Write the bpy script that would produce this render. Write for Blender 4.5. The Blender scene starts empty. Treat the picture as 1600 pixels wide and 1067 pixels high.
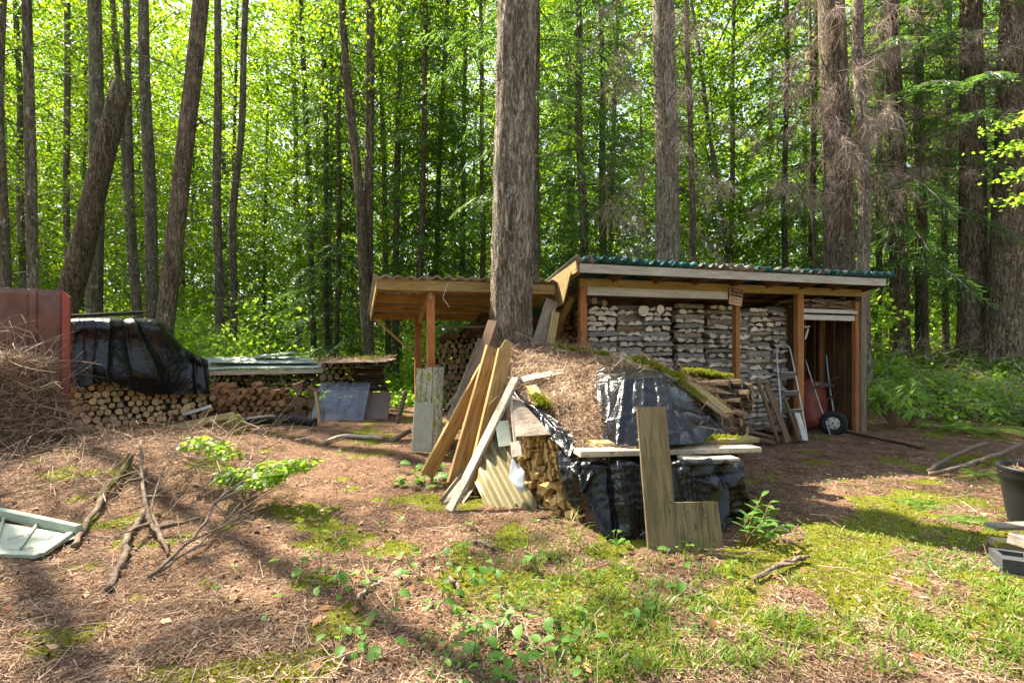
import bpy, math, random
import numpy as np
from mathutils import Vector, Matrix

random.seed(11)
rng = np.random.default_rng(11)
R = math.radians
scene = bpy.context.scene
C = scene.collection

# ------------------------------------------------------------------ camera, sky, sun, exposure
cam_data = bpy.data.cameras.new('camera')
cam_data.sensor_width = 36.0
cam_data.lens = 18.0
cam_data.clip_start = 0.05
cam_data.clip_end = 1000.0
cam = bpy.data.objects.new('camera', cam_data)
cam.location = (0, 0, 1.5)
cam.rotation_euler = (R(90), 0, 0)
C.objects.link(cam)
scene.camera = cam

SUN_AZ = R(-52)        # measured from +Y (the way the camera looks), positive towards +X
SUN_EL = R(52)
sun_dir = Vector((math.sin(SUN_AZ) * math.cos(SUN_EL), math.cos(SUN_AZ) * math.cos(SUN_EL), math.sin(SUN_EL)))
world = bpy.data.worlds.new('World')
scene.world = world
world.use_nodes = True
wn = world.node_tree
bg = wn.nodes['Background']
sky = wn.nodes.new('ShaderNodeTexSky')
sky.sky_type = 'NISHITA'
sky.sun_disc = False
sky.sun_elevation = SUN_EL
sky.sun_rotation = SUN_AZ
sky.air_density = 1.0
sky.dust_density = 1.5
hz_sky = wn.nodes.new('ShaderNodeHueSaturation')
hz_sky.inputs['Saturation'].default_value = 0.6
wn.links.new(sky.outputs[0], hz_sky.inputs['Color'])
wn.links.new(hz_sky.outputs[0], bg.inputs[0])
bg.inputs[1].default_value = 0.10
sd = bpy.data.lights.new('sun', 'SUN')
sd.energy = 5.0
sd.angle = R(0.5)
sd.color = (1.0, 0.89, 0.72)
sun = bpy.data.objects.new('sun', sd)
sun.rotation_euler = sun_dir.to_track_quat('Z', 'Y').to_euler()
C.objects.link(sun)
scene.view_settings.view_transform = 'Standard'
scene.view_settings.look = 'None'
scene.view_settings.gamma = 1.0
scene.view_settings.use_curve_mapping = False
scene.view_settings.exposure = 2.25
scene.cycles.max_bounces = 7
scene.cycles.diffuse_bounces = 4
scene.cycles.glossy_bounces = 3
scene.cycles.transmission_bounces = 5
scene.cycles.transparent_max_bounces = 8
scene.cycles.sample_clamp_indirect = 6.0
scene.cycles.use_denoising = True
scene.cycles.use_adaptive_sampling = True
scene.cycles.adaptive_threshold = 0.02

# ------------------------------------------------------------------ measuring helpers
F, CX, CY, EYE = 800.0, 800.0, 533.5, 1.5      # focal length and centre of the 1600 px wide photograph, eye height


def W(px, py, Y):
    return Vector(((px - CX) / F * Y, Y, EYE - (py - CY) / F * Y))


def G(px, py):
    Y = EYE * F / (py - CY)
    return Vector(((px - CX) / F * Y, Y, 0))


SA = R(17.6)
SO = Vector((0.95, 6.9, 0))
SU = Vector((math.cos(SA), math.sin(SA), 0))
SV = Vector((-math.sin(SA), math.cos(SA), 0))


def S(u, v, z):
    """A point in the shed's own frame: u along its front, v back into it."""
    return SO + SU * u + SV * v + Vector((0, 0, z))


def U(px, v):
    k = (px - CX) / F
    return (k * (SO.y + v * SV.y) - SO.x - v * SV.x) / (SU.x - k * SU.y)


_tab = np.random.default_rng(3).random(65536)


def vnoise(P):
    """Value noise in 0..1 for an n x 3 array."""
    P = np.asarray(P, dtype=np.float64)
    i = np.floor(P).astype(np.int64)
    f = P - i
    f = f * f * (3 - 2 * f)
    out = np.zeros(len(P))
    for dx in (0, 1):
        for dy in (0, 1):
            for dz in (0, 1):
                h = (i[:, 0] + dx) * 73856093 ^ (i[:, 1] + dy) * 19349663 ^ (i[:, 2] + dz) * 83492791
                w = (f[:, 0] if dx else 1 - f[:, 0]) * (f[:, 1] if dy else 1 - f[:, 1]) * (f[:, 2] if dz else 1 - f[:, 2])
                out += w * _tab[h & 65535]
    return out


def fbm(P, o=4):
    P = np.asarray(P, dtype=np.float64)
    a, s, t = 0.5, 0.0, 0.0
    for k in range(o):
        s = s + a * vnoise(P * 2 ** k + 17.3 * k)
        t += a
        a *= 0.5
    return s / t


def sstep(a, b, x):
    t = np.clip((x - a) / (b - a), 0, 1)
    return t * t * (3 - 2 * t)


def gz_arr(x, y):
    x = np.asarray(x, dtype=np.float64)
    y = np.asarray(y, dtype=np.float64)
    z = np.zeros_like(x)
    P = np.stack([x * 0.6, y * 0.6, np.zeros_like(x)], -1).reshape(-1, 3)
    z = z + (fbm(P, 3).reshape(x.shape) - 0.5) * 0.10
    P = np.stack([x * 4, y * 4, np.zeros_like(x) + 5], -1).reshape(-1, 3)
    z = z + (fbm(P, 4).reshape(x.shape) - 0.5) * 0.055
    z = z + 0.14 * np.exp(-(((x + 1.1) / 0.9) ** 2 + ((y - 6.6) / 0.7) ** 2))
    z = z + 0.16 * np.exp(-(((x + 4.6) / 1.3) ** 2 + ((y - 6.6) / 0.9) ** 2))
    z = z + 0.10 * np.exp(-(((x + 3.9) / 0.8) ** 2 + ((y - 5.5) / 0.6) ** 2))
    z = z + 1.15 * sstep(9.3, 14.5, y + 0.15 * x - 0.9) * sstep(5.2, 7.6, x)      # bank behind the shed's open end
    z = z + 0.5 * sstep(15, 40, y)
    return z


def gz(x, y):
    return float(gz_arr(np.array([x]), np.array([y]))[0])


def on_ground(px, py, dz=0.0):
    p = G(px, py)
    p.z = gz(p.x, p.y) + dz
    return p


# ------------------------------------------------------------------ mesh and object helpers
def new_mesh(name, V, groups, mats=(), smooth=False, midx=None):
    """One mesh from an n x 3 array and a list of face arrays (each m x k)."""
    V = np.asarray(V, dtype=np.float32).reshape(-1, 3)
    groups = [np.asarray(g, dtype=np.int32) for g in groups if len(g)]
    me = bpy.data.meshes.new(name)
    me.vertices.add(len(V))
    me.vertices.foreach_set('co', V.ravel())
    if groups:
        loops = np.concatenate([g.ravel() for g in groups])
        tot = np.concatenate([np.full(len(g), g.shape[1], dtype=np.int32) for g in groups])
        start = np.concatenate([[0], np.cumsum(tot)[:-1]]).astype(np.int32)
        me.loops.add(len(loops))
        me.loops.foreach_set('vertex_index', loops)
        me.polygons.add(len(tot))
        me.polygons.foreach_set('loop_start', start)
        me.polygons.foreach_set('loop_total', tot)
        if midx is not None:
            me.polygons.foreach_set('material_index', np.asarray(midx, dtype=np.int32))
        me.polygons.foreach_set('use_smooth', np.full(len(tot), bool(smooth)))
    for m in mats:
        me.materials.append(m)
    me.update(calc_edges=True)
    me.validate()
    return me


class MB:
    """Collects simple shapes for one mesh."""
    def __init__(self):
        self.v, self.f, self.m, self.n = [], {}, {}, 0

    def add(self, V, faces, mi=0):
        V = np.asarray(V, dtype=np.float64).reshape(-1, 3)
        for f in faces:
            self.f.setdefault(len(f), []).append([i + self.n for i in f])
            self.m.setdefault(len(f), []).append(mi)
        self.v.append(V)
        self.n += len(V)
        return self

    def box(self, c, s, mi=0, M=None):
        x, y, z = s[0] / 2, s[1] / 2, s[2] / 2
        V = [Vector((sx * x, sy * y, sz * z)) for sx in (-1, 1) for sy in (-1, 1) for sz in (-1, 1)]
        V = [(M @ p if M else p + Vector(c)) for p in V]
        return self.add([tuple(p) for p in V], [(0, 1, 3, 2), (4, 6, 7, 5), (0, 4, 5, 1), (2, 3, 7, 6), (0, 2, 6, 4), (1, 5, 7, 3)], mi)

    def tube(self, pts, rad, n=8, mi=0, caps=True, cap_mi=None, jitter=0.0):
        pts = [Vector(p) for p in pts]
        if not hasattr(rad, '__len__'):
            rad = [rad] * len(pts)
        V = []
        t0 = (pts[1] - pts[0]).normalized()
        a = t0.orthogonal().normalized()
        for i, p in enumerate(pts):
            t = (pts[min(i + 1, len(pts) - 1)] - pts[max(i - 1, 0)]).normalized()
            a = (a - t * a.dot(t)).normalized()
            b = t.cross(a)
            for k in range(n):
                th = 2 * math.pi * k / n
                r = rad[i] * (1 + (random.uniform(-jitter, jitter) if jitter else 0))
                V.append(p + (a * math.cos(th) + b * math.sin(th)) * r)
        fs = [(i * n + k, i * n + (k + 1) % n, (i + 1) * n + (k + 1) % n, (i + 1) * n + k) for i in range(len(pts) - 1) for k in range(n)]
        base = self.n
        self.add([tuple(p) for p in V], fs, mi)
        if caps:
            cm = mi if cap_mi is None else cap_mi
            self.f.setdefault(n, []).append([base + k for k in range(n)][::-1])
            self.m.setdefault(n, []).append(cm)
            e = base + (len(pts) - 1) * n
            self.f.setdefault(n, []).append([e + k for k in range(n)])
            self.m.setdefault(n, []).append(cm)
        return self

    def quad(self, a, b, c, d, mi=0):
        return self.add([tuple(a), tuple(b), tuple(c), tuple(d)], [(0, 1, 2, 3)], mi)

    def mesh(self, name, mats=(), smooth=False):
        ks = sorted(self.f)
        V = np.concatenate(self.v)
        return new_mesh(name, V, [np.array(self.f[k]) for k in ks], mats, smooth, np.concatenate([self.m[k] for k in ks]))


def wm(o):
    m = o.matrix_basis.copy()
    while o.parent is not None:
        o = o.parent
        m = o.matrix_basis @ m
    return m


def obj(name, me, parent=None, M=None, mat=None):
    o = bpy.data.objects.new(name, me)
    C.objects.link(o)
    if mat is not None:
        if me.materials:
            me.materials[0] = mat
        else:
            me.materials.append(mat)
    M = M or Matrix.Identity(4)
    if parent is not None:
        o.parent = parent
        o.matrix_basis = wm(parent).inverted() @ M
    else:
        o.matrix_basis = M
    return o


def tag(o, label=None, cat=None, group=None, kind=None):
    if label:
        o['label'] = label
    if cat:
        o['category'] = cat
    if group:
        o['group'] = group
    if kind:
        o['kind'] = kind
    return o


def thing(name, label, cat, loc=(0, 0, 0), group=None):
    o = bpy.data.objects.new(name, None)
    o.empty_display_size = 0.2
    C.objects.link(o)
    o.matrix_basis = Matrix.Translation(Vector(loc))
    return tag(o, label, cat, group)


def frame_of(p0, p1, hint):
    """Matrix with X along p0-p1, Y as near HINT as may be, Z the normal; origin in the middle."""
    p0, p1 = Vector(p0), Vector(p1)
    x = (p1 - p0).normalized()
    y = Vector(hint)
    y = (y - x * y.dot(x)).normalized()
    z = x.cross(y)
    M = Matrix((x, y, z)).transposed().to_4x4()
    M.translation = (p0 + p1) / 2
    return M


def plank_mesh(L, w, t, seg=5, wob=0.004, ch=0.004, taper=1.0, split=0.0):
    """A sawn board: chamfered edges, slight bow and wander, ragged ends."""
    ch = min(ch, t * 0.3, w * 0.3)
    ring = [(-w / 2 + ch, -t / 2), (w / 2 - ch, -t / 2), (w / 2, -t / 2 + ch), (w / 2, t / 2 - ch), (w / 2 - ch, t / 2), (-w / 2 + ch, t / 2), (-w / 2, t / 2 - ch), (-w / 2, -t / 2 + ch)]
    V, fs = [], []
    bow, twist = random.uniform(-1, 1) * wob * 1.5, random.uniform(-1, 1) * wob
    for i in range(seg + 1):
        s = i / seg
        b = bow * (4 * (s - 0.5) ** 2 - 0.5)
        k = 1 + (taper - 1) * s
        for (y, z) in ring:
            end = random.uniform(-1, 1) * wob * 0.8 if i in (0, seg) else 0
            V.append((-L / 2 + L * s + end, y * k + random.uniform(-1, 1) * wob * 0.35, z + b + twist * (s - 0.5) * y / w + random.uniform(-1, 1) * wob * 0.12))
    for i in range(seg):
        for k in range(8):
            fs.append((i * 8 + k, i * 8 + (k + 1) % 8, (i + 1) * 8 + (k + 1) % 8, (i + 1) * 8 + k))
    mb = MB().add(V, fs)
    mb.add([V[k] for k in range(8)], [tuple(range(7, -1, -1))])
    mb.add([V[seg * 8 + k] for k in range(8)], [tuple(range(8))])
    return mb.mesh('plank')


def board(name, p0, p1, w, t, hint, mat, parent=None, label=None, cat=None, group=None, **kw):
    p0, p1 = Vector(p0), Vector(p1)
    o = obj(name, plank_mesh((p1 - p0).length, w, t, **kw), parent, frame_of(p0, p1, hint), mat)
    return tag(o, label, cat, group)


def catmull(ctrl, n, axis):
    A = np.moveaxis(np.asarray(ctrl, dtype=np.float64), axis, 0)
    m = len(A)
    t = np.linspace(0, m - 1, n)
    i = np.minimum(t.astype(int), m - 2)
    f = (t - i).reshape((-1,) + (1,) * (A.ndim - 1))
    p0, p1, p2, p3 = A[np.maximum(i - 1, 0)], A[i], A[i + 1], A[np.minimum(i + 2, m - 1)]
    out = 0.5 * (2 * p1 + (p2 - p0) * f + (2 * p0 - 5 * p1 + 4 * p2 - p3) * f ** 2 + (3 * p1 - p0 - 3 * p2 + p3) * f ** 3)
    return np.moveaxis(out, 0, axis)


def linear(ctrl, n, axis):
    A = np.moveaxis(np.asarray(ctrl, dtype=np.float64), axis, 0)
    t = np.linspace(0, len(A) - 1, n)
    i = np.minimum(t.astype(int), len(A) - 2)
    f = (t - i).reshape((-1,) + (1,) * (A.ndim - 1))
    return np.moveaxis(A[i] * (1 - f) + A[i + 1] * f, 0, axis)


def patch(rows, nv, nu, fu=catmull, fv=catmull):
    A = np.array([[tuple(p) for p in r] for r in rows])
    return fv(fu(A, nu, 1), nv, 0)


def grid_normals(Gd):
    du = np.gradient(Gd, axis=1)
    dv = np.gradient(Gd, axis=0)
    n = np.cross(du, dv)
    return n / (np.linalg.norm(n, axis=2, keepdims=True) + 1e-9)


def grid_faces(nv, nu, off=0):
    i, j = np.meshgrid(np.arange(nv - 1), np.arange(nu - 1), indexing='ij')
    a = (i * nu + j).ravel() + off
    return np.stack([a, a + 1, a + nu + 1, a + nu], -1)


def sheet_mesh(name, Gd, t=0.004, mats=(), smooth=True):
    """A grid of points as a sheet of thickness T."""
    nv, nu = Gd.shape[:2]
    N = grid_normals(Gd)
    V = np.concatenate([Gd.reshape(-1, 3), (Gd - N * t).reshape(-1, 3)])
    n = nv * nu
    f1 = grid_faces(nv, nu)
    f2 = grid_faces(nv, nu, n)[:, ::-1]
    ring = [i for i in range(nu)] + [r * nu + nu - 1 for r in range(1, nv)] + [(nv - 1) * nu + i for i in range(nu - 2, -1, -1)] + [r * nu for r in range(nv - 2, 0, -1)]
    ring = np.array(ring)
    nx = np.roll(ring, -1)
    f3 = np.stack([nx, ring, ring + n, nx + n], -1)
    return new_mesh(name, V, [np.concatenate([f1, f2, f3])], mats, smooth)


def corrugated(O, A, B, pitch, amp, t=0.003, per=6, nb=4, warp=0.0, seed=0.0, flat=False):
    """Corrugated sheet: O a corner, A the vector across the ridges, B along them."""
    O, A, B = np.array(O), np.array(A), np.array(B)
    LA = np.linalg.norm(A)
    n = max(2, int(round(LA / pitch))) * per + 1
    N = np.cross(A, B)
    N /= np.linalg.norm(N)
    if N[2] < 0:
        N = -N
    s = np.linspace(0, 1, n)
    r = np.linspace(0, 1, nb)
    ph = 2 * math.pi * s * LA / pitch
    w = np.cos(ph)
    if flat:
        w = np.clip(w * 2.2, -1, 1)
    Gd = O + s[None, :, None] * A + r[:, None, None] * B + (amp * w)[None, :, None] * N
    if warp:
        q = Gd.reshape(-1, 3) * 0.9 + seed
        Gd = Gd + ((fbm(q, 2) - 0.5) * 2 * warp).reshape(nb, n, 1) * N
    return sheet_mesh('corrugated', Gd, t, smooth=True)


def leaf_quads(P, size, up_bias=0.6, aspect=0.55, T=None, droop=0.0):
    """Diamond-shaped leaves at P: returns vertices and quad faces."""
    n = len(P)
    N = rng.normal(size=(n, 3))
    N[:, 2] = np.abs(N[:, 2]) + up_bias
    N /= np.linalg.norm(N, axis=1, keepdims=True)
    if T is None:
        T = rng.normal(size=(n, 3))
    T = T - N * (T * N).sum(1, keepdims=True)
    T /= np.linalg.norm(T, axis=1, keepdims=True) + 1e-9
    B = np.cross(N, T)
    s = np.asarray(size).reshape(-1, 1) * 0.5
    V = np.stack([P - T * s, P + B * s * aspect - T * s * 0.1, P + T * s, P - B * s * aspect - T * s * 0.1], 1).reshape(-1, 3)
    Fq = np.arange(n * 4).reshape(n, 4)
    return V, Fq


def strips(P, D, L, w, bend=0.0, N=None):
    """Thin two-triangle strips (needles, twiglets) at P along D."""
    n = len(P)
    D = D / (np.linalg.norm(D, axis=1, keepdims=True) + 1e-9)
    if N is None:
        N = rng.normal(size=(n, 3))
    Bv = np.cross(D, N)
    Bv /= np.linalg.norm(Bv, axis=1, keepdims=True) + 1e-9
    L = np.asarray(L).reshape(-1, 1)
    w = np.asarray(w).reshape(-1, 1) * 0.5
    V = np.stack([P - Bv * w, P + Bv * w, P + D * L + Bv * w * 0.6, P + D * L - Bv * w * 0.6], 1).reshape(-1, 3)
    return V, np.arange(n * 4).reshape(n, 4)


def twigs(P, D, L, r, bend=0.25, segs=2):
    """Three-sided bent twigs at P along D, vectorised."""
    n = len(P)
    D = D / (np.linalg.norm(D, axis=1, keepdims=True) + 1e-9)
    A = np.cross(D, rng.normal(size=(n, 3)))
    A /= np.linalg.norm(A, axis=1, keepdims=True) + 1e-9
    Bv = np.cross(D, A)
    L = np.asarray(L).reshape(-1, 1)
    r = np.asarray(r).reshape(-1, 1)
    off = A * L * bend * rng.normal(size=(n, 1))
    vs = []
    for i in range(segs + 1):
        t = i / segs
        c = P + D * L * t + off * (4 * t * (1 - t))
        rr = r * (1 - 0.65 * t)
        for k in range(3):
            th = 2 * math.pi * k / 3
            vs.append(c + (A * math.cos(th) + Bv * math.sin(th)) * rr)
    V = np.stack(vs, 1).reshape(-1, 3)
    m = (segs + 1) * 3
    fs = []
    for i in range(segs):
        for k in range(3):
            fs.append((i * 3 + k, i * 3 + (k + 1) % 3, (i + 1) * 3 + (k + 1) % 3, (i + 1) * 3 + k))
    Fq = (np.arange(n)[:, None, None] * m + np.array(fs)[None]).reshape(-1, 4)
    return V, Fq


def join(parts):
    """[(V, F)] -> one (V, F)."""
    vs, fs, n = [], [], 0
    for V, Fq in parts:
        vs.append(V)
        fs.append(Fq + n)
        n += len(V)
    return np.concatenate(vs), np.concatenate(fs)


ORD = ['top', 'second', 'third', 'fourth', 'fifth', 'sixth', 'seventh', 'eighth', 'ninth', 'tenth', 'eleventh', 'twelfth', 'thirteenth', 'fourteenth', 'fifteenth', 'sixteenth', 'seventeenth', 'eighteenth', 'nineteenth', 'twentieth', 'twenty-first', 'twenty-second', 'twenty-third', 'twenty-fourth', 'twenty-fifth', 'twenty-sixth']
NTH = ['first'] + ORD[1:]

# ------------------------------------------------------------------ materials
def nt(name):
    m = bpy.data.materials.new(name)
    m.use_nodes = True
    t = m.node_tree
    b = t.nodes['Principled BSDF']
    return m, t, b


def node(t, typ, **kw):
    n = t.nodes.new(typ)
    for k, v in kw.items():
        if k.startswith('i_'):
            n.inputs[int(k[2:])].default_value = v
        else:
            setattr(n, k, v)
    return n


def ramp(t, fac, stops):
    n = t.nodes.new('ShaderNodeValToRGB')
    e = n.color_ramp.elements
    while len(e) < len(stops):
        e.new(0.5)
    for k, (p, c) in enumerate(stops):
        e[k].position = p
        e[k].color = (*c, 1)
    t.links.new(fac, n.inputs[0])
    return n.outputs[0]


def mixc(t, fac, a, b, mode='MIX'):
    n = t.nodes.new('ShaderNodeMix')
    n.data_type = 'RGBA'
    n.blend_type = mode
    n.clamp_factor = True
    for s, v in ((0, fac), (6, a), (7, b)):
        if hasattr(v, 'links') or hasattr(v, 'is_linked'):
            t.links.new(v, n.inputs[s])
        elif s == 0:
            n.inputs[0].default_value = v
        else:
            n.inputs[s].default_value = (*v, 1)
    return n.outputs[2]


def coords(t, scale=(1, 1, 1), rand=30.0, kind='Object'):
    """Object coordinates, scaled, shifted by a per-object random so that copies do not repeat."""
    tc = t.nodes.new('ShaderNodeTexCoord')
    oi = t.nodes.new('ShaderNodeObjectInfo')
    ml = t.nodes.new('ShaderNodeMath')
    ml.operation = 'MULTIPLY'
    ml.inputs[1].default_value = rand
    t.links.new(oi.outputs['Random'], ml.inputs[0])
    ad = t.nodes.new('ShaderNodeVectorMath')
    ad.operation = 'ADD'
    t.links.new(tc.outputs[kind], ad.inputs[0])
    t.links.new(ml.outputs[0], ad.inputs[1])
    mp = t.nodes.new('ShaderNodeMapping')
    mp.inputs['Scale'].default_value = scale
    t.links.new(ad.outputs[0], mp.inputs[0])
    return mp.outputs[0], oi.outputs['Random'], tc


def noise_n(t, vec, scale, detail=4, rough=0.6, dist=0.0):
    n = t.nodes.new('ShaderNodeTexNoise')
    n.inputs['Scale'].default_value = scale
    n.inputs['Detail'].default_value = detail
    n.inputs['Roughness'].default_value = rough
    n.inputs['Distortion'].default_value = dist
    t.links.new(vec, n.inputs['Vector'])
    return n.outputs[0]


def bump(t, b, h, strength=0.4, dist=0.01):
    n = t.nodes.new('ShaderNodeBump')
    n.inputs['Strength'].default_value = strength
    n.inputs['Distance'].default_value = dist
    t.links.new(h, n.inputs['Height'])
    t.links.new(n.outputs[0], b.inputs['Normal'])


def math_n(t, op, a, b=None, clamp=False):
    n = t.nodes.new('ShaderNodeMath')
    n.operation = op
    n.use_clamp = clamp
    for k, v in ((0, a), (1, b)):
        if v is None:
            continue
        if hasattr(v, 'is_linked'):
            t.links.new(v, n.inputs[k])
        else:
            n.inputs[k].default_value = v
    return n.outputs[0]


MOSS_A, MOSS_B = (0.17, 0.19, 0.012), (0.28, 0.27, 0.02)


def wood(name, dark, light, moss=0.0, rough=0.75, var=0.35, knots=True, specks=0.0):
    """Sawn wood, grain along the object's X."""
    m, t, b = nt(name)
    v, rnd, tc = coords(t, (1.3, 16, 16))
    g = noise_n(t, v, 2.2, 5, 0.65, 0.6)
    fine = noise_n(t, coords(t, (4, 130, 130))[0], 1.0, 3, 0.6)
    col = ramp(t, g, [(0.3, dark), (0.68, light)])
    col = mixc(t, 0.35, col, ramp(t, fine, [(0.3, (0.35, 0.35, 0.35)), (0.7, (1, 1, 1))]), 'MULTIPLY')
    if knots:
        vo = t.nodes.new('ShaderNodeTexVoronoi')
        vo.inputs['Scale'].default_value = 1.0
        t.links.new(coords(t, (3.2, 9, 9))[0], vo.inputs['Vector'])
        k = ramp(t, vo.outputs['Distance'], [(0.06, (0.3, 0.22, 0.16)), (0.14, (1, 1, 1))])
        col = mixc(t, 0.8, col, k, 'MULTIPLY')
    blot = noise_n(t, coords(t, (1, 2, 2))[0], 3.0, 4, 0.6)
    col = mixc(t, 0.5, col, ramp(t, blot, [(0.35, (0.62, 0.6, 0.58)), (0.65, (1, 1, 1))]), 'MULTIPLY')
    if specks:
        sp = noise_n(t, coords(t, (30, 60, 60))[0], 1.0, 2, 0.5)
        col = mixc(t, specks, col, ramp(t, sp, [(0.36, (0.25, 0.22, 0.18)), (0.44, (1, 1, 1))]), 'MULTIPLY')
    hv = t.nodes.new('ShaderNodeHueSaturation')
    t.links.new(col, hv.inputs['Color'])
    t.links.new(math_n(t, 'ADD', math_n(t, 'MULTIPLY', rnd, var), 1 - var / 2), hv.inputs['Value'])
    col = hv.outputs[0]
    if moss:
        mm = noise_n(t, coords(t, (2, 4, 4))[0], 3.0, 6, 0.7)
        lo = 0.72 - 0.4 * moss
        f = ramp(t, mm, [(lo, (0, 0, 0)), (lo + 0.1, (1, 1, 1))])
        mc = ramp(t, noise_n(t, coords(t, (60, 60, 60))[0], 1, 2), [(0.3, MOSS_A), (0.7, MOSS_B)])
        col = mixc(t, f, col, mc)
    t.links.new(col, b.inputs['Base Color'])
    b.inputs['Roughness'].default_value = rough
    b.inputs['Specular IOR Level'].default_value = 0.25
    bump(t, b, math_n(t, 'ADD', g, math_n(t, 'MULTIPLY', fine, 0.5)), 0.5, 0.006)
    return m


def bark(name, dark, mid, light, moss=0.15, scale=1.0, deep=1.0, lichen=0.0, crack=0.85, along_x=False):
    m, t, b = nt(name)
    v, rnd, tc = coords(t, (1.6 * scale, 9 * scale, 9 * scale) if along_x else (9 * scale, 9 * scale, 1.6 * scale), 20)
    g = noise_n(t, v, 2.0, 6, 0.65, 0.9)
    fine = noise_n(t, coords(t, (30 * scale, 30 * scale, 14 * scale), 20)[0], 1.5, 4, 0.7)
    col = ramp(t, g, [(0.28, dark), (0.5, mid), (0.72, light)])
    col = mixc(t, 0.6, col, ramp(t, fine, [(0.3, (0.4, 0.38, 0.36)), (0.65, (1, 1, 1))]), 'MULTIPLY')
    ck = noise_n(t, coords(t, (2.4 * scale, 11 * scale, 11 * scale) if along_x else (11 * scale, 11 * scale, 2.4 * scale), 20)[0], 1.7, 3, 0.55, 1.6)
    ck = math_n(t, 'ABSOLUTE', math_n(t, 'SUBTRACT', ck, 0.5))
    col = mixc(t, crack, col, ramp(t, ck, [(0.005, (0.22, 0.19, 0.17)), (0.055, (1, 1, 1))]), 'MULTIPLY')
    big = noise_n(t, coords(t, (1.5, 1.5, 0.5), 20)[0], 1.5, 3)
    col = mixc(t, 0.6, col, ramp(t, big, [(0.35, (0.6, 0.55, 0.52)), (0.65, (1, 1, 1))]), 'MULTIPLY')
    if lichen:
        l = noise_n(t, coords(t, (5, 5, 3), 20)[0], 2.2, 5, 0.7)
        col = mixc(t, ramp(t, l, [(0.66 - 0.2 * lichen, (0, 0, 0)), (0.74 - 0.2 * lichen, (0.85, 0.85, 0.85))]), col, (0.36, 0.35, 0.31))
    if moss:
        mm = noise_n(t, coords(t, (2.5, 2.5, 0.9), 20)[0], 1.6, 7, 0.72)
        lo = 0.75 - 0.35 * moss
        mc = ramp(t, noise_n(t, coords(t, (40, 40, 40))[0], 1, 2), [(0.3, (0.10, 0.10, 0.015)), (0.7, (0.19, 0.18, 0.03))])
        col = mixc(t, ramp(t, mm, [(lo, (0, 0, 0)), (lo + 0.12, (0.9, 0.9, 0.9))]), col, mc)
    t.links.new(col, b.inputs['Base Color'])
    b.inputs['Roughness'].default_value = 0.9
    b.inputs['Specular IOR Level'].default_value = 0.15
    h = math_n(t, 'ADD', math_n(t, 'ADD', g, math_n(t, 'MULTIPLY', fine, 0.6)), math_n(t, 'MULTIPLY', math_n(t, 'MINIMUM', ck, 0.07), 12.0))
    bump(t, b, h, 0.9, 0.03 * deep)
    return m


def plain(name, col, rough=0.6, metal=0.0, spec=0.4, var=0.15, nscale=6.0, dirt=0.3, bmp=0.1):
    m, t, b = nt(name)
    v, rnd, tc = coords(t, (1, 1, 1))
    n = noise_n(t, v, nscale, 5, 0.65)
    c = ramp(t, n, [(0.3, tuple(x * (1 - dirt) for x in col)), (0.65, col)])
    hv = t.nodes.new('ShaderNodeHueSaturation')
    t.links.new(c, hv.inputs['Color'])
    t.links.new(math_n(t, 'ADD', math_n(t, 'MULTIPLY', rnd, var), 1 - var / 2), hv.inputs['Value'])
    t.links.new(hv.outputs[0], b.inputs['Base Color'])
    b.inputs['Roughness'].default_value = rough
    b.inputs['Metallic'].default_value = metal
    b.inputs['Specular IOR Level'].default_value = spec
    if bmp:
        bump(t, b, noise_n(t, v, nscale * 5, 3), bmp, 0.004)
    return m


def leafy(name, stops, trans, tfac=0.5, rough=0.45, spec=0.35):
    """Leaf: every leaf (mesh island) its own tone, light comes through it."""
    m, t, b = nt(name)
    ge = t.nodes.new('ShaderNodeNewGeometry')
    oi = t.nodes.new('ShaderNodeObjectInfo')
    cl = noise_n(t, coords(t, (1, 1, 1))[0], 0.9, 3, 0.6)
    cl = math_n(t, 'MULTIPLY', math_n(t, 'SUBTRACT', cl, 0.28), 1.1, True)
    f = math_n(t, 'ADD', math_n(t, 'MULTIPLY', ge.outputs['Random Per Island'], 0.45), math_n(t, 'MULTIPLY', oi.outputs['Random'], 0.18))
    f = math_n(t, 'ADD', f, cl)
    col = ramp(t, f, stops)
    t.links.new(col, b.inputs['Base Color'])
    b.inputs['Roughness'].default_value = rough
    b.inputs['Specular IOR Level'].default_value = spec
    tr = t.nodes.new('ShaderNodeBsdfTranslucent')
    tcol = ramp(t, f, trans)
    t.links.new(tcol, tr.inputs[0])
    mx = t.nodes.new('ShaderNodeMixShader')
    mx.inputs[0].default_value = tfac
    t.links.new(b.outputs[0], mx.inputs[1])
    t.links.new(tr.outputs[0], mx.inputs[2])
    out = t.nodes['Material Output']
    t.links.new(mx.outputs[0], out.inputs[0])
    return m


def island(name, stops, rough=0.8, spec=0.2, patchy=0.0):
    """Litter: every piece its own tone."""
    m, t, b = nt(name)
    ge = t.nodes.new('ShaderNodeNewGeometry')
    f = ge.outputs['Random Per Island']
    if patchy:
        tc = t.nodes.new('ShaderNodeTexCoord')
        nz = noise_n(t, tc.outputs['Object'], 1.7, 5, 0.7)
        nz = math_n(t, 'MULTIPLY', math_n(t, 'SUBTRACT', nz, 0.5), 4.0 * patchy)
        f = math_n(t, 'ADD', math_n(t, 'MULTIPLY', f, 1 - 0.3 * patchy), nz, True)
    t.links.new(ramp(t, f, stops), b.inputs['Base Color'])
    b.inputs['Roughness'].default_value = rough
    b.inputs['Specular IOR Level'].default_value = spec
    return m


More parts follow.
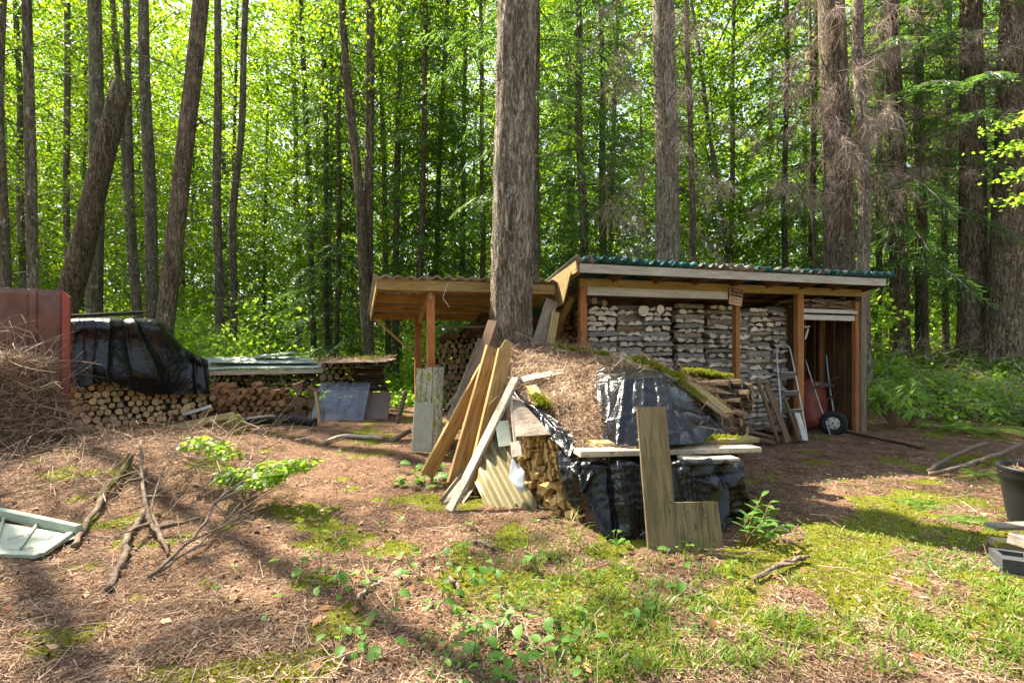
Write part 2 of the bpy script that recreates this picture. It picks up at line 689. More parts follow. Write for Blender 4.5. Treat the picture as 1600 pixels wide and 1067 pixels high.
def log_end(name, dark, light, ring=60.0, core=(0.3, 0.2, 0.1)):
    """Sawn log end: rings about the object's X axis and radial checks."""
    m, t, b = nt(name)
    v, rnd, tc = coords(t, (0.0, 1, 1), 0.0)
    ln = t.nodes.new('ShaderNodeVectorMath')
    ln.operation = 'LENGTH'
    t.links.new(v, ln.inputs[0])
    wob = noise_n(t, coords(t, (1, 1, 1))[0], 14, 3)
    d = math_n(t, 'ADD', math_n(t, 'MULTIPLY', ln.outputs['Value'], ring), math_n(t, 'MULTIPLY', wob, 2.0))
    s = math_n(t, 'ADD', math_n(t, 'MULTIPLY', math_n(t, 'SINE', math_n(t, 'MULTIPLY', d, 6.283)), 0.5), 0.5)
    col = ramp(t, s, [(0.1, dark), (0.8, light)])
    n = noise_n(t, coords(t, (1, 1, 1))[0], 25, 4)
    col = mixc(t, 0.55, col, ramp(t, n, [(0.35, (0.5, 0.44, 0.38)), (0.6, (1, 1, 1))]), 'MULTIPLY')
    hv = t.nodes.new('ShaderNodeHueSaturation')
    t.links.new(col, hv.inputs['Color'])
    t.links.new(math_n(t, 'ADD', math_n(t, 'MULTIPLY', rnd, 0.6), 0.65), hv.inputs['Value'])
    t.links.new(hv.outputs[0], b.inputs['Base Color'])
    b.inputs['Roughness'].default_value = 0.85
    b.inputs['Specular IOR Level'].default_value = 0.15
    bump(t, b, n, 0.4, 0.004)
    return m


M_TIMBER = wood('timber_yellow', (0.24, 0.125, 0.038), (0.54, 0.35, 0.13), var=0.3, moss=0.06)
M_POST = wood('post_red_cedar', (0.30, 0.11, 0.035), (0.50, 0.22, 0.075), var=0.2)
M_OLIVE = wood('timber_olive', (0.28, 0.19, 0.07), (0.50, 0.37, 0.16), moss=0.1, var=0.25)
M_GREY = wood('weathered_grey', (0.17, 0.13, 0.095), (0.40, 0.33, 0.25), var=0.4, specks=0.35)
M_BROWN = wood('weathered_brown', (0.12, 0.065, 0.035), (0.27, 0.17, 0.10), var=0.4)
M_PALE = wood('weathered_pale', (0.40, 0.32, 0.23), (0.66, 0.58, 0.46), var=0.25, specks=0.5)
M_MOSSY = wood('mossy_board', (0.26, 0.20, 0.13), (0.48, 0.40, 0.29), moss=0.62, var=0.3)
M_LBOARD = wood('weathered_ply', (0.10, 0.07, 0.03), (0.33, 0.255, 0.13), moss=0.12, var=0.12)
M_WHITE = wood('flaking_white_paint', (0.58, 0.55, 0.49), (0.80, 0.78, 0.74), var=0.1, knots=False, specks=0.3)
M_FASCIA = wood('greyed_fascia', (0.44, 0.40, 0.33), (0.66, 0.62, 0.54), var=0.1, knots=False, specks=0.35)
M_PAINTMOSS = wood('mossy_white_paint', (0.30, 0.28, 0.19), (0.56, 0.54, 0.42), moss=0.5, var=0.3, knots=False, specks=0.9)
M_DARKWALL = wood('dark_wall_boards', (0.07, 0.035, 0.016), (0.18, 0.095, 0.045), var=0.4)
M_BARK_BIRCH = bark('birch_bark', (0.24, 0.215, 0.19), (0.44, 0.405, 0.37), (0.66, 0.62, 0.57), moss=0.0, scale=2.2, deep=0.25, crack=0.25, along_x=True)
M_END_BIRCH = log_end('birch_end', (0.46, 0.39, 0.31), (0.74, 0.66, 0.56), 45)
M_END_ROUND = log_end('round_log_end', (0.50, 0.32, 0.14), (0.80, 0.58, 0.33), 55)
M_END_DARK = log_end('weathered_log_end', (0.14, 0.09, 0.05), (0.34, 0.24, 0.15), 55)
M_BARK_LOG = bark('log_bark', (0.04, 0.026, 0.018), (0.11, 0.075, 0.05), (0.20, 0.15, 0.11), moss=0.1, scale=1.5, deep=0.3, along_x=True)
M_SPLIT_OR = wood('split_orange', (0.24, 0.11, 0.045), (0.48, 0.27, 0.13), var=0.6, knots=False)
M_KINDLING = wood('kindling_wood', (0.44, 0.26, 0.085), (0.74, 0.53, 0.22), var=0.55, knots=False)
M_RED = plain('red_metal', (0.19, 0.08, 0.058), 0.4, 0.0, 0.5, 0.0, 3.5, 0.6, 0.08)
M_REDEDGE = plain('red_metal_edge', (0.33, 0.055, 0.035), 0.4, 0.0, 0.5, 0.0, 3, 0.25, 0.05)
M_GALV = plain('weathered_sheet', (0.30, 0.36, 0.31), 0.5, 0.15, 0.5, 0.25, 2.0, 0.4, 0.08)
M_TEAL = plain('teal_roof_sheet', (0.015, 0.13, 0.14), 0.4, 0.0, 0.5, 0.3, 5, 0.4, 0.05)
M_ROOFGREY = plain('lichen_roof_sheet', (0.30, 0.29, 0.25), 0.7, 0.0, 0.3, 0.35, 5, 0.5, 0.2)
M_FIBRE = plain('fibreglass_sheet', (0.22, 0.185, 0.085), 0.55, 0.0, 0.4, 0.1, 3, 0.4, 0.05)
M_ALU = plain('aluminium', (0.44, 0.45, 0.46), 0.42, 0.7, 0.5, 0.05, 8, 0.25, 0.05)
M_STEEL = plain('galvanised_tube', (0.30, 0.31, 0.32), 0.4, 0.7, 0.5, 0.1, 8, 0.3, 0.05)
M_BARROW = plain('barrow_red', (0.28, 0.062, 0.036), 0.5, 0.0, 0.4, 0.0, 4, 0.45, 0.05)
M_RUBBER = plain('black_rubber', (0.018, 0.018, 0.018), 0.75, 0.0, 0.3, 0.0, 8, 0.2, 0.1)
M_BLACKPL = plain('black_plastic', (0.014, 0.015, 0.016), 0.5, 0.0, 0.3, 0.1, 5, 0.3, 0.08)
M_HUB = plain('white_hub', (0.5, 0.48, 0.42), 0.5, 0, 0.4, 0, 8, 0.2, 0)
M_IRON = plain('rusty_iron', (0.09, 0.055, 0.04), 0.7, 0.3, 0.4, 0.2, 9, 0.4, 0.2)
M_PALEGREEN = plain('pale_green_frame', (0.35, 0.41, 0.31), 0.5, 0, 0.4, 0.1, 6, 0.25, 0.05)
M_PALEPANE = plain('dusty_panel', (0.36, 0.40, 0.31), 0.5, 0, 0.4, 0, 4, 0.3, 0.05)
M_GREYPANEL = plain('grey_green_panel', (0.42, 0.42, 0.33), 0.7, 0, 0.3, 0.0, 9, 0.3, 0.1)
M_BROWNPANEL = plain('brown_sheet', (0.14, 0.085, 0.06), 0.45, 0, 0.45, 0, 4, 0.3, 0.05)
M_SIGN = plain('faded_sign', (0.62, 0.40, 0.26), 0.7, 0, 0.3, 0, 9, 0.25, 0.05)
M_SIGNDARK = plain('sign_black', (0.035, 0.03, 0.03), 0.7, 0, 0.3, 0, 9, 0.2, 0)
M_SIGNRED = plain('sign_lettering', (0.66, 0.38, 0.25), 0.7, 0, 0.3, 0, 9, 0.15, 0)
M_PAPER = plain('weathered_paper', (0.40, 0.42, 0.44), 0.8, 0, 0.2, 0, 6, 0.25, 0.15)
M_SOIL = plain('bark_mulch', (0.12, 0.06, 0.04), 0.95, 0, 0.1, 0, 20, 0.5, 0.6)
M_CONC = plain('dark_block', (0.055, 0.058, 0.06), 0.75, 0, 0.3, 0.1, 10, 0.35, 0.3)


def tarp_mat():
    m, t, b = nt('black_tarp')
    v, rnd, tc = coords(t, (1, 1, 1))
    n = noise_n(t, v, 16, 4, 0.55, 1.2)
    n2 = noise_n(t, v, 5, 3, 0.5, 1.5)
    dust = noise_n(t, v, 5.0, 6, 0.75)
    col = mixc(t, ramp(t, dust, [(0.56, (0, 0, 0)), (0.8, (0.25, 0.25, 0.25))]), (0.006, 0.0065, 0.008), (0.10, 0.085, 0.06))
    t.links.new(col, b.inputs['Base Color'])
    t.links.new(math_n(t, 'ADD', math_n(t, 'MULTIPLY', dust, 0.3), 0.08), b.inputs['Roughness'])
    b.inputs['Specular IOR Level'].default_value = 0.45
    bump(t, b, math_n(t, 'ADD', math_n(t, 'ABSOLUTE', math_n(t, 'SUBTRACT', n, 0.5)), math_n(t, 'MULTIPLY', math_n(t, 'ABSOLUTE', math_n(t, 'SUBTRACT', n2, 0.5)), 2.0)), 0.6, 0.014)
    return m


M_TARP = tarp_mat()


def plexi_mat():
    m, t, b = nt('clear_plastic')
    b.inputs['Base Color'].default_value = (0.20, 0.22, 0.26, 1)
    b.inputs['Roughness'].default_value = 0.10
    b.inputs['Specular IOR Level'].default_value = 0.8
    tr = t.nodes.new('ShaderNodeBsdfTransparent')
    tr.inputs[0].default_value = (0.85, 0.9, 0.95, 1)
    v, rnd, tc = coords(t, (1, 1, 1))
    n = noise_n(t, v, 3.5, 6, 0.7)
    mx = t.nodes.new('ShaderNodeMixShader')
    t.links.new(ramp(t, n, [(0.4, (0.22, 0.22, 0.22)), (0.75, (0.7, 0.7, 0.7))]), mx.inputs[0])
    t.links.new(tr.outputs[0], mx.inputs[1])
    t.links.new(b.outputs[0], mx.inputs[2])
    t.links.new(mx.outputs[0], t.nodes['Material Output'].inputs[0])
    return m


M_PLEXI = plexi_mat()

LEAF = leafy('alder_leaf', [(0.0, (0.035, 0.085, 0.008)), (0.5, (0.07, 0.14, 0.012)), (1.0, (0.12, 0.19, 0.018))], [(0.0, (0.05, 0.16, 0.006)), (0.45, (0.19, 0.36, 0.010)), (0.8, (0.39, 0.52, 0.015)), (1.0, (0.60, 0.65, 0.03))], 0.6)
LEAF2 = leafy('maple_leaf', [(0.0, (0.06, 0.13, 0.012)), (1.0, (0.13, 0.22, 0.02))], [(0.0, (0.26, 0.52, 0.03)), (1.0, (0.58, 0.80, 0.07))], 0.6)
HEM = leafy('hemlock_needles', [(0.0, (0.018, 0.05, 0.014)), (0.6, (0.04, 0.09, 0.02)), (1.0, (0.075, 0.13, 0.025))], [(0.0, (0.07, 0.20, 0.03)), (1.0, (0.24, 0.42, 0.05))], 0.42)
SHRUB = leafy('shrub_leaf', [(0.0, (0.06, 0.15, 0.025)), (1.0, (0.15, 0.27, 0.04))], [(0.0, (0.20, 0.42, 0.03)), (1.0, (0.46, 0.66, 0.06))], 0.5)
WEED = leafy('weed_leaf', [(0.0, (0.05, 0.14, 0.025)), (1.0, (0.12, 0.24, 0.04))], [(0.0, (0.14, 0.36, 0.03)), (1.0, (0.32, 0.54, 0.06))], 0.4, 0.5, 0.25)
GRASS = leafy('grass_blade', [(0.0, (0.06, 0.13, 0.012)), (0.6, (0.12, 0.2, 0.02)), (1.0, (0.2, 0.24, 0.05))], [(0.0, (0.16, 0.32, 0.02)), (1.0, (0.32, 0.46, 0.04))], 0.4)
MOSS = leafy('moss_tuft', [(0.0, (0.09, 0.12, 0.01)), (1.0, (0.26, 0.26, 0.02))], [(0.0, (0.16, 0.2, 0.01)), (1.0, (0.36, 0.38, 0.03))], 0.3, 0.8, 0.1)
DEAD = island('dead_twig', [(0.0, (0.15, 0.11, 0.08)), (0.5, (0.27, 0.205, 0.155)), (1.0, (0.44, 0.35, 0.28))])
TWIG = island('fallen_twig', [(0.0, (0.12, 0.075, 0.048)), (0.5, (0.28, 0.19, 0.125)), (1.0, (0.48, 0.37, 0.27))])
NEEDLE = island('needle_litter', [(0.0, (0.075, 0.043, 0.025)), (0.4, (0.235, 0.145, 0.085)), (0.75, (0.38, 0.26, 0.165)), (1.0, (0.54, 0.42, 0.29))], patchy=0.45)
CRUMB = island('bark_crumb', [(0.0, (0.05, 0.028, 0.02)), (0.6, (0.19, 0.11, 0.075)), (1.0, (0.42, 0.28, 0.19))])
LIMB = island('limb_bark', [(0.0, (0.05, 0.04, 0.032)), (1.0, (0.12, 0.10, 0.08))])
B_FIR = bark('fir_bark', (0.10, 0.08, 0.055), (0.31, 0.26, 0.19), (0.64, 0.57, 0.46), moss=0.25, scale=1.0, deep=1.0, lichen=0.35, crack=0.6)
B_DARK = bark('dark_bark', (0.055, 0.045, 0.028), (0.18, 0.148, 0.09), (0.36, 0.305, 0.205), moss=0.35, scale=1.0, deep=0.9, lichen=0.1)
B_GREY = bark('grey_alder_bark', (0.06, 0.054, 0.034), (0.17, 0.155, 0.10), (0.34, 0.315, 0.23), moss=0.4, scale=1.0, deep=0.5, lichen=0.4, crack=0.6)
B_RED = bark('red_brown_bark', (0.08, 0.062, 0.04), (0.25, 0.20, 0.135), (0.50, 0.415, 0.305), moss=0.2, scale=1.0, deep=1.0, lichen=0.1)

# ------------------------------------------------------------------ the ground
_blobs = []          # moss: ground x, y, radius x, radius y, strength
for px, py, rx, ry, s in [(590, 862, 0.50, 0.26, 1.0), (690, 900, 0.55, 0.22, 0.85), (520, 905, 0.35, 0.2, 0.7), (560, 985, 0.5, 0.22, 0.75), (500, 1040, 0.45, 0.2, 0.6),
                          (830, 945, 0.6, 0.25, 0.8), (760, 900, 0.6, 0.25, 0.75), (1020, 900, 0.6, 0.22, 0.6), (1150, 960, 0.5, 0.3, 0.75), (1000, 980, 0.6, 0.3, 0.85), (1290, 985, 0.5, 0.25, 0.7), (1450, 960, 0.6, 0.3, 0.8), (1400, 830, 0.9, 0.4, 0.8), (1530, 900, 0.5, 0.4, 0.8), (680, 990, 0.5, 0.25, 0.7), (640, 850, 0.6, 0.25, 0.8), (900, 860, 0.45, 0.2, 0.5), (930, 960, 0.5, 0.3, 0.75), (1010, 1030, 0.5, 0.18, 0.9), (1130, 1010, 0.35, 0.12, 0.8),
                          (1420, 782, 0.65, 0.3, 0.9), (1470, 715, 0.9, 0.35, 0.6), (1480, 850, 0.5, 0.3, 0.7), (1420, 880, 0.4, 0.25, 0.6),
                          (1540, 960, 0.4, 0.3, 0.75), (1330, 930, 0.4, 0.2, 0.5), (1200, 960, 0.4, 0.22, 0.5), (1390, 1010, 0.35, 0.15, 0.5), (1080, 940, 0.35, 0.2, 0.45),
                          (300, 745, 0.5, 0.35, 0.6), (190, 745, 0.4, 0.3, 0.55), (130, 885, 0.14, 0.07, 0.9), (40, 990, 0.1, 0.05, 0.9), (212, 930, 0.09, 0.05, 0.9),
                          (560, 690, 0.7, 0.3, 0.6), (520, 680, 0.4, 0.3, 0.6), (640, 722, 0.5, 0.25, 0.3), (60, 760, 0.12, 0.08, 0.8), (1250, 1060, 0.5, 0.1, 0.6), (740, 1040, 0.4, 0.15, 0.6)]:
    g = G(px, py)
    _blobs.append((g.x, g.y, rx, ry, s))


def moss_at(x, y):
    x = np.asarray(x, dtype=np.float64)
    y = np.asarray(y, dtype=np.float64)
    sh = x.shape
    m = np.zeros_like(x)
    for bx, by, rx, ry, s in _blobs:
        m = np.maximum(m, s * np.exp(-(((x - bx) / rx) ** 2 + ((y - by) / ry) ** 2) * 1.0))
    P = np.stack([x * 3.1, y * 3.1, 0 * x + 9], -1).reshape(-1, 3)
    n = fbm(P, 5).reshape(sh)
    m = m + 0.22 * sstep(0.5, 0.7, n)
    return np.clip(sstep(0.40, 0.74, m + (n - 0.5) * 2.7), 0, 1)


def axis(lo, hi, step, far):
    mid = list(np.arange(lo, hi + 1e-6, step))
    out, s, p = [], step, hi
    while p < far:
        s *= 1.22
        p += s
        out.append(p)
    inn, s, p = [], step, lo
    while p > -far:
        s *= 1.22
        p -= s
        inn.append(p)
    return np.array(inn[::-1] + mid + out)


gx, gy = axis(-8.5, 8.5, 0.06, 350.0), axis(1.2, 14.0, 0.06, 350.0)
GX, GY = np.meshgrid(gx, gy)
gV = np.stack([GX, GY, gz_arr(GX, GY)], -1)
g_me = new_mesh('ground', gV.reshape(-1, 3), [grid_faces(len(gy), len(gx))], (), True)
at = g_me.attributes.new('moss', 'FLOAT', 'POINT')
at.data.foreach_set('value', moss_at(GX, GY).ravel().astype(np.float32))


def ground_mat():
    m, t, b = nt('forest_floor')
    tc = t.nodes.new('ShaderNodeTexCoord')
    v = tc.outputs['Object']
    n1 = noise_n(t, v, 45, 5, 0.75)
    n2 = noise_n(t, v, 3.5, 5, 0.65)
    n3 = noise_n(t, v, 130, 3, 0.7)
    col = ramp(t, n1, [(0.3, (0.07, 0.038, 0.022)), (0.5, (0.21, 0.12, 0.072)), (0.72, (0.40, 0.265, 0.17))])
    col = mixc(t, 0.8, col, ramp(t, n2, [(0.36, (0.36, 0.32, 0.30)), (0.6, (1, 1, 1))]), 'MULTIPLY')
    col = mixc(t, 0.5, col, ramp(t, n3, [(0.35, (0.4, 0.4, 0.4)), (0.6, (1, 1, 1))]), 'MULTIPLY')
    a = t.nodes.new('ShaderNodeAttribute')
    a.attribute_name = 'moss'
    f = math_n(t, 'ADD', a.outputs['Fac'], math_n(t, 'MULTIPLY', math_n(t, 'SUBTRACT', n1, 0.5), 1.6))
    mc = ramp(t, n3, [(0.3, (0.075, 0.09, 0.008)), (0.7, (0.20, 0.21, 0.015))])
    col = mixc(t, ramp(t, f, [(0.45, (0, 0, 0)), (0.7, (1, 1, 1))]), col, mc)
    t.links.new(col, b.inputs['Base Color'])
    b.inputs['Roughness'].default_value = 0.95
    b.inputs['Specular IOR Level'].default_value = 0.1
    bump(t, b, math_n(t, 'ADD', n1, math_n(t, 'MULTIPLY', n3, 0.5)), 0.9, 0.02)
    return m


ground = tag(obj('ground', g_me, mat=ground_mat()), 'forest floor of brown needles, twigs and moss', kind='structure')


# ------------------------------------------------------------------ trees: meshes of crowns, shared between trees
def limb_curve(z, az, L, rise, droop, n=6):
    t = np.linspace(0, 1, n)
    r = L * t
    zz = z + L * (rise * t - droop * t ** 2)
    return np.stack([math.cos(az) * r, math.sin(az) * r, zz], -1)


def limb_tubes(curves, r0):
    """Three-sided tapering tubes along a list of curves."""
    vs, fs, off = [], [], 0
    for c, r in zip(curves, r0):
        n = len(c)
        d = np.gradient(c, axis=0)
        d /= np.linalg.norm(d, axis=1, keepdims=True) + 1e-9
        a = np.cross(d, np.array([0.3, 0.2, 1.0]))
        a /= np.linalg.norm(a, axis=1, keepdims=True) + 1e-9
        b = np.cross(d, a)
        rr = r * np.linspace(1, 0.22, n)[:, None]
        v = np.stack([c + (a * math.cos(k * 2.0944) + b * math.sin(k * 2.0944)) * rr for k in range(3)], 1).reshape(-1, 3)
        f = [(i * 3 + k, i * 3 + (k + 1) % 3, i * 3 + 3 + (k + 1) % 3, i * 3 + 3 + k) for i in range(n - 1) for k in range(3)]
        vs.append(v)
        fs.append(np.array(f) + off)
        off += len(v)
    return np.concatenate(vs), np.concatenate(fs)


def two_mat(name, woods, leaves, mw, ml):
    (V1, F1), (V2, F2) = woods, leaves
    V = np.concatenate([V1, V2])
    F2 = F2 + len(V1)
    me = new_mesh(name, V, [np.concatenate([F1, F2])], (mw, ml), False, np.concatenate([np.zeros(len(F1), int), np.ones(len(F2), int)]))
    return me


def sample_curves(curves, n, lo=0.25):
    k = rng.integers(0, len(curves), n)
    t = lo + (1 - lo) * rng.random(n) ** 0.8
    cs = np.stack([c for c in curves])
    x = t * (cs.shape[1] - 1)
    i = np.minimum(x.astype(int), cs.shape[1] - 2)
    f = (x - i)[:, None]
    p = cs[k, i] * (1 - f) + cs[k, i + 1] * f
    d = cs[k, i + 1] - cs[k, i]
    return p, d / (np.linalg.norm(d, axis=1, keepdims=True) + 1e-9), t, k


def alder_crown(z0, z1, rad, nl, clumps, per, leaf=0.11, spread=0.34, mat=None):
    curves, rs = [], []
    for i in range(nl):
        s = (i + 0.5) / nl
        z = z0 + (z1 - z0) * s
        L = rad * (0.55 + 0.45 * math.sin(math.pi * min(1, s * 1.1 + 0.1))) * random.uniform(0.65, 1.2)
        curves.append(limb_curve(z, i * 2.4 + random.uniform(-0.5, 0.5), L, random.uniform(0.25, 0.75), random.uniform(0.1, 0.45)))
        rs.append(0.028 * random.uniform(0.6, 1.2))
    p, d, t, k = sample_curves(curves, clumps, 0.2)
    cc = p + rng.normal(size=(clumps, 3)) * np.array([0.28, 0.28, 0.22])
    flat = np.array([1.0, 1.0, 0.5])
    P = np.repeat(cc, per, 0) + rng.normal(size=(clumps * per, 3)) * spread * flat * np.repeat(0.5 + rng.random(clumps), per)[:, None] * 0.7
    size = leaf * (0.6 + 0.8 * rng.random(len(P)))
    return two_mat('alder_crown', limb_tubes(curves, rs), leaf_quads(P, size, 0.5, 0.72), LIMB, mat or LEAF)


def spray_set(curves, step, tl, needle, width, hang=0.25):
    """Flat conifer sprays: side twigs in a row down each limb, leaflets in a row down each twig."""
    Ps, Ds, Ls, Ws = [], [], [], []
    for c in curves:
        L = np.linalg.norm(c[-1] - c[0])
        n = max(4, int(L / step))
        for j in range(n):
            t = 0.12 + 0.88 * (j + random.random()) / n
            x = t * (len(c) - 1)
            i = min(int(x), len(c) - 2)
            p = c[i] + (c[i + 1] - c[i]) * (x - i)
            d = c[i + 1] - c[i]
            d = d / (np.linalg.norm(d) + 1e-9)
            side = np.cross(d, [0, 0, 1.0])
            side /= np.linalg.norm(side) + 1e-9
            if j % 2:
                side = -side
            tw = d * 0.7 + side * random.uniform(0.7, 1.1) + np.array([0, 0, -random.uniform(0, 2 * hang)])
            tw /= np.linalg.norm(tw)
            LL = tl * (1.15 - 0.75 * t) * random.uniform(0.6, 1.3)
            m = max(3, int(LL / 0.06))
            s = (np.arange(m) + 0.5) / m
            pos = p + tw * (s * LL)[:, None] + np.array([0, 0, -1.0]) * (hang * LL * s ** 2)[:, None]
            nrm = np.cross(tw, side)
            sd = np.cross(tw, nrm)
            sg = np.where(np.arange(m) % 2 == 0, 1.0, -1.0)[:, None]
            Ps.append(pos)
            Ds.append(tw * 0.8 + sd * sg * 0.8 + np.array([0, 0, -0.15]))
            Ls.append(needle * (1.1 - 0.6 * s) * rng.uniform(0.7, 1.3, m))
            Ws.append(np.full(m, width))
    return strips(np.concatenate(Ps), np.concatenate(Ds), np.concatenate(Ls), np.concatenate(Ws), N=rng.normal(size=(sum(map(len, Ps)), 3)) * 0.5 + np.array([0, 0, 1.0]))


def hemlock_crown(z0, z1, rad, nl, tip=0.25, step=0.085, tl=0.75, needle=0.15, width=0.032):
    curves, rs = [], []
    for i in range(nl):
        s = (i + 0.5) / nl
        z = z0 + (z1 - z0) * s
        L = rad * (1 - (1 - tip) * s) * random.uniform(0.6, 1.15)
        curves.append(limb_curve(z, i * 2.4 + random.uniform(-0.6, 0.6), L, random.uniform(-0.05, 0.25), random.uniform(0.35, 0.6)))
        rs.append(0.02)
    return two_mat('hemlock_crown', limb_tubes(curves, rs), spray_set(curves, step, tl, needle, width), LIMB, HEM)


def dead_crown(z0, z1, rad, nl, hang=1.0, per=26):
    """Dead lower limbs with curtains of fine hanging twigs."""
    curves, rs = [], []
    for i in range(nl):
        s = (i + 0.5) / nl
        z = z0 + (z1 - z0) * s
        curves.append(limb_curve(z, i * 2.4 + random.uniform(-0.8, 0.8), rad * random.uniform(0.45, 1.15), random.uniform(-0.1, 0.3), random.uniform(0.1, 0.6)))
        rs.append(random.uniform(0.012, 0.022))
    n = nl * per
    p, d, t, k = sample_curves(curves, n, 0.3)
    side = rng.normal(size=(n, 3))
    D = d * 0.6 + side * 0.55 + np.array([0, 0, -0.55 * hang])
    L = (0.25 + 0.5 * rng.random(n)) * (1.1 - 0.4 * t)
    A = twigs(p, D, L, np.full(n, 0.006), 0.3, 2)
    D = D / np.linalg.norm(D, axis=1, keepdims=True)
    q = np.repeat(np.arange(n), 5)
    s = rng.random(len(q))
    P2 = p[q] + D[q] * (L[q] * s)[:, None]
    D2 = D[q] * 0.5 + rng.normal(size=(len(q), 3)) * 0.5 + np.array([0, 0, -0.7 * hang])
    B = strips(P2, D2, 0.12 + 0.22 * rng.random(len(q)), np.full(len(q), 0.0065))
    return two_mat('dead_crown', limb_tubes(curves, rs), join([A, B]), LIMB, DEAD)


def bare_crown(z0, z1, rad, nl):
    """A few thin bare branches on a clean trunk."""
    curves = [limb_curve(z0 + (z1 - z0) * (i + random.random()) / nl, random.uniform(0, 6.28), rad * random.uniform(0.4, 1.2), random.uniform(0.0, 0.7), random.uniform(-0.1, 0.4)) for i in range(nl)]
    p, d, t, k = sample_curves(curves, nl * 5, 0.3)
    A = twigs(p, d + rng.normal(size=p.shape) * 0.6, 0.3 + 0.5 * rng.random(len(p)), np.full(len(p), 0.005), 0.25, 2)
    return two_mat('bare_crown', limb_tubes(curves, [random.uniform(0.01, 0.02) for _ in curves]), A, LIMB, LIMB)


FULL = [alder_crown(1.2 + 0.5 * i, 15.5 + 0.6 * i, 2.9, 56, 820, 19, 0.10) for i in range(4)]
HIGH = [alder_crown(6.0 + i, 16.5 + i, 2.6, 26, 190, 14) for i in range(3)]
TOPS = [alder_crown(11.5, 19.5, 2.7, 18, 150, 15) for i in range(2)]
HEMS = [hemlock_crown(1.0 + 0.3 * i, 13.0, 2.5, 58) for i in range(3)]
FIRS = [hemlock_crown(4.2 + 0.5 * i, 17.0, 3.0, 50, 0.35) for i in range(2)]
FIR_TOP = hemlock_crown(8.6, 19.0, 2.8, 40, 0.35)
DEADS = [dead_crown(3.6 + 0.3 * i, 9.5, 1.9, 26) for i in range(3)]
BARE = [bare_crown(1.5, 9.5, 1.3, 14) for i in range(3)]


def trunk_mesh(path, radii, n=12, rough=0.05, flare=0.35, seed=0.0, res=0.45, fine=False):
    """A trunk along PATH (points from the ground up), slightly lumpy, swelling at the foot."""
    path = np.array([tuple(p) for p in path])
    H = np.linalg.norm(path[-1] - path[0])
    m = max(8, int(H / res))
    c = catmull(path, m, 0)
    r = np.interp(np.linspace(0, 1, m), np.linspace(0, 1, len(radii)), radii)
    d = np.gradient(c, axis=0)
    d /= np.linalg.norm(d, axis=1, keepdims=True)
    a = np.cross(np.array([0, 1.0, 0]), d)
    a /= np.linalg.norm(a, axis=1, keepdims=True)
    b = np.cross(d, a)
    th = np.arange(n) * 2 * math.pi / n
    h = np.linalg.norm(c - c[0], axis=1)
    rr = r[:, None] * (1 + flare * np.exp(-h / 0.35)[:, None] * (0.6 + 0.4 * np.cos(th * 5 + seed)[None]))
    q = np.stack([np.cos(th)[None] * np.ones((m, 1)) * 1.6, np.sin(th)[None] * np.ones((m, 1)) * 1.6, h[:, None] * 0.9 * np.ones((1, n)) + seed], -1).reshape(-1, 3)
    rr = rr * (1 + rough * (fbm(q, 3).reshape(m, n) - 0.5) * 2)
    if fine:
        q = np.stack([np.cos(th)[None] * np.ones((m, 1)) * 7, np.sin(th)[None] * np.ones((m, 1)) * 7, h[:, None] * 2.2 * np.ones((1, n)) + seed], -1).reshape(-1, 3)
        e = fbm(q, 4).reshape(m, n)
        rr = rr * (1 + 0.24 * (np.abs(e - 0.5) * 2 - 0.25))
    V = c[:, None] + (a[:, None] * np.cos(th)[None, :, None] + b[:, None] * np.sin(th)[None, :, None]) * rr[:, :, None]
    i, k = np.meshgrid(np.arange(m - 1), np.arange(n), indexing='ij')
    f = np.stack([i * n + k, i * n + (k + 1) % n, (i + 1) * n + (k + 1) % n, (i + 1) * n + k], -1).reshape(-1, 4)
    cap = np.arange(n)[None] + (m - 1) * n
    return new_mesh('trunk', V.reshape(-1, 3), [f, cap], (), True)


n_ring_ok = lambda kw: kw.get('n', 12) >= 12


def tree(name, label, Y, a, b, wa, wb, barkm, crowns=(), H=16.0, group=None, cat='tree', sway=0.05, **kw):
    """A tree whose trunk runs through two points seen in the photograph (px, py) at distance Y, WA and WB px wide there."""
    A, B = W(*a, Y), W(*b, Y)
    if A.z > B.z:
        A, B, wa, wb = B, A, wb, wa
    d = (B - A) / (B.z - A.z)
    g = gz(A.x, Y)
    foot = A + d * (g - 0.15 - A.z)
    t = thing(name, label, cat, (foot.x, foot.y, g), group)
    ra, rb = wa / F * Y / 2, wb / F * Y / 2
    n = 7
    pts, rad = [], []
    for i in range(n):
        z = foot.z + (H - foot.z) * i / (n - 1)
        p = A + d * (z - A.z)
        s = sway if 0 < i < n - 1 else 0
        pts.append(p + Vector((random.uniform(-s, s), random.uniform(-s, s), 0)))
        r = ra + (rb - ra) * (z - A.z) / (B.z - A.z)
        rad.append(max(r, 0.25 * ra))
    obj('trunk', trunk_mesh(pts, rad, seed=random.uniform(0, 50), **kw), t, None, barkm)
    if n_ring_ok(kw) and Y < 16:
        for k in range(random.randint(7, 14)):
            z = random.uniform(1.0, min(H - 1, 10.0))
            p = A + d * (z - A.z)
            r = np.interp(z, np.linspace(foot.z, H, n), rad)
            a = random.uniform(0, 6.283)
            o = Vector((math.cos(a), math.sin(a), random.uniform(-0.2, 0.35)))
            L = random.choice((0.04, 0.06, 0.1, 0.18, 0.3))
            sb = MB().tube([p + o * r * 0.8, p + o * (r + L * 0.6), p + o * (r + L) + Vector((0, 0, -0.1 * L))], [0.018, 0.014, 0.006], 5)
            obj('branch_stub', sb.mesh('branch_stub'), t, None, barkm)
    for (me, s, zs) in crowns:
        mid = A + d * (8.0 - A.z)
        M = Matrix.Translation((mid.x, mid.y, g)) @ Matrix.Rotation(random.uniform(0, 6.28), 4, 'Z') @ Matrix.Diagonal((s, s, zs, 1))
        obj('crown', me, t, M)
    return t


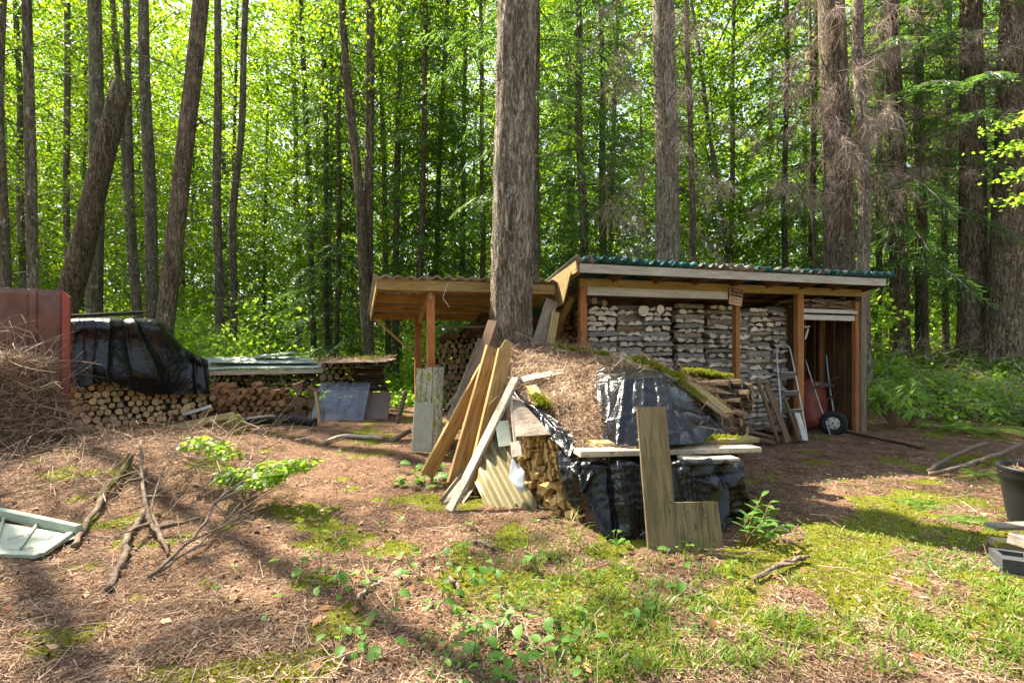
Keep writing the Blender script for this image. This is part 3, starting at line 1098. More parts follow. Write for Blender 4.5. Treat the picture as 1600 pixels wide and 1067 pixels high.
HT = lambda i, s=1.0, z=1.0: (HIGH[i % 3], s, z)
FT = lambda i, s=1.0, z=1.0: (FULL[i % 4], s, z)
BT = lambda i, s=1.0, z=1.0: (BARE[i % 3], s, z)
MT = lambda i, s=1.0, z=1.0: (HEMS[i % 3], s, z)
FR = lambda i, s=1.0, z=1.0: (FIRS[i % 2], s, z)
DT = lambda i, s=1.0, z=1.0: (DEADS[i % 3], s, z)

# the big fir in the middle, its bark modelled
tree('fir_tree', 'big fir trunk with pale furrowed bark, boards leaning on its foot', 6.45, (800, 530), (808, 0), 66, 60, B_FIR, [(FIR_TOP, 1.0, 1.0)], 19, None, n=72, res=0.07, rough=0.04, flare=0.3, fine=True, sway=0.015)
for px, Y, lab in ((1225, 16.0, 'green hemlock filling the gap over the shed sign'), (1372, 17.0, 'green hemlock between the shed end and the dark firs'), (1478, 16.5, 'green hemlock between the narrow dark fir and the swelling fir'), (1640, 15.0, 'green hemlock at the picture edge past the last big trunk')):
    tree('hemlock_tree', lab, Y, (px, 500), (px + 4, 100), 9, 7, B_DARK, [(HEMS[px % 3], 1.15, 1.15)], 15)
# by the tarp and the log piles
tree('alder_tree', 'straight grey trunk cut by the picture edge above the red metal fence', 10.5, (8, 440), (3, 0), 15, 13, B_GREY, [BT(0), (TOPS[0], 1.0, 1.0)], 19)
tree('alder_tree', 'slim grey trunk rising behind the red metal fence rib', 9.0, (52, 470), (40, 0), 16, 13, B_GREY, [BT(1, 0.7)], 18, sway=0.04)
tree('alder_tree', 'thin dark straight trunk between fence and broken leaning trunk', 17.0, (107, 430), (105, 0), 9, 8, B_GREY, [HT(2, 0.7)], 16)
tree('alder_tree', 'stout mossy upright trunk crossed by the broken leaning trunk', 14.0, (147, 480), (150, 0), 22, 18, B_GREY, [BT(2)], 17)
st = tree('broken_tree', 'broken-off dead trunk leaning, with a splintered top, behind the black tarp', 12.2, (105, 480), (189, 140), 34, 27, B_DARK, [], W(0, 132, 12.2).z, None, cat='dead tree', sway=0.02)
sp = MB()
tp = W(191, 132, 12.2)
for k in range(7):
    q = tp + Vector((random.uniform(-0.18, 0.16), random.uniform(-0.15, 0.15), -0.12))
    sp.tube([q, q + Vector((random.uniform(-0.02, 0.05), 0, random.uniform(0.12, 0.4) if q.x < tp.x else 0.14))], [0.05, 0.01], 5)
obj('splinter', sp.mesh('splinter'), st, None, B_DARK)
tree('alder_tree', 'thin pale trunk emerging above the broken trunk top', 16.0, (204, 380), (176, 0), 9, 8, B_GREY, [HT(1, 0.8)], 16)
tree('alder_tree', 'thin speckled trunk just beyond the broken trunk, over the tarp', 15.0, (214, 470), (196, 0), 11, 8, B_GREY, [BT(0, 0.8)], 16)
tree('alder_tree', 'grey mottled trunk touching the brown leaning trunk at its foot', 13.6, (238, 480), (227, 0), 18, 14, B_GREY, [BT(1)], 17)
tree('conifer_tree', 'stout brown trunk leaning towards the middle behind the black tarp', 12.0, (258, 500), (314, 0), 26, 23, B_RED, [BT(2, 1.2), BT(0, 1.1)], 16, sway=0.03)
tree('alder_tree', 'slender olive trunk of a close pair behind the sheet-covered pile', 15.0, (342, 550), (338, 0), 14, 10, B_GREY, [BT(1)], 17)
tree('alder_tree', 'thin bent trunk of a close pair behind the sheet-covered pile', 15.5, (362, 550), (386, 0), 11, 9, B_GREY, [BT(0, 0.6)], 16, sway=0.1)
tree('alder_tree', 'thin dark trunk among hemlock sprays, first beyond the close pair', 18.0, (488, 470), (470, 0), 9, 7, B_DARK, [HT(1)], 17)
tree('hemlock_tree', 'young hemlock with dark green sprays beyond the sheet-covered pile', 17.0, (512, 540), (506, 100), 9, 7, B_DARK, [MT(0)], 14)
tree('hemlock_tree', 'thin double-stemmed hemlock with drooping sprays beyond the split log pile', 16.5, (526, 540), (532, 150), 8, 6, B_DARK, [MT(1, 0.9)], 13)
tree('conifer_tree', 'dark curved trunk of the tall pair beside the open lean-to', 14.0, (572, 480), (537, 0), 17, 11, B_DARK, [HT(2, 0.8)], 17, sway=0.06)
tree('conifer_tree', 'dark straight trunk of the tall pair beside the open lean-to', 14.3, (576, 550), (580, 0), 16, 13, B_DARK, [BT(1, 0.8), HT(1, 0.8)], 17, sway=0.03)
tree('alder_tree', 'thin dark trunk over the lean-to roof corner', 17.0, (620, 440), (625, 0), 11, 8, B_DARK, [FT(1, 0.9)], 17)
tree('hemlock_tree', 'thin hemlock trunk over the lean-to, sprays hanging halfway up', 15.5, (655, 430), (664, 60), 9, 7, B_DARK, [MT(2, 1.05, 1.15)], 15)
tree('hemlock_tree', 'slight hemlock trunk over the lean-to roof, next to the big fir', 17.5, (680, 430), (692, 150), 9, 7, B_DARK, [MT(0, 1.0, 1.1)], 15)
tree('alder_tree', 'thin grey-green trunk close to the big fir, above the lean-to', 18.5, (720, 430), (728, 60), 8, 6, B_GREY, [FT(3, 0.9)], 17)
tree('conifer_tree', 'dark trunk half hidden by the big fir', 11.5, (839, 430), (838, 60), 13, 13, B_DARK, [FR(1)], 17)
tree('hemlock_tree', 'dark hemlock between the big fir and the mossy fir over the shed roof', 14.0, (912, 405), (904, 80), 13, 11, B_DARK, [MT(1, 1.15, 1.15)], 15)
tree('hemlock_tree', 'dark slender hemlock just short of the mossy fir over the shed roof', 15.0, (945, 405), (941, 150), 12, 8, B_DARK, [MT(2, 1.1)], 14)
tree('fir_tree', 'straight fir with one sunlit mossy flank behind the shed roof', 11.0, (1043, 410), (1038, 0), 37, 33, B_FIR, [DT(0, 0.9)], 18, n=20, res=0.2, sway=0.02)
tree('conifer_tree', 'thin pinkish trunk next to the mossy fir, over the shed roof', 14.0, (1082, 410), (1074, 80), 10, 8, B_RED, [BT(1, 0.8)], 15)
tree('alder_tree', 'thin leaning trunk over the middle of the shed roof', 17.0, (1140, 400), (1108, 190), 8, 6, B_GREY, [FT(0, 0.9)], 16)
tree('conifer_tree', 'pole-thin dark trunk before the two firs over the shed', 12.5, (1275, 420), (1268, 140), 7, 5, B_DARK, [BT(2, 0.5, 0.9)], 10)
tree('fir_tree', 'massive red-brown fir trunk behind the shed roof, hung with dead twigs', 11.5, (1313, 415), (1299, 0), 43, 36, B_RED, [DT(1, 1.1)], 18, n=20, res=0.2, sway=0.02)
tree('fir_tree', 'slim grey lichened trunk beside the massive red-brown fir', 10.8, (1350, 415), (1344, 0), 18, 16, B_FIR, [DT(2, 0.8)], 15)
tree('fir_tree', 'dark fir first past the shed end, standing in brushwood', 13.2, (1406, 520), (1396, 100), 26, 20, B_DARK, [DT(0, 0.7), (HEMS[1], 1.1, 1.25)], 18)
tree('fir_tree', 'narrow dark fir, second past the shed end', 15.0, (1440, 500), (1436, 150), 17, 13, B_DARK, [MT(0, 1.1, 1.2)], 16)
tree('fir_tree', 'tall fir with a swelling foot, next to the last big trunk', 12.8, (1520, 510), (1518, 0), 38, 27, B_RED, [DT(1, 1.1), FR(1, 1.1)], 18, n=20, res=0.2, flare=0.5, sway=0.02)
tree('fir_tree', 'thick grey-brown leaning fir, the last big trunk past the shed', 12.2, (1566, 530), (1588, 30), 47, 38, B_RED, [DT(2, 1.1)], 17, n=20, res=0.2, flare=0.5, sway=0.03)

tree('alder_tree', 'leafy alder standing just outside the picture beside the fence', 8.7, (-95, 520), (-110, 0), 24, 20, B_GREY, [HT(0, 0.8, 0.95)], 17)
# trees deeper in the wood: each a thing, crowns shared
deep = []
for Y0, Y1, n in ((17, 22, 20), (22, 29, 26), (29, 38, 22)):
    for i in range(n):
        Y = random.uniform(Y0, Y1)
        fx = (i + random.uniform(0.1, 0.9)) / n
        px = -250 + 2100 * fx
        deep.append((px, Y))
ZONES = [(40, 'in the wood above the red fence'), (105, 'between the slim fence trunk and the broken trunk'), (200, 'behind the broken leaning trunk'), (300, 'beside the brown leaning trunk'), (400, 'around the close slender pair'), (500, 'over the long metal sheets'), (600, 'around the tall dark pair'), (700, 'over the lean-to roof'), (780, 'just short of the big fir'), (860, 'behind the big fir'), (1000, 'over the high corner of the shed'), (1150, 'around the mossy-flanked fir'), (1290, 'over the sign on the shed'), (1400, 'around the massive red-brown fir'), (1510, 'between the dark firs past the shed'), (1610, 'around the last big trunks'), (5000, 'beyond the last big trunk')]
zcount = {}
deep.sort()
for i, (px, Y) in enumerate(deep):
    zone = next(z for lim, z in ZONES if px < lim) if px > -20 else 'in the wood past the red fence'
    lean = random.uniform(-14, 14)
    conifer = (px > 820 and random.random() < 0.6) or (380 < px < 800 and random.random() < 0.25)
    w = random.uniform(0.13, 0.26) * F / Y
    key = (zone, conifer)
    zcount[key] = zcount.get(key, 0) + 1
    nth = ('first', 'second', 'third', 'fourth', 'fifth', 'sixth', 'seventh', 'eighth', 'ninth', 'tenth', 'eleventh', 'twelfth', 'thirteenth')[zcount[key] - 1]
    if conifer:
        tree('hemlock_tree', '%s slim dark hemlock deep %s' % (nth, zone), Y, (px, 500), (px + lean, 100), w, w * 0.8, B_DARK, [MT(i, random.uniform(0.9, 1.3), random.uniform(0.9, 1.35))], 15, 'hemlocks deep in the wood', n=7, res=1.2)
    else:
        tree('alder_tree', '%s slim leafy alder deep %s' % (nth, zone), Y, (px, 500), (px + lean, 100), w, w * 0.75, B_GREY, [FT(i, random.uniform(0.9, 1.25), random.uniform(0.95, 1.25))], 16, 'alders deep in the wood', n=7, res=1.2)


# the far wood: beyond the trees one can tell apart
n = 330000
fy = rng.uniform(38, 58, n)
fxx = rng.uniform(-1.25, 1.25, n) * fy
cl = fbm(np.stack([fxx * 0.35, fy * 0.35, rng.random(n) * 0], -1), 3)
fz = rng.random(n) ** 1.2 * (36 + 12 * (cl - 0.5))
keep = fbm(np.stack([fxx * 0.3, fz * 0.3, fy * 0.05], -1), 3) > 0.33
P = np.stack([fxx, fy, fz + 0.3], -1)[keep & ((fz < 18) | (rng.random(n) < 0.6))]
V, Fq = leaf_quads(P, 0.40 * (0.5 + rng.random(len(P))), 0.4, 0.8)
tag(obj('far_wood', new_mesh('far_wood', V, [Fq]), mat=LEAF), 'far mass of bright green leaves beyond the trees', kind='stuff')

n = 45000  # unseen leaves added behind the camera: less low sky fill, darker tarp reflections
a = rng.uniform(math.pi * 0.97, math.pi * 2.03, n)
rr = rng.uniform(20, 34, n)
P = np.stack([rr * np.cos(a), rr * np.sin(a) - 2, 0.3 + 9 * rng.random(n) ** 0.9], -1)
P = P[fbm(P * 0.35, 3) > 0.36]
V, Fq = leaf_quads(P, 0.55 * (0.5 + rng.random(len(P))), 0.4, 0.8)
tag(obj('unseen_leaf_ring', new_mesh('unseen_leaf_ring', V, [Fq]), mat=LEAF), 'unseen ring of leaves added behind the camera to cut sky fill', kind='stuff')

# undergrowth between the trunks: leaf clumps over the ground
def clump_field(n, X, Yr, hmax, per, leaf, spread, keepf=None, floor=0.05):
    x = rng.uniform(X[0], X[1], n)
    y = rng.uniform(Yr[0], Yr[1], n)
    h = fbm(np.stack([x * 0.5, y * 0.5, 0 * x + 3], -1), 3)
    z = gz_arr(x, y) + floor + rng.random(n) * hmax * sstep(0.3, 0.7, h)
    c = np.stack([x, y, z], -1)
    if keepf is not None:
        c = c[keepf(c[:, 0], c[:, 1])]
    P = np.repeat(c, per, 0) + rng.normal(size=(len(c) * per, 3)) * spread * np.array([1, 1, 0.6])
    return leaf_quads(P, leaf * (0.5 + rng.random(len(P))), 0.7, 0.7)


behind = lambda x, y: ~((x > -2.6) & (x < 6.5) & (y < 11.2)) & (y > 11.6 - 0.0 * x)
a = clump_field(5200, (-17, 9), (11.8, 17), 2.4, 15, 0.12, 0.22, behind)
b_ = clump_field(5200, (-28, 26), (17, 32), 3.2, 13, 0.18, 0.36)
V, Fq = join([a, b_])
tag(obj('undergrowth', new_mesh('undergrowth', V, [Fq]), mat=LEAF2), 'bright leafy undergrowth between the trunks', kind='stuff')

# ------------------------------------------------------------------ the firewood shed
def SP(px, py, v):
    """The point of the shed-frame plane V that the photograph shows at px, py."""
    u = U(px, v)
    p = S(u, v, 0)
    p.z = EYE - (py - CY) / F * p.y
    return p


UR = U(1346, 0)                 # the open end's post
RZ = lambda v: 2.50 - 0.17 * (v + 0.42)      # underside of the roof sheets
UL, UE = U(905, -0.4), U(1383, -0.4)
shed = thing('wood_shed', 'open-fronted timber firewood shed under a teal corrugated roof', 'shed', S(0, 0, 0))


def beam_(name, a, b, w, t, hint, mat, parent=shed, **kw):
    return board(name, a, b, w, t, hint, mat, parent, **kw)


Zh = (0, 0, 1)
for px, w in ((910, 0.10), (1150, 0.075), (1248, 0.12)):
    u = U(px, 0)
    beam_('post', S(u, 0.0, -0.05), S(u, 0.0, 2.232), w, 0.09, SU, M_POST)
beam_('post', S(UR, 0.0, -0.05), S(UR, 0.0, 2.232), 0.12, 0.09, SU, M_GREY)
beam_('post', S(UR - 0.115, 0.01, -0.05), S(UR - 0.115, 0.01, 2.15), 0.09, 0.07, SU, M_POST)
for u in (0.0, 2.3, UR):
    beam_('post', S(u, 2.8, -0.05), S(u, 2.8, RZ(2.8) - 0.13), 0.09, 0.09, SU, M_BROWN)
beam_('front_beam', S(-0.06, -0.012, 2.29), S(UR + 0.06, -0.012, 2.29), 0.115, 0.07, Zh, M_OLIVE, seg=10)
beam_('fascia', S(UL, -0.40, 2.425), S(UE, -0.40, 2.425), 0.115, 0.03, Zh, M_FASCIA, seg=12)
beam_('header_board', S(0.056, -0.03, 2.185), S(U(1137, -0.03), -0.03, 2.185), 0.125, 0.022, Zh, M_WHITE, seg=6)
beam_('rear_beam', S(-0.06, 2.8, RZ(2.8) - 0.075), S(UR + 0.06, 2.8, RZ(2.8) - 0.075), 0.10, 0.06, Zh, M_BROWN)
nr = 9
for i in range(nr):
    u = UL + 0.02 + (UE - UL - 0.04) * i / (nr - 1)
    h = 0.12
    beam_('rafter', S(u, -0.38, RZ(-0.38) - h / 2 - 0.01), S(u, 3.1, RZ(3.1) - h / 2 - 0.01), h, 0.04, Zh, M_OLIVE if i == 0 else M_BROWN)
beam_('barge_board', S(UL - 0.035, -0.41, RZ(-0.41) - 0.055), S(UL - 0.035, 3.1, RZ(3.1) - 0.055), 0.15, 0.025, Zh, M_OLIVE)
for v in (0.6, 1.4, 2.2):
    beam_('purlin', S(UL, v, RZ(v) - 0.155), S(UE, v, RZ(v) - 0.155), 0.035, 0.06, Zh, M_BROWN)
# plywood gusset and the diagonal brace at the corner post
gs = MB()
for dy in (0.0,):
    a, b, c_, d = S(UL - 0.055, -0.30, RZ(-0.3) - 0.09), S(UL - 0.055, 0.55, RZ(0.55) - 0.10), S(UL - 0.055, 0.28, 1.94), S(UL - 0.055, -0.05, 2.0)
    n_ = SU * -0.016
    gs.add([tuple(p) for p in (a, b, c_, d)] + [tuple(p + n_) for p in (a, b, c_, d)], [(0, 1, 2, 3), (7, 6, 5, 4), (0, 4, 5, 1), (1, 5, 6, 2), (2, 6, 7, 3), (3, 7, 4, 0)])
obj('gusset_plate', gs.mesh('gusset'), shed, None, M_OLIVE)
beam_('brace', SP(893, 466, 0.25), SP(862, 532, 0.9), 0.10, 0.035, SU, M_OLIVE)
# roof: corrugated sheets lapped side by side
cols = [M_ROOFGREY, M_TEAL, M_TEAL, M_ROOFGREY, M_ROOFGREY, M_TEAL, M_ROOFGREY, M_TEAL, M_TEAL]
widths = [0.04, 0.14, 0.14, 0.11, 0.10, 0.12, 0.09, 0.13, 0.13]
u0, tot = UL - 0.06, UE - UL + 0.14
acc = 0.0
for i, (m_, w) in enumerate(zip(cols, widths)):
    a = u0 + tot * acc
    acc += w / sum(widths)
    wd = tot * w / sum(widths) + 0.04
    lift = 0.034 + 0.006 * (i % 2)
    dv = random.uniform(-0.02, 0.03)
    me = corrugated(S(a, -0.47 + dv, RZ(-0.47 + dv) + lift), SU * wd, SV * 3.7 + Vector((0, 0, -0.17 * 3.7)), 0.165, 0.033, 0.005, 10, 4, 0.02, i * 3.1)
    obj('roof_sheet', me, shed, None, m_)
# foam closure ends of each ridge, dark lumps of teal along the eave
for k in range(30):
    u = UL + 0.05 + k * (UE - UL - 0.08) / 29
    cl = MB().tube([S(u, -0.50, RZ(-0.5) + 0.035), S(u + 0.01, -0.40, RZ(-0.4) + 0.033)], [0.022, 0.032], 8, jitter=0.22)
    obj('roof_closure', cl.mesh('closure'), shed, None, M_TEAL if random.random() < (0.25 if 9 < k < 14 or 16 < k < 20 else 0.85) else M_ROOFGREY)
# walls: vertical boards
def wall_boards(u_a, v_a, u_b, v_b, z0, z1f, w=0.19):
    a, b = S(u_a, v_a, 0), S(u_b, v_b, 0)
    L = (b - a).length
    d = (b - a) / L
    n = int(L / w)
    for i in range(n):
        p = a + d * (i + 0.5) * L / n
        v = v_a + (v_b - v_a) * (i + 0.5) / n
        zt = z1f(v)
        p.z = 0
        board('wall_board', p + Vector((0, 0, z0)), p + Vector((0, 0, zt)), L / n - 0.012, 0.02, d, M_DARKWALL, shed, seg=2)


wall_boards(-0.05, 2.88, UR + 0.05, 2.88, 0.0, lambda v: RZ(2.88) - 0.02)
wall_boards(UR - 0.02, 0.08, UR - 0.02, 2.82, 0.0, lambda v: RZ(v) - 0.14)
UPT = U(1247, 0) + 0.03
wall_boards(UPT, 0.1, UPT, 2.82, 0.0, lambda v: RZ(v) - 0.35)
# tool bay: header boards and a shelf
ua, ub = UPT + 0.03, UR - 0.16
za = SP(1295, 483, 0.0).z
for py, h, v in ((486, 0.06, -0.03), (496, 0.085, 0.0)):
    z = SP(1295, py, v).z
    beam_('door_header', S(ua, v, z), S(ub + 0.02, v, z - 0.01), h, 0.024, Zh, M_WHITE)
beam_('shelf', S(ua, 0.35, za + 0.02), S(ub + 0.1, 0.35, za + 0.02), 0.65, 0.02, SV, M_BROWN)
for v in (0.7, 1.3):
    beam_('wall_stud', S(UR - 0.06, v, 0.02), S(UR - 0.06, v, RZ(v) - 0.17), 0.04, 0.085, SV, M_POST)

# the sign, nailed to the post and hanging crooked
sg = SP(1150, 463, -0.075)
sM = frame_of(sg - (SU * 0.14 + Vector((0, 0, -0.02))), sg + (SU * 0.14 + Vector((0, 0, -0.02))), Zh)
sign = tag(obj('sign', MB().box((0, 0, 0), (0.232, 0.262, 0.012)).mesh('sign'), None, sM, M_SIGN), 'faded orange and black timber sale sign nailed on a shed post', 'sign')
obj('black_panel', MB().box((0, 0.055, 0.0072), (0.212, 0.125, 0.002)).mesh('black_panel'), sign, sM, M_SIGNDARK)


def lettering(body, size, x, y, mat, z):
    cu = bpy.data.curves.new('lettering', 'FONT')
    cu.body = body
    cu.size = size
    cu.align_x = 'CENTER'
    cu.align_y = 'CENTER'
    cu.extrude = 0.0006
    cu.materials.append(mat)
    tmp = bpy.data.objects.new('lettering', cu)
    me = bpy.data.meshes.new_from_object(tmp)
    bpy.data.objects.remove(tmp)
    o = bpy.data.objects.new('lettering', me)
    C.objects.link(o)
    o.parent = sign
    o.matrix_basis = Matrix.Translation((x, y, z))


lettering('TIMBER', 0.052, 0, 0.082, M_SIGNRED, 0.0092)
lettering('SALE AREA', 0.046, 0, 0.03, M_SIGNRED, 0.0092)
lettering('No Firewood', 0.036, 0, -0.045, M_SIGNDARK, 0.0075)
lettering('Cutting Allowed', 0.030, 0, -0.09, M_SIGNDARK, 0.0075)

# ------------------------------------------------------------------ firewood, log by log
def half_log(L, w, h):
    """A split half log along X: bark over the top (0), split face below (1), sawn ends (2)."""
    kind = random.choice(('half', 'half', 'slab', 'quarter', 'quarter'))
    n = 7
    V, ft, fb = [], [], []
    apex = random.uniform(-0.35, 0.35)
    for i in range(4):
        s = i / 3
        k = 1 + random.uniform(-0.06, 0.06)
        o = random.uniform(-0.004, 0.004)
        for j in range(n):
            a = math.pi * j / (n - 1)
            y, z = math.cos(a), math.sin(a) ** 0.85
            if kind == 'quarter':            # two split faces meeting at a ridge, bark on one flank
                u = 1 - 2 * j / (n - 1)
                z = (1 - abs(u - apex) / (1 + (apex if u < apex else -apex))) ** 0.8 if j not in (0, n - 1) else 0.0
                y = u
            elif kind == 'slab':
                z = min(1.0, z * 1.7) * 0.82
            V.append((-L / 2 + L * s + (random.uniform(-0.008, 0.008) if i in (0, 3) else 0), y * w / 2 * k + o, z * h * k - h * 0.5 + random.uniform(-0.003, 0.003)))
    for i in range(3):
        for j in range(n - 1):
            ft.append((i * n + j, i * n + j + 1, (i + 1) * n + j + 1, (i + 1) * n + j))
        fb.append((i * n + n - 1, i * n, (i + 1) * n, (i + 1) * n + n - 1))
    mb = MB()
    for q, f in enumerate(ft):
        mb.f.setdefault(4, []).append(f)
        mb.m.setdefault(4, []).append(1 if kind == 'quarter' and q % (n - 1) < 3 else 0)
    mb.add(V, [], 0)
    mb.f.setdefault(4, []).extend(fb)
    mb.m.setdefault(4, []).extend([1] * len(fb))
    for e in (0, 3):
        f = [e * n + j for j in range(n)]
        mb.f.setdefault(n, []).append(f if e == 0 else f[::-1])
        mb.m.setdefault(n, []).append(2)
    return mb


def round_log(L, r, k=9):
    mb = MB()
    mb.tube([(-L / 2, 0, 0), (-L / 6, random.uniform(-1, 1) * r * 0.1, 0), (L / 6, 0, random.uniform(-1, 1) * r * 0.1), (L / 2, 0, 0)], r, k, 0, True, 1, 0.07)
    return mb


def wedge_log(L, r, nside):
    """A split wedge: irregular polygon end, faces straight along the grain."""
    a0 = random.uniform(0, 6.28)
    ang = sorted(a0 + 6.283 * (i + random.uniform(-0.28, 0.28)) / nside for i in range(nside))
    pr = [(math.cos(a) * r * random.uniform(0.75, 1.15), math.sin(a) * r * random.uniform(0.7, 1.0)) for a in ang]
    V = [(-L / 2 + random.uniform(-.01, .01), y, z) for y, z in pr] + [(L / 2 + random.uniform(-.01, .01), y * 0.97, z * 0.97) for y, z in pr]
    mb = MB().add(V, [(i, (i + 1) % nside, nside + (i + 1) % nside, nside + i) for i in range(nside)], 0)
    mb.f.setdefault(nside, []).extend([list(range(nside))[::-1], [nside + i for i in range(nside)]])
    mb.m.setdefault(nside, []).extend([1, 1])
    return mb


HALF = [half_log(0.42, random.uniform(0.105, 0.14), random.uniform(0.06, 0.078)).mesh('half_log', (M_BARK_BIRCH, M_PALE, M_END_BIRCH)) for _ in range(16)]
ROUNDS = [round_log(0.36, 0.058 * random.uniform(0.78, 1.12)).mesh('round_log', (M_BARK_LOG, M_END_ROUND)) for _ in range(8)]
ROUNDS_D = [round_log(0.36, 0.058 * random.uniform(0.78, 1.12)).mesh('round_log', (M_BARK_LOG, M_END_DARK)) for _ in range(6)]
WEDGES = [wedge_log(0.4, random.uniform(0.075, 0.12), random.choice((4, 5, 5, 6))).mesh('split_wedge', (M_SPLIT_OR, M_SPLIT_OR)) for _ in range(9)]


def axes(x, up, p, roll=0.0, s=1.0):
    x = Vector(x).normalized()
    up = Vector(up)
    y = up.cross(x).normalized()
    z = x.cross(y)
    M = Matrix((x, y, z)).transposed().to_4x4()
    M.translation = p
    return M @ Matrix.Rotation(roll, 4, 'X') @ Matrix.Diagonal((s, s, s, 1))


STACKS = [(919, 963, 477, 552), (966, 1003, 476, 562), (1005, 1050, 478, 582), (1058, 1100, 474, 600), (1108, 1147, 477, 612), (1153, 1171, 486, 672), (1172, 1205, 481, 672), (1207, 1241, 480, 672)]
n_split = 0
J = lambda s: random.uniform(-s, s)
for si, (xa, xb, yt, yb) in enumerate(STACKS):
    v0 = 0.20 + (0.06 if si in (3, 4) else 0) + J(0.02)
    ua, ub = U(xa, v0), U(xb, v0)
    zt = SP((xa + xb) / 2, yt, v0).z
    zb = SP((xa + xb) / 2, yb, v0).z
    z, k = zt, 0
    wdt = ub - ua
    while z > 0.03:
        seen = z > zb
        if not seen:
            break
        crs = ORD[min(k, len(ORD) - 1)]
        lean = (zt - z) * (0.02 if si < 4 else 0.0)
        if (k + si) % 2 == 0 or random.random() < 0.12:
            m_ = max(1, int(round(wdt / random.uniform(0.115, 0.155))))
            for j in range(m_):
                u = ua + wdt * (j + 0.5) / m_ + J(0.012) + lean
                p = S(u, v0 + 0.21 + J(0.035), z - 0.036 + J(0.006))
                flip = random.random() < 0.12
                M = axes(SV + SU * J(0.05), (0, 0, -1 if flip else 1), p, J(0.25), 1.0) @ Matrix.Diagonal((1, random.uniform(0.95, 1.35), random.uniform(0.75, 1.05), 1))
                o = obj('split_log', random.choice(HALF), None, M)
                tag(o, 'end-on birch half log, %s shed stack from the corner post, %s course from its %s' % (NTH[si], crs if k else 'uppermost', 'top'), 'firewood log', 'birch half logs stacked crosswise in the shed')
                n_split += 1
        else:
            m_ = 1 if wdt < 0.5 else 2
            for j in range(m_):
                L = wdt / m_
                u = ua + L * (j + 0.5) + J(0.02) + lean
                p = S(u, v0 + 0.065 + J(0.02), z - 0.036 + J(0.004))
                M = axes(SU + SV * J(0.04) + Vector((0, 0, J(0.03))), (0, 0, 1), p, random.choice((0, 0, 0.5, 1.6, -0.4)) + J(0.2), 1.0) @ Matrix.Diagonal((L / 0.42 * random.uniform(0.93, 1.03), 1.1, random.uniform(1.0, 1.25), 1))
                o = obj('split_log', random.choice(HALF), None, M)
                tag(o, 'lengthwise grey-barked birch log, %s shed stack from the corner post, %s course from its top' % (NTH[si], crs if k else 'uppermost'), 'firewood log', 'birch half logs stacked crosswise in the shed')
                n_split += 1
        z -= 0.074 + J(0.003)
        k += 1
# rounds lying on the stacks
for px, py, s, lab in ((930, 470, 0.9, 'small round birch log lying on the first shed stack, next to the post'), (947, 473, 0.8, 'small round birch log lying on the first shed stack, away from the post'), (1001, 486, 1.45, 'fat round birch log between the tops of two shed stacks'), (1030, 484, 1.2, 'round birch log on the top of the third shed stack')):
    me = round_log(0.36, 0.055).mesh('round_birch', (M_BARK_BIRCH, M_END_BIRCH))
    p = SP(px, py, 0.2)
    tag(obj('birch_round', me, None, axes(SV, (0, 0, 1), p + SV * 0.18, J(3), s)), lab, 'firewood log', 'round birch logs on top of the shed stacks')
# brown logs left of the corner post, inside the shed end
for r_ in range(9):
    for j in range(3):
        p = SP(876 + j * 11 + (r_ % 2) * 4, 486 + r_ * 8.5, 1.0)
        M = axes(-SV, (0, 0, 1), p + SV * 0.2, J(0.3), 0.85)
        tag(obj('brown_log', WEDGES[(r_ * 3 + j) % 9], None, M @ Matrix.Diagonal((1, 0.75, 0.6, 1))), 'brown split log end in the shed corner between big fir and post', 'firewood log', 'brown split logs in the shed corner beside the big fir')

print('split logs', n_split)

# the round log pile under the black tarp by the red fence
P0, P1 = W(107, 600, 8.35), W(332, 616, 10.25)
P0.z = P1.z = 0
dl = (P1 - P0)
LL = dl.length
dl.normalize()
nl = Vector((dl.y, -dl.x, 0))
n_round = 0
row, z = 0, 0.06
while z < 0.95:
    k = 0
    t = 0.06 + (0.062 if row % 2 else 0)
    while t < LL - 0.02:
        p = P0 + dl * t
        g = gz(p.x, p.y)
        top = np.interp(t / LL, [0, 0.22, 0.35, 0.5, 0.75, 1.0], [0.80, 0.86, 0.78, 0.60, 0.52, 0.42])
        if z < top + 0.05:
            p = p + Vector((0, 0, max(g, -0.05) + z + J(0.012))) + dl * J(0.014) - nl * (0.18 + random.uniform(-0.05, 0.06))
            o = obj('round_log', random.choice(ROUNDS), None, axes(nl + dl * J(0.05) + Vector((0, 0, J(0.05))), (0, 0, 1), p, J(3.1), random.uniform(0.70, 1.18)))
            where = 'lowest row' if row == 0 else '%s row up' % NTH[row]
            tag(o, 'round log end under the black tarp beside the red fence, %s' % where, 'firewood log', 'round logs in the pile beside the red fence')
            n_round += 1
        t += 0.124
    z += 0.107
    row += 1
print('round logs', n_round)

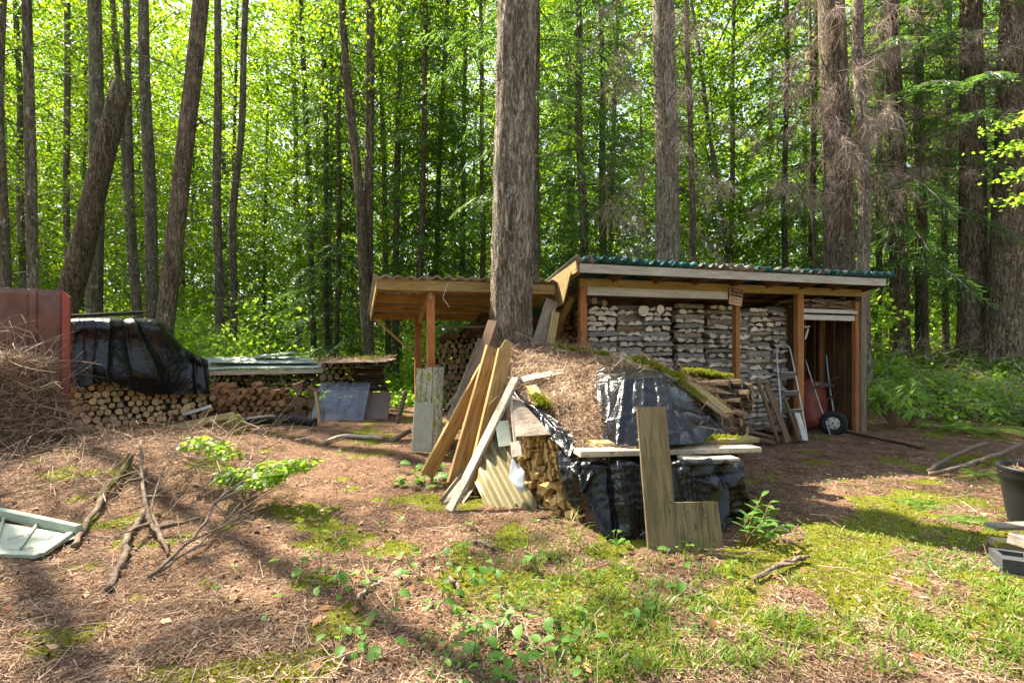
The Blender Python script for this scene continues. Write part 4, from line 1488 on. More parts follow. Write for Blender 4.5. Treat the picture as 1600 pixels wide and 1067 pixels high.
# round logs stacked in the lean-to, behind the leaning timbers
row, py = 0, 524
n2 = 0
while py < 655:
    px = 690 + (4.5 if row % 2 else 0) - (24 if 3 < row < 7 else 0)
    while px < 768:
        if py > np.interp(px, [664, 690, 705, 735, 768], [532, 536, 528, 512, 520]):
            p = SP(px + J(1.2), py + J(1.0), 1.35 + J(0.03))
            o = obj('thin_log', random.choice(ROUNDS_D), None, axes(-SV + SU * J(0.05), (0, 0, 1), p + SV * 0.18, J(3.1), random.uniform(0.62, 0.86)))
            tag(o, 'thin round log end in the lean-to stack behind the leaning timbers, %s row down' % ('top' if row == 0 else NTH[row]), 'firewood log', 'thin round logs stacked in the lean-to')
            n2 += 1
        px += 9.3
    py += 8.2
    row += 1
print('lean-to logs', n2)
for px, py, s in ((733, 520, 1.5), (748, 512, 1.6), (700, 527, 1.1), (760, 523, 1.3)):
    tag(obj('log_chunk', round_log(0.3, 0.07).mesh('log_chunk', (M_BARK_LOG, M_END_DARK)), None, axes((0.4, -0.5, 0.5 + J(0.5)), (0, 0.3, 1), SP(px, py, 1.45), J(3), s)),
        'short dark log chunk tossed on top of the lean-to log stack', 'firewood log', 'log chunks on top of the lean-to stack')

# dark round logs under the long sheets, in the middle distance
k3 = 0
for row, py in enumerate((583, 590.5, 598, 606)):
    px = 324 + (row % 2) * 3.6
    while px < 503:
        p = W(px + J(0.8), py + J(0.6), 11.3 + J(0.04))
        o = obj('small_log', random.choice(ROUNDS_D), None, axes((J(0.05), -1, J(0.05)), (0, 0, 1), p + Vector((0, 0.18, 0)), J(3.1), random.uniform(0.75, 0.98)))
        tag(o, 'small dark round log end under the long metal sheets, %s row down' % ('top' if row == 0 else NTH[row]), 'firewood log', 'small dark logs under the long metal sheets')
        k3 += 1
        px += 7.4
for row, py in enumerate((571, 580, 589, 598, 607, 616, 626, 636, 645)):
    px = 506 + (row % 2) * 5
    while px < 556:
        p = W(px + J(1), py + J(1), 10.7 + J(0.04))
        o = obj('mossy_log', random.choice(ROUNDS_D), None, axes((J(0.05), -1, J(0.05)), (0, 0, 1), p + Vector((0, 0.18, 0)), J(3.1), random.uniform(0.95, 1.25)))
        tag(o, 'dark round log end under the needle-covered sheet, %s row down' % ('top' if row == 0 else NTH[row]), 'firewood log', 'dark logs under the needle-covered sheet')
        px += 10.5
    p = W(578 + J(3), py, 10.65)
    o = obj('cross_log', random.choice(ROUNDS_D), None, axes((1, J(0.08), J(0.04)), (0, 0, 1), p, J(3.1), random.uniform(0.95, 1.15)) @ Matrix.Diagonal((1.6, 1, 1, 1)))
    tag(o, 'dark log lying lengthwise at the pile end behind the clear pane, %s row down' % ('top' if row == 0 else NTH[row]), 'firewood log', 'lengthwise logs at the pile end')
print('small', k3)
# orange split wedges in front of them
k4 = 0
for row, py in enumerate((603, 612, 621, 630, 639, 648)):
    px = 304 + (row % 2) * 6
    while px < 448:
        if py > np.interp(px, [304, 330, 345, 360, 395, 420, 448], [613, 608, 597, 606, 602, 604, 610]):
            p = W(px + J(1.5), py + J(1.2), 10.35 + J(0.08))
            o = obj('split_wedge', random.choice(WEDGES), None, axes((J(0.06), -1, J(0.05)), (0, 0, 1), p + Vector((0, 0.2 + J(0.03), 0)), J(3.1), random.uniform(0.62, 0.84)))
            tag(o, 'orange-brown split log end heaped past the black tarp, %s row down' % ('top' if row == 0 else NTH[row]), 'firewood log', 'orange split logs heaped past the black tarp')
            k4 += 1
        px += 11.5
print('wedges', k4)
for i, (px, py, sx, lab) in enumerate(((462, 606, 1.0, 'upper'), (483, 612, 0.9, 'upper'), (460, 627, 1.15, 'middle'), (484, 630, 0.9, 'middle'), (462, 648, 1.2, 'lower'), (486, 652, 1.0, 'lower'))):
    me = wedge_log(0.42, 0.15, 4).mesh('split_block', (M_BROWN, M_BROWN))
    tag(obj('split_block', me, None, axes((0.3, -1, 0), (0, 0, 1), W(px, py, 9.9) + Vector((0, 0.2, 0)), J(0.4), sx)), 'big grey split block in the %s course beside the clear pane' % lab, 'firewood block', 'grey split blocks beside the clear pane')

# ------------------------------------------------------------------ the lean-to beside the big fir
lean = thing('lean_to', 'open lean-to with corrugated roof and yellow timbers behind big fir', 'lean-to', S(-1.4, 0.4, 0))
LZ = lambda v: 2.275 - 0.167 * (v - 0.2)          # top of its purlins
ul, ur = U(592, 0.2), U(866, 0.2)
B2 = lambda *a, **k: board(*a, parent=lean, **k)
B2('fascia', S(ul, 0.2, 2.205), S(ur, 0.2, 2.205), 0.135, 0.035, Zh, M_OLIVE, seg=8)
for v in (0.42, 0.95, 1.5, 2.1):
    B2('purlin', S(ul + 0.01, v, LZ(v) - 0.06), S(ur, v, LZ(v) - 0.06), 0.10, 0.04, Zh, M_TIMBER, seg=6)
B2('barge_board', S(ul - 0.02, 0.19, LZ(0.2) - 0.06), S(ul - 0.02, 2.16, LZ(2.16) - 0.06), 0.13, 0.03, Zh, M_OLIVE)
up = U(673, 0.3)
B2('post', S(up, 0.30, 0.0), S(up, 0.30, LZ(0.3) - 0.135), 0.10, 0.09, SU, M_POST)
up2 = U(653, 1.8)
B2('post', S(up2, 1.8, -0.02), S(up2, 1.8, LZ(1.8) - 0.12), 0.10, 0.09, SU, M_POST)
B2('post', S(ur - 0.1, 1.85, -0.02), S(ur - 0.1, 1.85, LZ(1.85) - 0.12), 0.10, 0.09, SU, M_POST)
B2('tie_beam', S(up - 0.01, 0.24, LZ(0.24) - 0.17), S(up2 + 0.02, 1.95, LZ(1.95) - 0.17), 0.13, 0.035, Zh, M_OLIVE)
B2('brace', S(ul + 0.03, 1.9, LZ(1.9) - 0.14), S(up2 - 0.05, 1.84, 1.30), 0.085, 0.035, SV, M_OLIVE)
nsh = 4
for i in range(nsh):
    wd = (ur - ul + 0.2) / nsh
    me = corrugated(S(ul - 0.07 + i * wd, 0.12 + J(0.03), LZ(0.12) + 0.02 + 0.005 * (i % 2)), SU * (wd + 0.04), SV * 2.15 + Vector((0, 0, -0.167 * 2.15)), 0.15, 0.018, 0.004, 8, 4, 0.02, i * 2.7)
    obj('roof_sheet', me, lean, None, M_ROOFGREY)
B2('rail', S(up + 0.1, 1.0, 1.70), S(ur - 0.3, 1.0, 1.73), 0.03, 0.03, Zh, M_GREY)
# bits of a strap hanging from the fascia
tag(obj('cord', MB().tube([W(701, 441, 6.5), W(696, 452, 6.45), W(692, 466, 6.43), W(698, 474, 6.42), W(702, 480, 6.4)], 0.006, 5).mesh('cord', smooth=True), None, None, M_PALE), 'pale strip of cord hanging over the lean-to fascia', 'cord')

# old painted plank door leaning on the lean-to post
door = thing('old_door', 'old mossy white plank panel leaning on the lean-to post', 'door panel', W(669, 706, 6.25))
tl, tr, bl, br = W(651, 576, 6.46), W(694, 573, 6.46), W(642, 704, 6.3), W(690, 708, 6.3)
dn = (tr - tl).cross(bl - tl).normalized()
if dn.y > 0:
    dn = -dn
for i in range(5):
    s = (i + 0.5) / 5
    a, b = tl.lerp(tr, s), bl.lerp(br, s)
    board('plank', a + Vector((0, 0, J(0.008))), b, (tr - tl).length / 5 * 0.93, 0.022, tr - tl, M_PAINTMOSS, door)
a, b = tl.lerp(bl, 0.42).lerp(tr.lerp(br, 0.42), 0.36), bl.lerp(br, 0.36)
board('patch_panel', a + dn * 0.018, b + dn * 0.018, (tr - tl).length * 0.70, 0.008, tr - tl, M_GREYPANEL, door)

# ------------------------------------------------------------------ red metal fence end, brush, the tarp over the round logs
fence = thing('metal_fence', 'red metal sheet fence end with ribs and a bright edge', 'fence', W(50, 690, 7.8))
fp = [W(-200, 690, 6.9), W(0, 690, 7.62), W(96, 690, 8.08)]
zt = 2.31
FA, FB = fp[0].copy(), fp[2].copy()
FA.z = FB.z = 0
fd = (FB - FA)
FL = fd.length
fd.normalize()
fn = Vector((fd.y, -fd.x, 0))
prof = []
s = 0.0
nrib = 5
rib = []
for i in range(200):
    s = i / 199 * FL
    d_ = min(abs(s - (FL - 0.33 - k * 0.6)) for k in range(4))
    rib.append(0.045 * (1 - sstep(0.035, 0.06, np.array(d_))))
s = np.linspace(0, FL, 200)
zs = np.linspace(0, 1, 26)
Gd = np.zeros((26, 200, 3))
for i, q in enumerate(zs):
    z = q * zt
    dent = (fbm(np.stack([s * 2.2, 0 * s + z * 2.0, 0 * s], -1), 3) - 0.5) * 0.06 * sstep(0.2, 1.2, np.array(z))
    off = np.array(rib) + dent
    base = np.array(FA)[None] + np.array(fd)[None] * s[:, None] + np.array(fn)[None] * off[:, None]
    base[:, 2] = z
    Gd[i] = base
obj('metal_sheet', sheet_mesh('metal_sheet', Gd, 0.003), fence, None, M_RED)
em = MB()
ep = [FB + fd * 0.005 + fn * 0.05, FB + fd * 0.10 + fn * 0.035, FB + fd * 0.115 - fn * 0.02, FB + fd * 0.01 - fn * 0.03]
top = []
em.add([tuple(p) for p in ep] + [tuple(p + Vector((0, 0, zt - (0.0 if i in (0, 3) else 0.10)))) for i, p in enumerate(ep)], [(0, 1, 5, 4), (1, 2, 6, 5), (2, 3, 7, 6), (3, 0, 4, 7), (4, 5, 6, 7)])
obj('end_trim', em.mesh('end_trim'), fence, None, M_REDEDGE)
for q in (FL - 0.02, FL - 1.4):
    p = FA + fd * q - fn * 0.07
    board('fence_post', p, p + Vector((0, 0, zt - 0.05)), 0.09, 0.09, fd, M_GREY, fence)


def creased(rows, nv, nu, lines, fu=catmull, fv=catmull, seed=0.0, push=(0, 0, 0), fine=0.012):
    """A sheet through control points, with fold lines (px0, py0, px1, py1, width px, height m) run along it."""
    Gd = patch([[W(*p) for p in r] for r in rows], nv, nu, fu, fv)
    N = grid_normals(Gd)
    if (N[..., 1]).mean() > 0:
        N = -N
    X = Gd[..., 0] / Gd[..., 1] * F + CX
    Y = CY - (Gd[..., 2] - EYE) / Gd[..., 1] * F
    P = Gd.reshape(-1, 3)
    jx = (fbm(P * 2.3 + seed, 3).reshape(X.shape) - 0.5) * 16
    jy = (fbm(P * 2.3 + seed + 40, 3).reshape(X.shape) - 0.5) * 16
    X, Y = X + jx, Y + jy
    D = np.zeros_like(X)
    for x0, y0, x1, y1, w, h in lines:
        L = math.hypot(x1 - x0, y1 - y0)
        ux, uy = (x1 - x0) / L, (y1 - y0) / L
        t = ((X - x0) * ux + (Y - y0) * uy) / L
        d = (X - x0) * -uy + (Y - y0) * ux
        along = sstep(-0.12, 0.12, t) * (1 - sstep(0.85, 1.12, t))
        side = np.where(d > 0, 1.0, 1.9)
        D += h * np.exp(-np.abs(d) * side / w) * along
    rs = np.random.default_rng(int(seed * 10) + 1)
    for k in range(6):
        dr = rs.normal(size=3) * np.array([1, 1, 0.5])
        dr /= np.linalg.norm(dr)
        ph = P @ dr * (4 + 2.5 * k) + fbm(P * 3 + k + seed, 3) * 3
        tri = np.abs((ph % 1.0) - 0.5) * 2
        D += (fine / (1 + 0.5 * k) * (1 - tri) * sstep(0.5, 0.7, vnoise(P * 2.6 + 9 * k + seed))).reshape(X.shape)
    return Gd + N * D[..., None] + np.array(push)


def tarp_grid(rows, nv, nu, wr=0.03, sc=(6, 6, 1.5), fu=catmull, fv=catmull, seed=0.0, f0=1.6, nf=7, zf=0.45):
    Gd = patch([[W(*p) for p in r] for r in rows], nv, nu, fu, fv)
    N = grid_normals(Gd)
    P = Gd.reshape(-1, 3)
    wpx = fbm(P * 1.7 + seed, 3) * 2.4
    n = 0
    rs = np.random.default_rng(int(seed * 10))
    for k in range(nf):
        dr = rs.normal(size=3) * np.array([1.0, 1.0, zf])
        dr /= np.linalg.norm(dr)
        f = f0 * 1.45 ** k * rs.uniform(0.8, 1.2)
        ph = P @ dr * f + wpx * rs.uniform(0.6, 1.5) + rs.random() * 10
        tri = np.abs((ph % 1.0) - 0.5) * 2
        gate = sstep(0.40, 0.62, vnoise(P * 1.6 + 7.7 * k + seed))
        n = n + (1 - tri ** 0.8) * gate * 1.25 / 1.45 ** k
    n = n - n.mean()
    return Gd + N * n.reshape(nv, nu, 1) * wr


rows = [[(104, 507, 9.4), (150, 506, 9.6), (205, 507, 10.0), (250, 511, 10.4), (287, 548, 10.6), (320, 566, 10.7)],
        [(104, 500, 8.36), (150, 498, 8.56), (205, 500, 8.97), (250, 505, 9.38), (285, 543, 9.84), (324, 564, 10.13)],
        [(105, 530, 8.32), (152, 535, 8.5), (205, 540, 8.9), (252, 545, 9.3), (290, 568, 9.8), (326, 578, 10.1)],
        [(106, 570, 8.28), (154, 575, 8.42), (205, 585, 8.8), (252, 585, 9.25), (292, 594, 9.7), (326, 596, 10.05)],
        [(107, 606, 8.22), (150, 600, 8.4), (172, 596, 8.55), (220, 614, 9.0), (262, 616, 9.4), (327, 616, 10.0)]]
FOLDS = [(172, 505, 163, 604, 9, 0.08), (150, 505, 146, 600, 7, -0.05), (196, 503, 214, 610, 8, -0.06), (206, 503, 262, 618, 8, 0.07), (220, 508, 270, 590, 6, -0.04), (240, 507, 318, 612, 9, 0.05),
         (288, 552, 300, 618, 7, 0.08), (304, 560, 308, 618, 5, -0.06), (315, 566, 320, 620, 5, 0.06), (122, 506, 112, 606, 7, 0.05), (134, 506, 130, 560, 6, -0.03), (182, 560, 250, 600, 8, 0.03), (108, 520, 150, 512, 5, 0.03), (150, 514, 215, 508, 5, 0.03)]
Gd = creased(rows, 110, 170, FOLDS, seed=4.0)
tag(obj('tarpaulin', sheet_mesh('tarp', Gd, 0.004, smooth=True), None, None, M_TARP), 'big black tarp draped over the round logs beside the red fence', 'tarp')
# loose board roof above the tarp
b_ = board('cover_board', W(100, 495, 8.75), W(224, 488.5, 9.6), 0.45, 0.02, (0.3, 1, 0.06), M_GREY)
tag(b_, 'thin grey board lying on top of the tarp by the fence', 'board')

# sheets over the middle piles
def sheet_on(px0, px1, y0, y1, yb0, yb1, Ya, Yb, mat, label, name='metal_sheet', pitch=0.12, amp=0.012, **kw):
    a, b, c_ = W(px0, y0, Ya), W(px1, y1, Ya), W(px0, yb0, Yb)
    me = corrugated(c_, (a - c_), (b - a), pitch, amp, 0.003, 6, 5, 0.03, px0, **kw)
    return tag(obj(name, me, None, None, mat), label, 'metal sheet')


sheet_on(316, 498, 566, 566, 557.5, 556, 11.1, 12.0, M_GALV, 'long grey-green metal sheet, the upper one over the dark logs')
sheet_on(322, 512, 576, 574, 568, 566, 10.95, 11.5, M_GALV, 'grey-green ribbed metal sheet, the lower one over the dark logs')
sheet_on(398, 462, 558, 551, 556, 549, 11.5, 11.9, M_GALV, 'short metal sheet tilted on top of the long sheets')
board('edge_board', W(324, 583, 11.0), W(505, 579, 11.0), 0.10, 0.03, Zh, M_PALE, None, 'cream board under the edge of the long metal sheets', 'board')
b_ = board('cover_board', W(500, 565, 10.4), W(612, 563, 10.4), 0.9, 0.02, (0, 1, 0.03), M_GREY, None, 'needle-strewn sheet on the dark log pile behind the clear pane', 'board')
sheet_on(555, 608, 572, 572, 566, 566, 10.3, 10.8, M_GALV, 'dark corner sheet bent over the end of the dark log pile')

pane = board('clear_pane', W(540, 598, 10.15), W(524, 663, 9.55), 1.0, 0.006, (1, 0, 0), M_PLEXI, None, 'clear plastic pane with blue glints propped on the wood pile', 'clear pane', seg=2)
pane2 = board('brown_sheet', W(586, 613, 10.2), W(576, 665, 9.75), 0.68, 0.01, (1, 0, 0), M_BROWNPANEL, None, 'dull brown sheet propped beside the clear pane', 'panel', seg=2)

# ------------------------------------------------------------------ the covered heap in the middle
BED = [[(790, 552, 6.15), (830, 541, 6.15), (870, 538, 6.15), (910, 544, 6.05), (970, 559, 5.9), (1040, 579, 5.75), (1095, 602, 5.6), (1142, 632, 5.5)],
       [(794, 575, 5.8), (832, 566, 5.75), (872, 563, 5.7), (912, 564, 5.6), (965, 572, 5.45), (1035, 587, 5.3), (1090, 615, 5.25), (1142, 650, 5.25)],
       [(802, 605, 5.45), (838, 602, 5.35), (875, 598, 5.25), (915, 598, 5.15), (960, 600, 5.0), (1030, 606, 4.98), (1085, 632, 5.0), (1138, 664, 5.05)],
       [(812, 640, 5.15), (845, 640, 5.0), (880, 645, 4.85), (915, 650, 4.75), (955, 652, 4.7), (1020, 652, 4.7), (1075, 662, 4.75), (1132, 678, 4.9)],
       [(822, 670, 4.9), (856, 677, 4.7), (886, 688, 4.55), (915, 700, 4.44), (955, 706, 4.40), (1015, 708, 4.40), (1075, 706, 4.48), (1128, 698, 4.72)]]
bed = patch([[W(*p) for p in r] for r in BED], 70, 110)
bn = grid_normals(bed)
if bn[..., 2].mean() < 0:
    bn = -bn
bed = bed + bn * ((fbm(bed.reshape(-1, 3) * 5, 4) - 0.5) * 0.10).reshape(70, 110, 1)
ring = np.concatenate([bed[0], bed[1:, -1], bed[-1, ::-1][1:], bed[::-1, 0][1:-1]])
cen = ring.mean(0)
low = ring * 1.0
low[:, :2] = cen[:2] + (ring[:, :2] - cen[:2]) * 0.97
low[:, 2] = gz_arr(low[:, 0], low[:, 1]) - 0.05
nr_ = len(ring)
k_ = np.arange(nr_)
Vb = np.concatenate([bed.reshape(-1, 3), ring, low])
o1 = bed.shape[0] * bed.shape[1]
Fs = np.stack([k_ + o1, (k_ + 1) % nr_ + o1, (k_ + 1) % nr_ + o1 + nr_, k_ + o1 + nr_], -1)
M_BED = plain('needle_bed', (0.34, 0.225, 0.135), 0.95, 0, 0.1, 0, 30, 0.65, 0.8)
tag(obj('needle_heap', new_mesh('needle_heap', Vb, [np.concatenate([grid_faces(70, 110), Fs])], (), True), None, None, M_BED), 'deep bed of brown needles over the covered wood heap', kind='stuff')

# upper tarp: the tented sheet with a flat top
TENT = [[(922, 584, 5.35), (950, 574, 5.28), (985, 578, 5.18), (1034, 586, 5.1), (1047, 598, 5.12), (1066, 622, 5.12), (1088, 644, 5.1)],
        [(928, 604, 5.02), (952, 598, 4.86), (978, 595, 4.70), (1036, 590, 4.68), (1052, 608, 4.82), (1078, 634, 4.92), (1106, 656, 4.98)],
        [(926, 642, 4.88), (946, 636, 4.70), (970, 632, 4.52), (1042, 628, 4.50), (1064, 640, 4.66), (1092, 654, 4.80), (1122, 666, 4.92)],
        [(925, 672, 4.76), (942, 668, 4.58), (963, 665, 4.38), (1048, 662, 4.36), (1078, 666, 4.50), (1104, 670, 4.68), (1130, 674, 4.84)],
        [(928, 702, 4.60), (944, 700, 4.44), (962, 700, 4.24), (1052, 698, 4.22), (1086, 694, 4.36), (1110, 688, 4.54), (1130, 682, 4.76)]]
FOLDS = [(978, 594, 964, 700, 3, 0.025), (978, 594, 940, 700, 4, 0.02), (978, 594, 930, 650, 3, -0.02), (1036, 590, 1126, 676, 3, 0.03), (1036, 590, 1060, 700, 3, 0.02), (1036, 590, 1092, 700, 4, -0.025), (1008, 594, 1000, 700, 4, 0.014), (990, 596, 984, 660, 3, -0.014), (1022, 594, 1028, 690, 3, -0.016), (1050, 640, 1124, 664, 3, 0.02), (932, 620, 930, 700, 3, 0.02), (948, 600, 950, 690, 3, -0.015), (1056, 612, 1106, 650, 3, 0.02), (978, 595, 1036, 591, 2, 0.014), (930, 592, 1030, 580, 3, 0.012), (935, 600, 1034, 588, 3, -0.01), (1000, 690, 1100, 668, 3, 0.014), (945, 660, 1000, 640, 3, 0.012)]
Gd = creased(TENT, 110, 170, FOLDS, linear, linear, 9.0, (0.0, -0.03, 0.015), 0.008)
tag(obj('tarpaulin', sheet_mesh('tarp', Gd, 0.004), None, None, M_TARP), 'black plastic tented over the heap behind the L-shaped board', 'tarp')
# the strip of black plastic showing along the kindling side
STRIP = [[(803, 606, 5.45), (830, 628, 5.1), (862, 655, 4.82), (890, 676, 4.58), (905, 692, 4.42)],
         [(801, 616, 5.38), (826, 640, 5.02), (856, 668, 4.72), (884, 690, 4.48), (899, 706, 4.32)],
         [(800, 628, 5.3), (822, 652, 4.95), (852, 678, 4.66), (876, 698, 4.42), (893, 722, 4.26)]]
Gd = creased(STRIP, 30, 90, [(806, 612, 895, 700, 4, 0.04), (812, 612, 850, 640, 3, -0.03), (830, 640, 880, 668, 4, 0.04), (850, 660, 858, 680, 4, 0.03), (880, 680, 890, 705, 5, 0.04), (868, 676, 872, 694, 3, -0.03)], seed=2.0, push=(-0.02, -0.06, 0.02), fine=0.02)
tag(obj('tarpaulin', sheet_mesh('tarp', Gd, 0.004), None, None, M_TARP), 'rumpled strip of black plastic between needle bed and kindling', 'tarp')
# lower tarp hanging down the front
LOWER = [[(872, 694, 4.55), (905, 708, 4.5), (945, 712, 4.48), (1010, 711, 4.46), (1080, 708, 4.5), (1130, 706, 4.62), (1152, 708, 4.72)],
         [(872, 706, 4.42), (905, 730, 4.16), (948, 728, 4.06), (1010, 726, 4.02), (1080, 724, 4.04), (1132, 722, 4.18), (1152, 726, 4.35)],
         [(874, 724, 4.38), (906, 752, 4.12), (948, 760, 4.02), (1010, 755, 3.96), (1082, 752, 4.00), (1136, 752, 4.16), (1158, 755, 4.32)],
         [(878, 745, 4.36), (905, 785, 4.16), (952, 796, 3.96), (1012, 795, 3.90), (1084, 790, 3.96), (1138, 778, 4.18), (1164, 776, 4.36)],
         [(902, 780, 4.32), (908, 824, 4.16), (958, 842, 3.90), (1012, 842, 3.86), (1086, 838, 3.92), (1128, 826, 4.08), (1160, 806, 4.34)]]
FOLDS = [(906, 732, 958, 842, 7, 0.10), (912, 728, 908, 826, 5, -0.05), (948, 730, 962, 842, 7, -0.07), (965, 728, 985, 835, 8, 0.05), (880, 700, 905, 790, 6, 0.05), (1000, 726, 1005, 840, 9, -0.04), (1062, 726, 1078, 838, 7, 0.06), (1085, 726, 1092, 820, 6, -0.06),
         (1108, 724, 1092, 800, 7, 0.06), (1152, 728, 1106, 832, 6, 0.08), (1130, 726, 1142, 818, 6, -0.06), (1146, 740, 1164, 800, 5, 0.06), (1062, 732, 1120, 764, 6, 0.04), (1075, 745, 1150, 742, 5, -0.03), (900, 728, 1000, 728, 3, 0.03), (1050, 724, 1150, 724, 3, 0.03), (930, 740, 905, 800, 5, 0.04)]
Gd = creased(LOWER, 120, 190, FOLDS, linear, linear, 21.0, fine=0.02)
tag(obj('tarpaulin', sheet_mesh('tarp', Gd, 0.004), None, None, M_TARP), 'black plastic hanging in folds to the ground behind the L-shaped board', 'tarp')

# kindling: thin split sticks stacked with their ends out
K0, K1 = W(816, 740, 4.80), W(925, 740, 4.28)
kd = K1 - K0
kd.z = 0
KL = kd.length
kd.normalize()
kn = Vector((kd.y, -kd.x, 0))
if kn.y > 0:
    kn = -kn
STICKS = [MB().box((0, 0, 0), (0.34, random.uniform(0.018, 0.032), random.uniform(0.035, 0.085))).mesh('kindling_stick', (M_KINDLING,)) for _ in range(10)]
STICKS += [wedge_log(0.34, random.uniform(0.028, 0.045), random.choice((3, 4, 4))).mesh('kindling_stick', (M_KINDLING, M_KINDLING)) for _ in range(8)]
nk, ci, t = 0, 0, 0.01
while t < KL:
    zt_ = 0.665 - 0.10 * t / KL if t < 0.55 * KL else 0.61 - 0.62 * (t / KL - 0.55)
    z = 0.03 + J(0.015)
    p = K0 + kd * t
    g = gz(p.x, p.y)
    row = 0
    while z < zt_:
        low_ = z < 0.22 and t > 0.45 * KL
        q = K0 + kd * (t + J(0.009)) - kn * (0.17 + random.uniform(-0.05, 0.05))
        q.z = g + z
        o = obj('kindling_stick', random.choice(STICKS[10:] if low_ else STICKS[:14]), None, axes(kn + Vector((J(.08), J(.08), J(0.05))), (J(0.2), J(0.2), 1), q, J(0.25) + (J(1.5) if low_ else 0), random.uniform(0.85, 1.15) * (1.5 if low_ else 1)))
        hgt = 'near the ground' if z < 0.2 else ('half-way up' if z < 0.45 else 'at the top')
        tag(o, 'yellow kindling stick stacked under weathered ply, %s, %s column from the fibreglass' % (hgt, NTH[min(ci, 25)]), 'kindling', 'kindling sticks stacked under the weathered ply')
        nk += 1
        z += random.uniform(0.042, 0.066) * (1.15 if low_ else 1)
        row += 1
    t += random.uniform(0.037, 0.048)
    ci += 1
print('kindling', nk)

# boards lying on the heap
def bd(px0, py0, Y0, px1, py1, Y1, w, t, hint, mat, label, cat='board', **kw):
    return board('board', W(px0, py0, Y0), W(px1, py1, Y1), w, t, hint, mat, None, label, cat, **kw)


top_n = (0.0, 0.45, 0.35)
bd(817, 593, 5.28, 887, 579, 5.45, 0.095, 0.02, (0, 0.8, 0.5), M_PALE, 'short pale board lying across the needle bed near the yellow timbers')
bd(829, 600, 5.28, 846, 632, 4.93, 0.11, 0.03, (1, 0, 0), M_MOSSY, 'pale board with a moss-covered lower end, sunk in the needle bed')
bd(872, 545, 5.95, 1000, 567, 5.62, 0.16, 0.03, (0.2, 1, 0.3), M_MOSSY, 'long mossy board along the crest of the heap, nearer the big fir')
bd(985, 562, 5.4, 1064, 592, 5.05, 0.20, 0.035, (0.2, 1, 0.3), M_MOSSY, 'broad mossy board stepping down the crest behind the tent')
bd(1050, 590, 5.06, 1136, 652, 4.85, 0.06, 0.03, (0.3, 1, 0.2), M_GREY, 'narrow grey lath slanting down the crest end')
bd(1080, 602, 5.2, 1138, 648, 4.9, 0.20, 0.055, (0.6, 1, 0.15), M_OLIVE, 'thick brown timber slanting down at the heap end, sawn end showing')
bd(902, 707, 4.06, 1181, 700, 4.55, 0.14, 0.045, (0, 1, 0.02), M_PALE, 'pale plank lying across the tarp, the front one of two')
bd(925, 694, 4.28, 1178, 686, 4.70, 0.14, 0.04, (0, 1, 0.02), M_MOSSY, 'mossy plank lying across the tarp, the one behind', var=0) if False else bd(925, 694, 4.28, 1178, 686, 4.70, 0.14, 0.04, (0, 1, 0.02), M_MOSSY, 'mossy plank lying across the tarp, behind the pale one')
bd(1065, 716, 4.15, 1148, 716, 4.3, 0.12, 0.025, (0, 1, 0), M_PALE, 'short grey board end with needles on it, beside the L-shaped board')
# moss cushions grow on those boards: real tufts are scattered below
# log ends and the mossy log at the heap end
ml = tag(obj('mossy_round', round_log(0.55, 0.075, 10).mesh('mossy_round', (bark('mossy_log_bark', (0.1, 0.1, 0.01), (0.2, 0.2, 0.012), (0.32, 0.31, 0.02), moss=0.6, scale=2), M_END_DARK)), None, axes((1, -0.25, -0.14), (0, 0, 1), W(1104, 588, 5.75), 0.3)), 'log thickly covered in yellow-green moss at the heap end', 'log')
for i, (px, py, s) in enumerate(((1112, 601, 1.0), (1128, 600, 1.1), (1146, 603, 1.0), (1118, 613, 1.1), (1137, 615, 1.15), (1150, 619, 0.9), (1128, 627, 1.0), (1146, 630, 1.0), (1140, 646, 0.8), (1134, 660, 0.85), (1143, 672, 0.8), (1128, 680, 0.8))):
    tag(obj('log_end', random.choice(ROUNDS_D), None, axes((0.75 + J(0.2), -0.6, J(0.1)), (0, 0, 1), W(px, py, 5.5 - 0.004 * (py - 600)), J(3), s * 1.05)), 'brown split log end poking out %s' % ('under the mossy log at the heap end' if i < 8 else 'under the slanting brown timber'), 'firewood log', 'split logs poking out of the heap end, ' + ('upper' if i < 8 else 'lower'))

# the L-shaped board: an upright and a foot
lb = thing('letter_board', 'big weathered L-shaped wooden board standing before the black tarp', 'wooden letter', on_ground(1036, 858))
a, b = W(1016.5, 636, 3.93), W(1036.5, 861, 3.66)
board('upright_board', a, b, 0.222, 0.03, (1, 0, 0), M_LBOARD, lb, seg=8)
a, b = W(1086, 784, 3.755), W(1094.5, 857, 3.67)
la = board('foot_board', W(1086, 784, 3.765), W(1095, 857, 3.665), 0.325, 0.028, (1, 0, 0), M_LBOARD, lb, seg=6)
for px, py in ((1048, 784), (1047, 798), (1100, 791), (1104, 806), (1040, 771), (1075, 800)):
    p = W(px, py, 3.70)
    obj('nail_hole', MB().tube([p + Vector((0, 0.004, 0)), p + Vector((0, -0.006, 0.0))], 0.006, 7).mesh('nail_hole'), lb, None, M_IRON)

# ------------------------------------------------------------------ timbers leaning on the fir and the heap
def lean_board(top, bot, w, t, hint, mat, label, **kw):
    return board('leaning_board', W(*top), W(*bot), w, t, hint, mat, None, label, 'board', **kw)


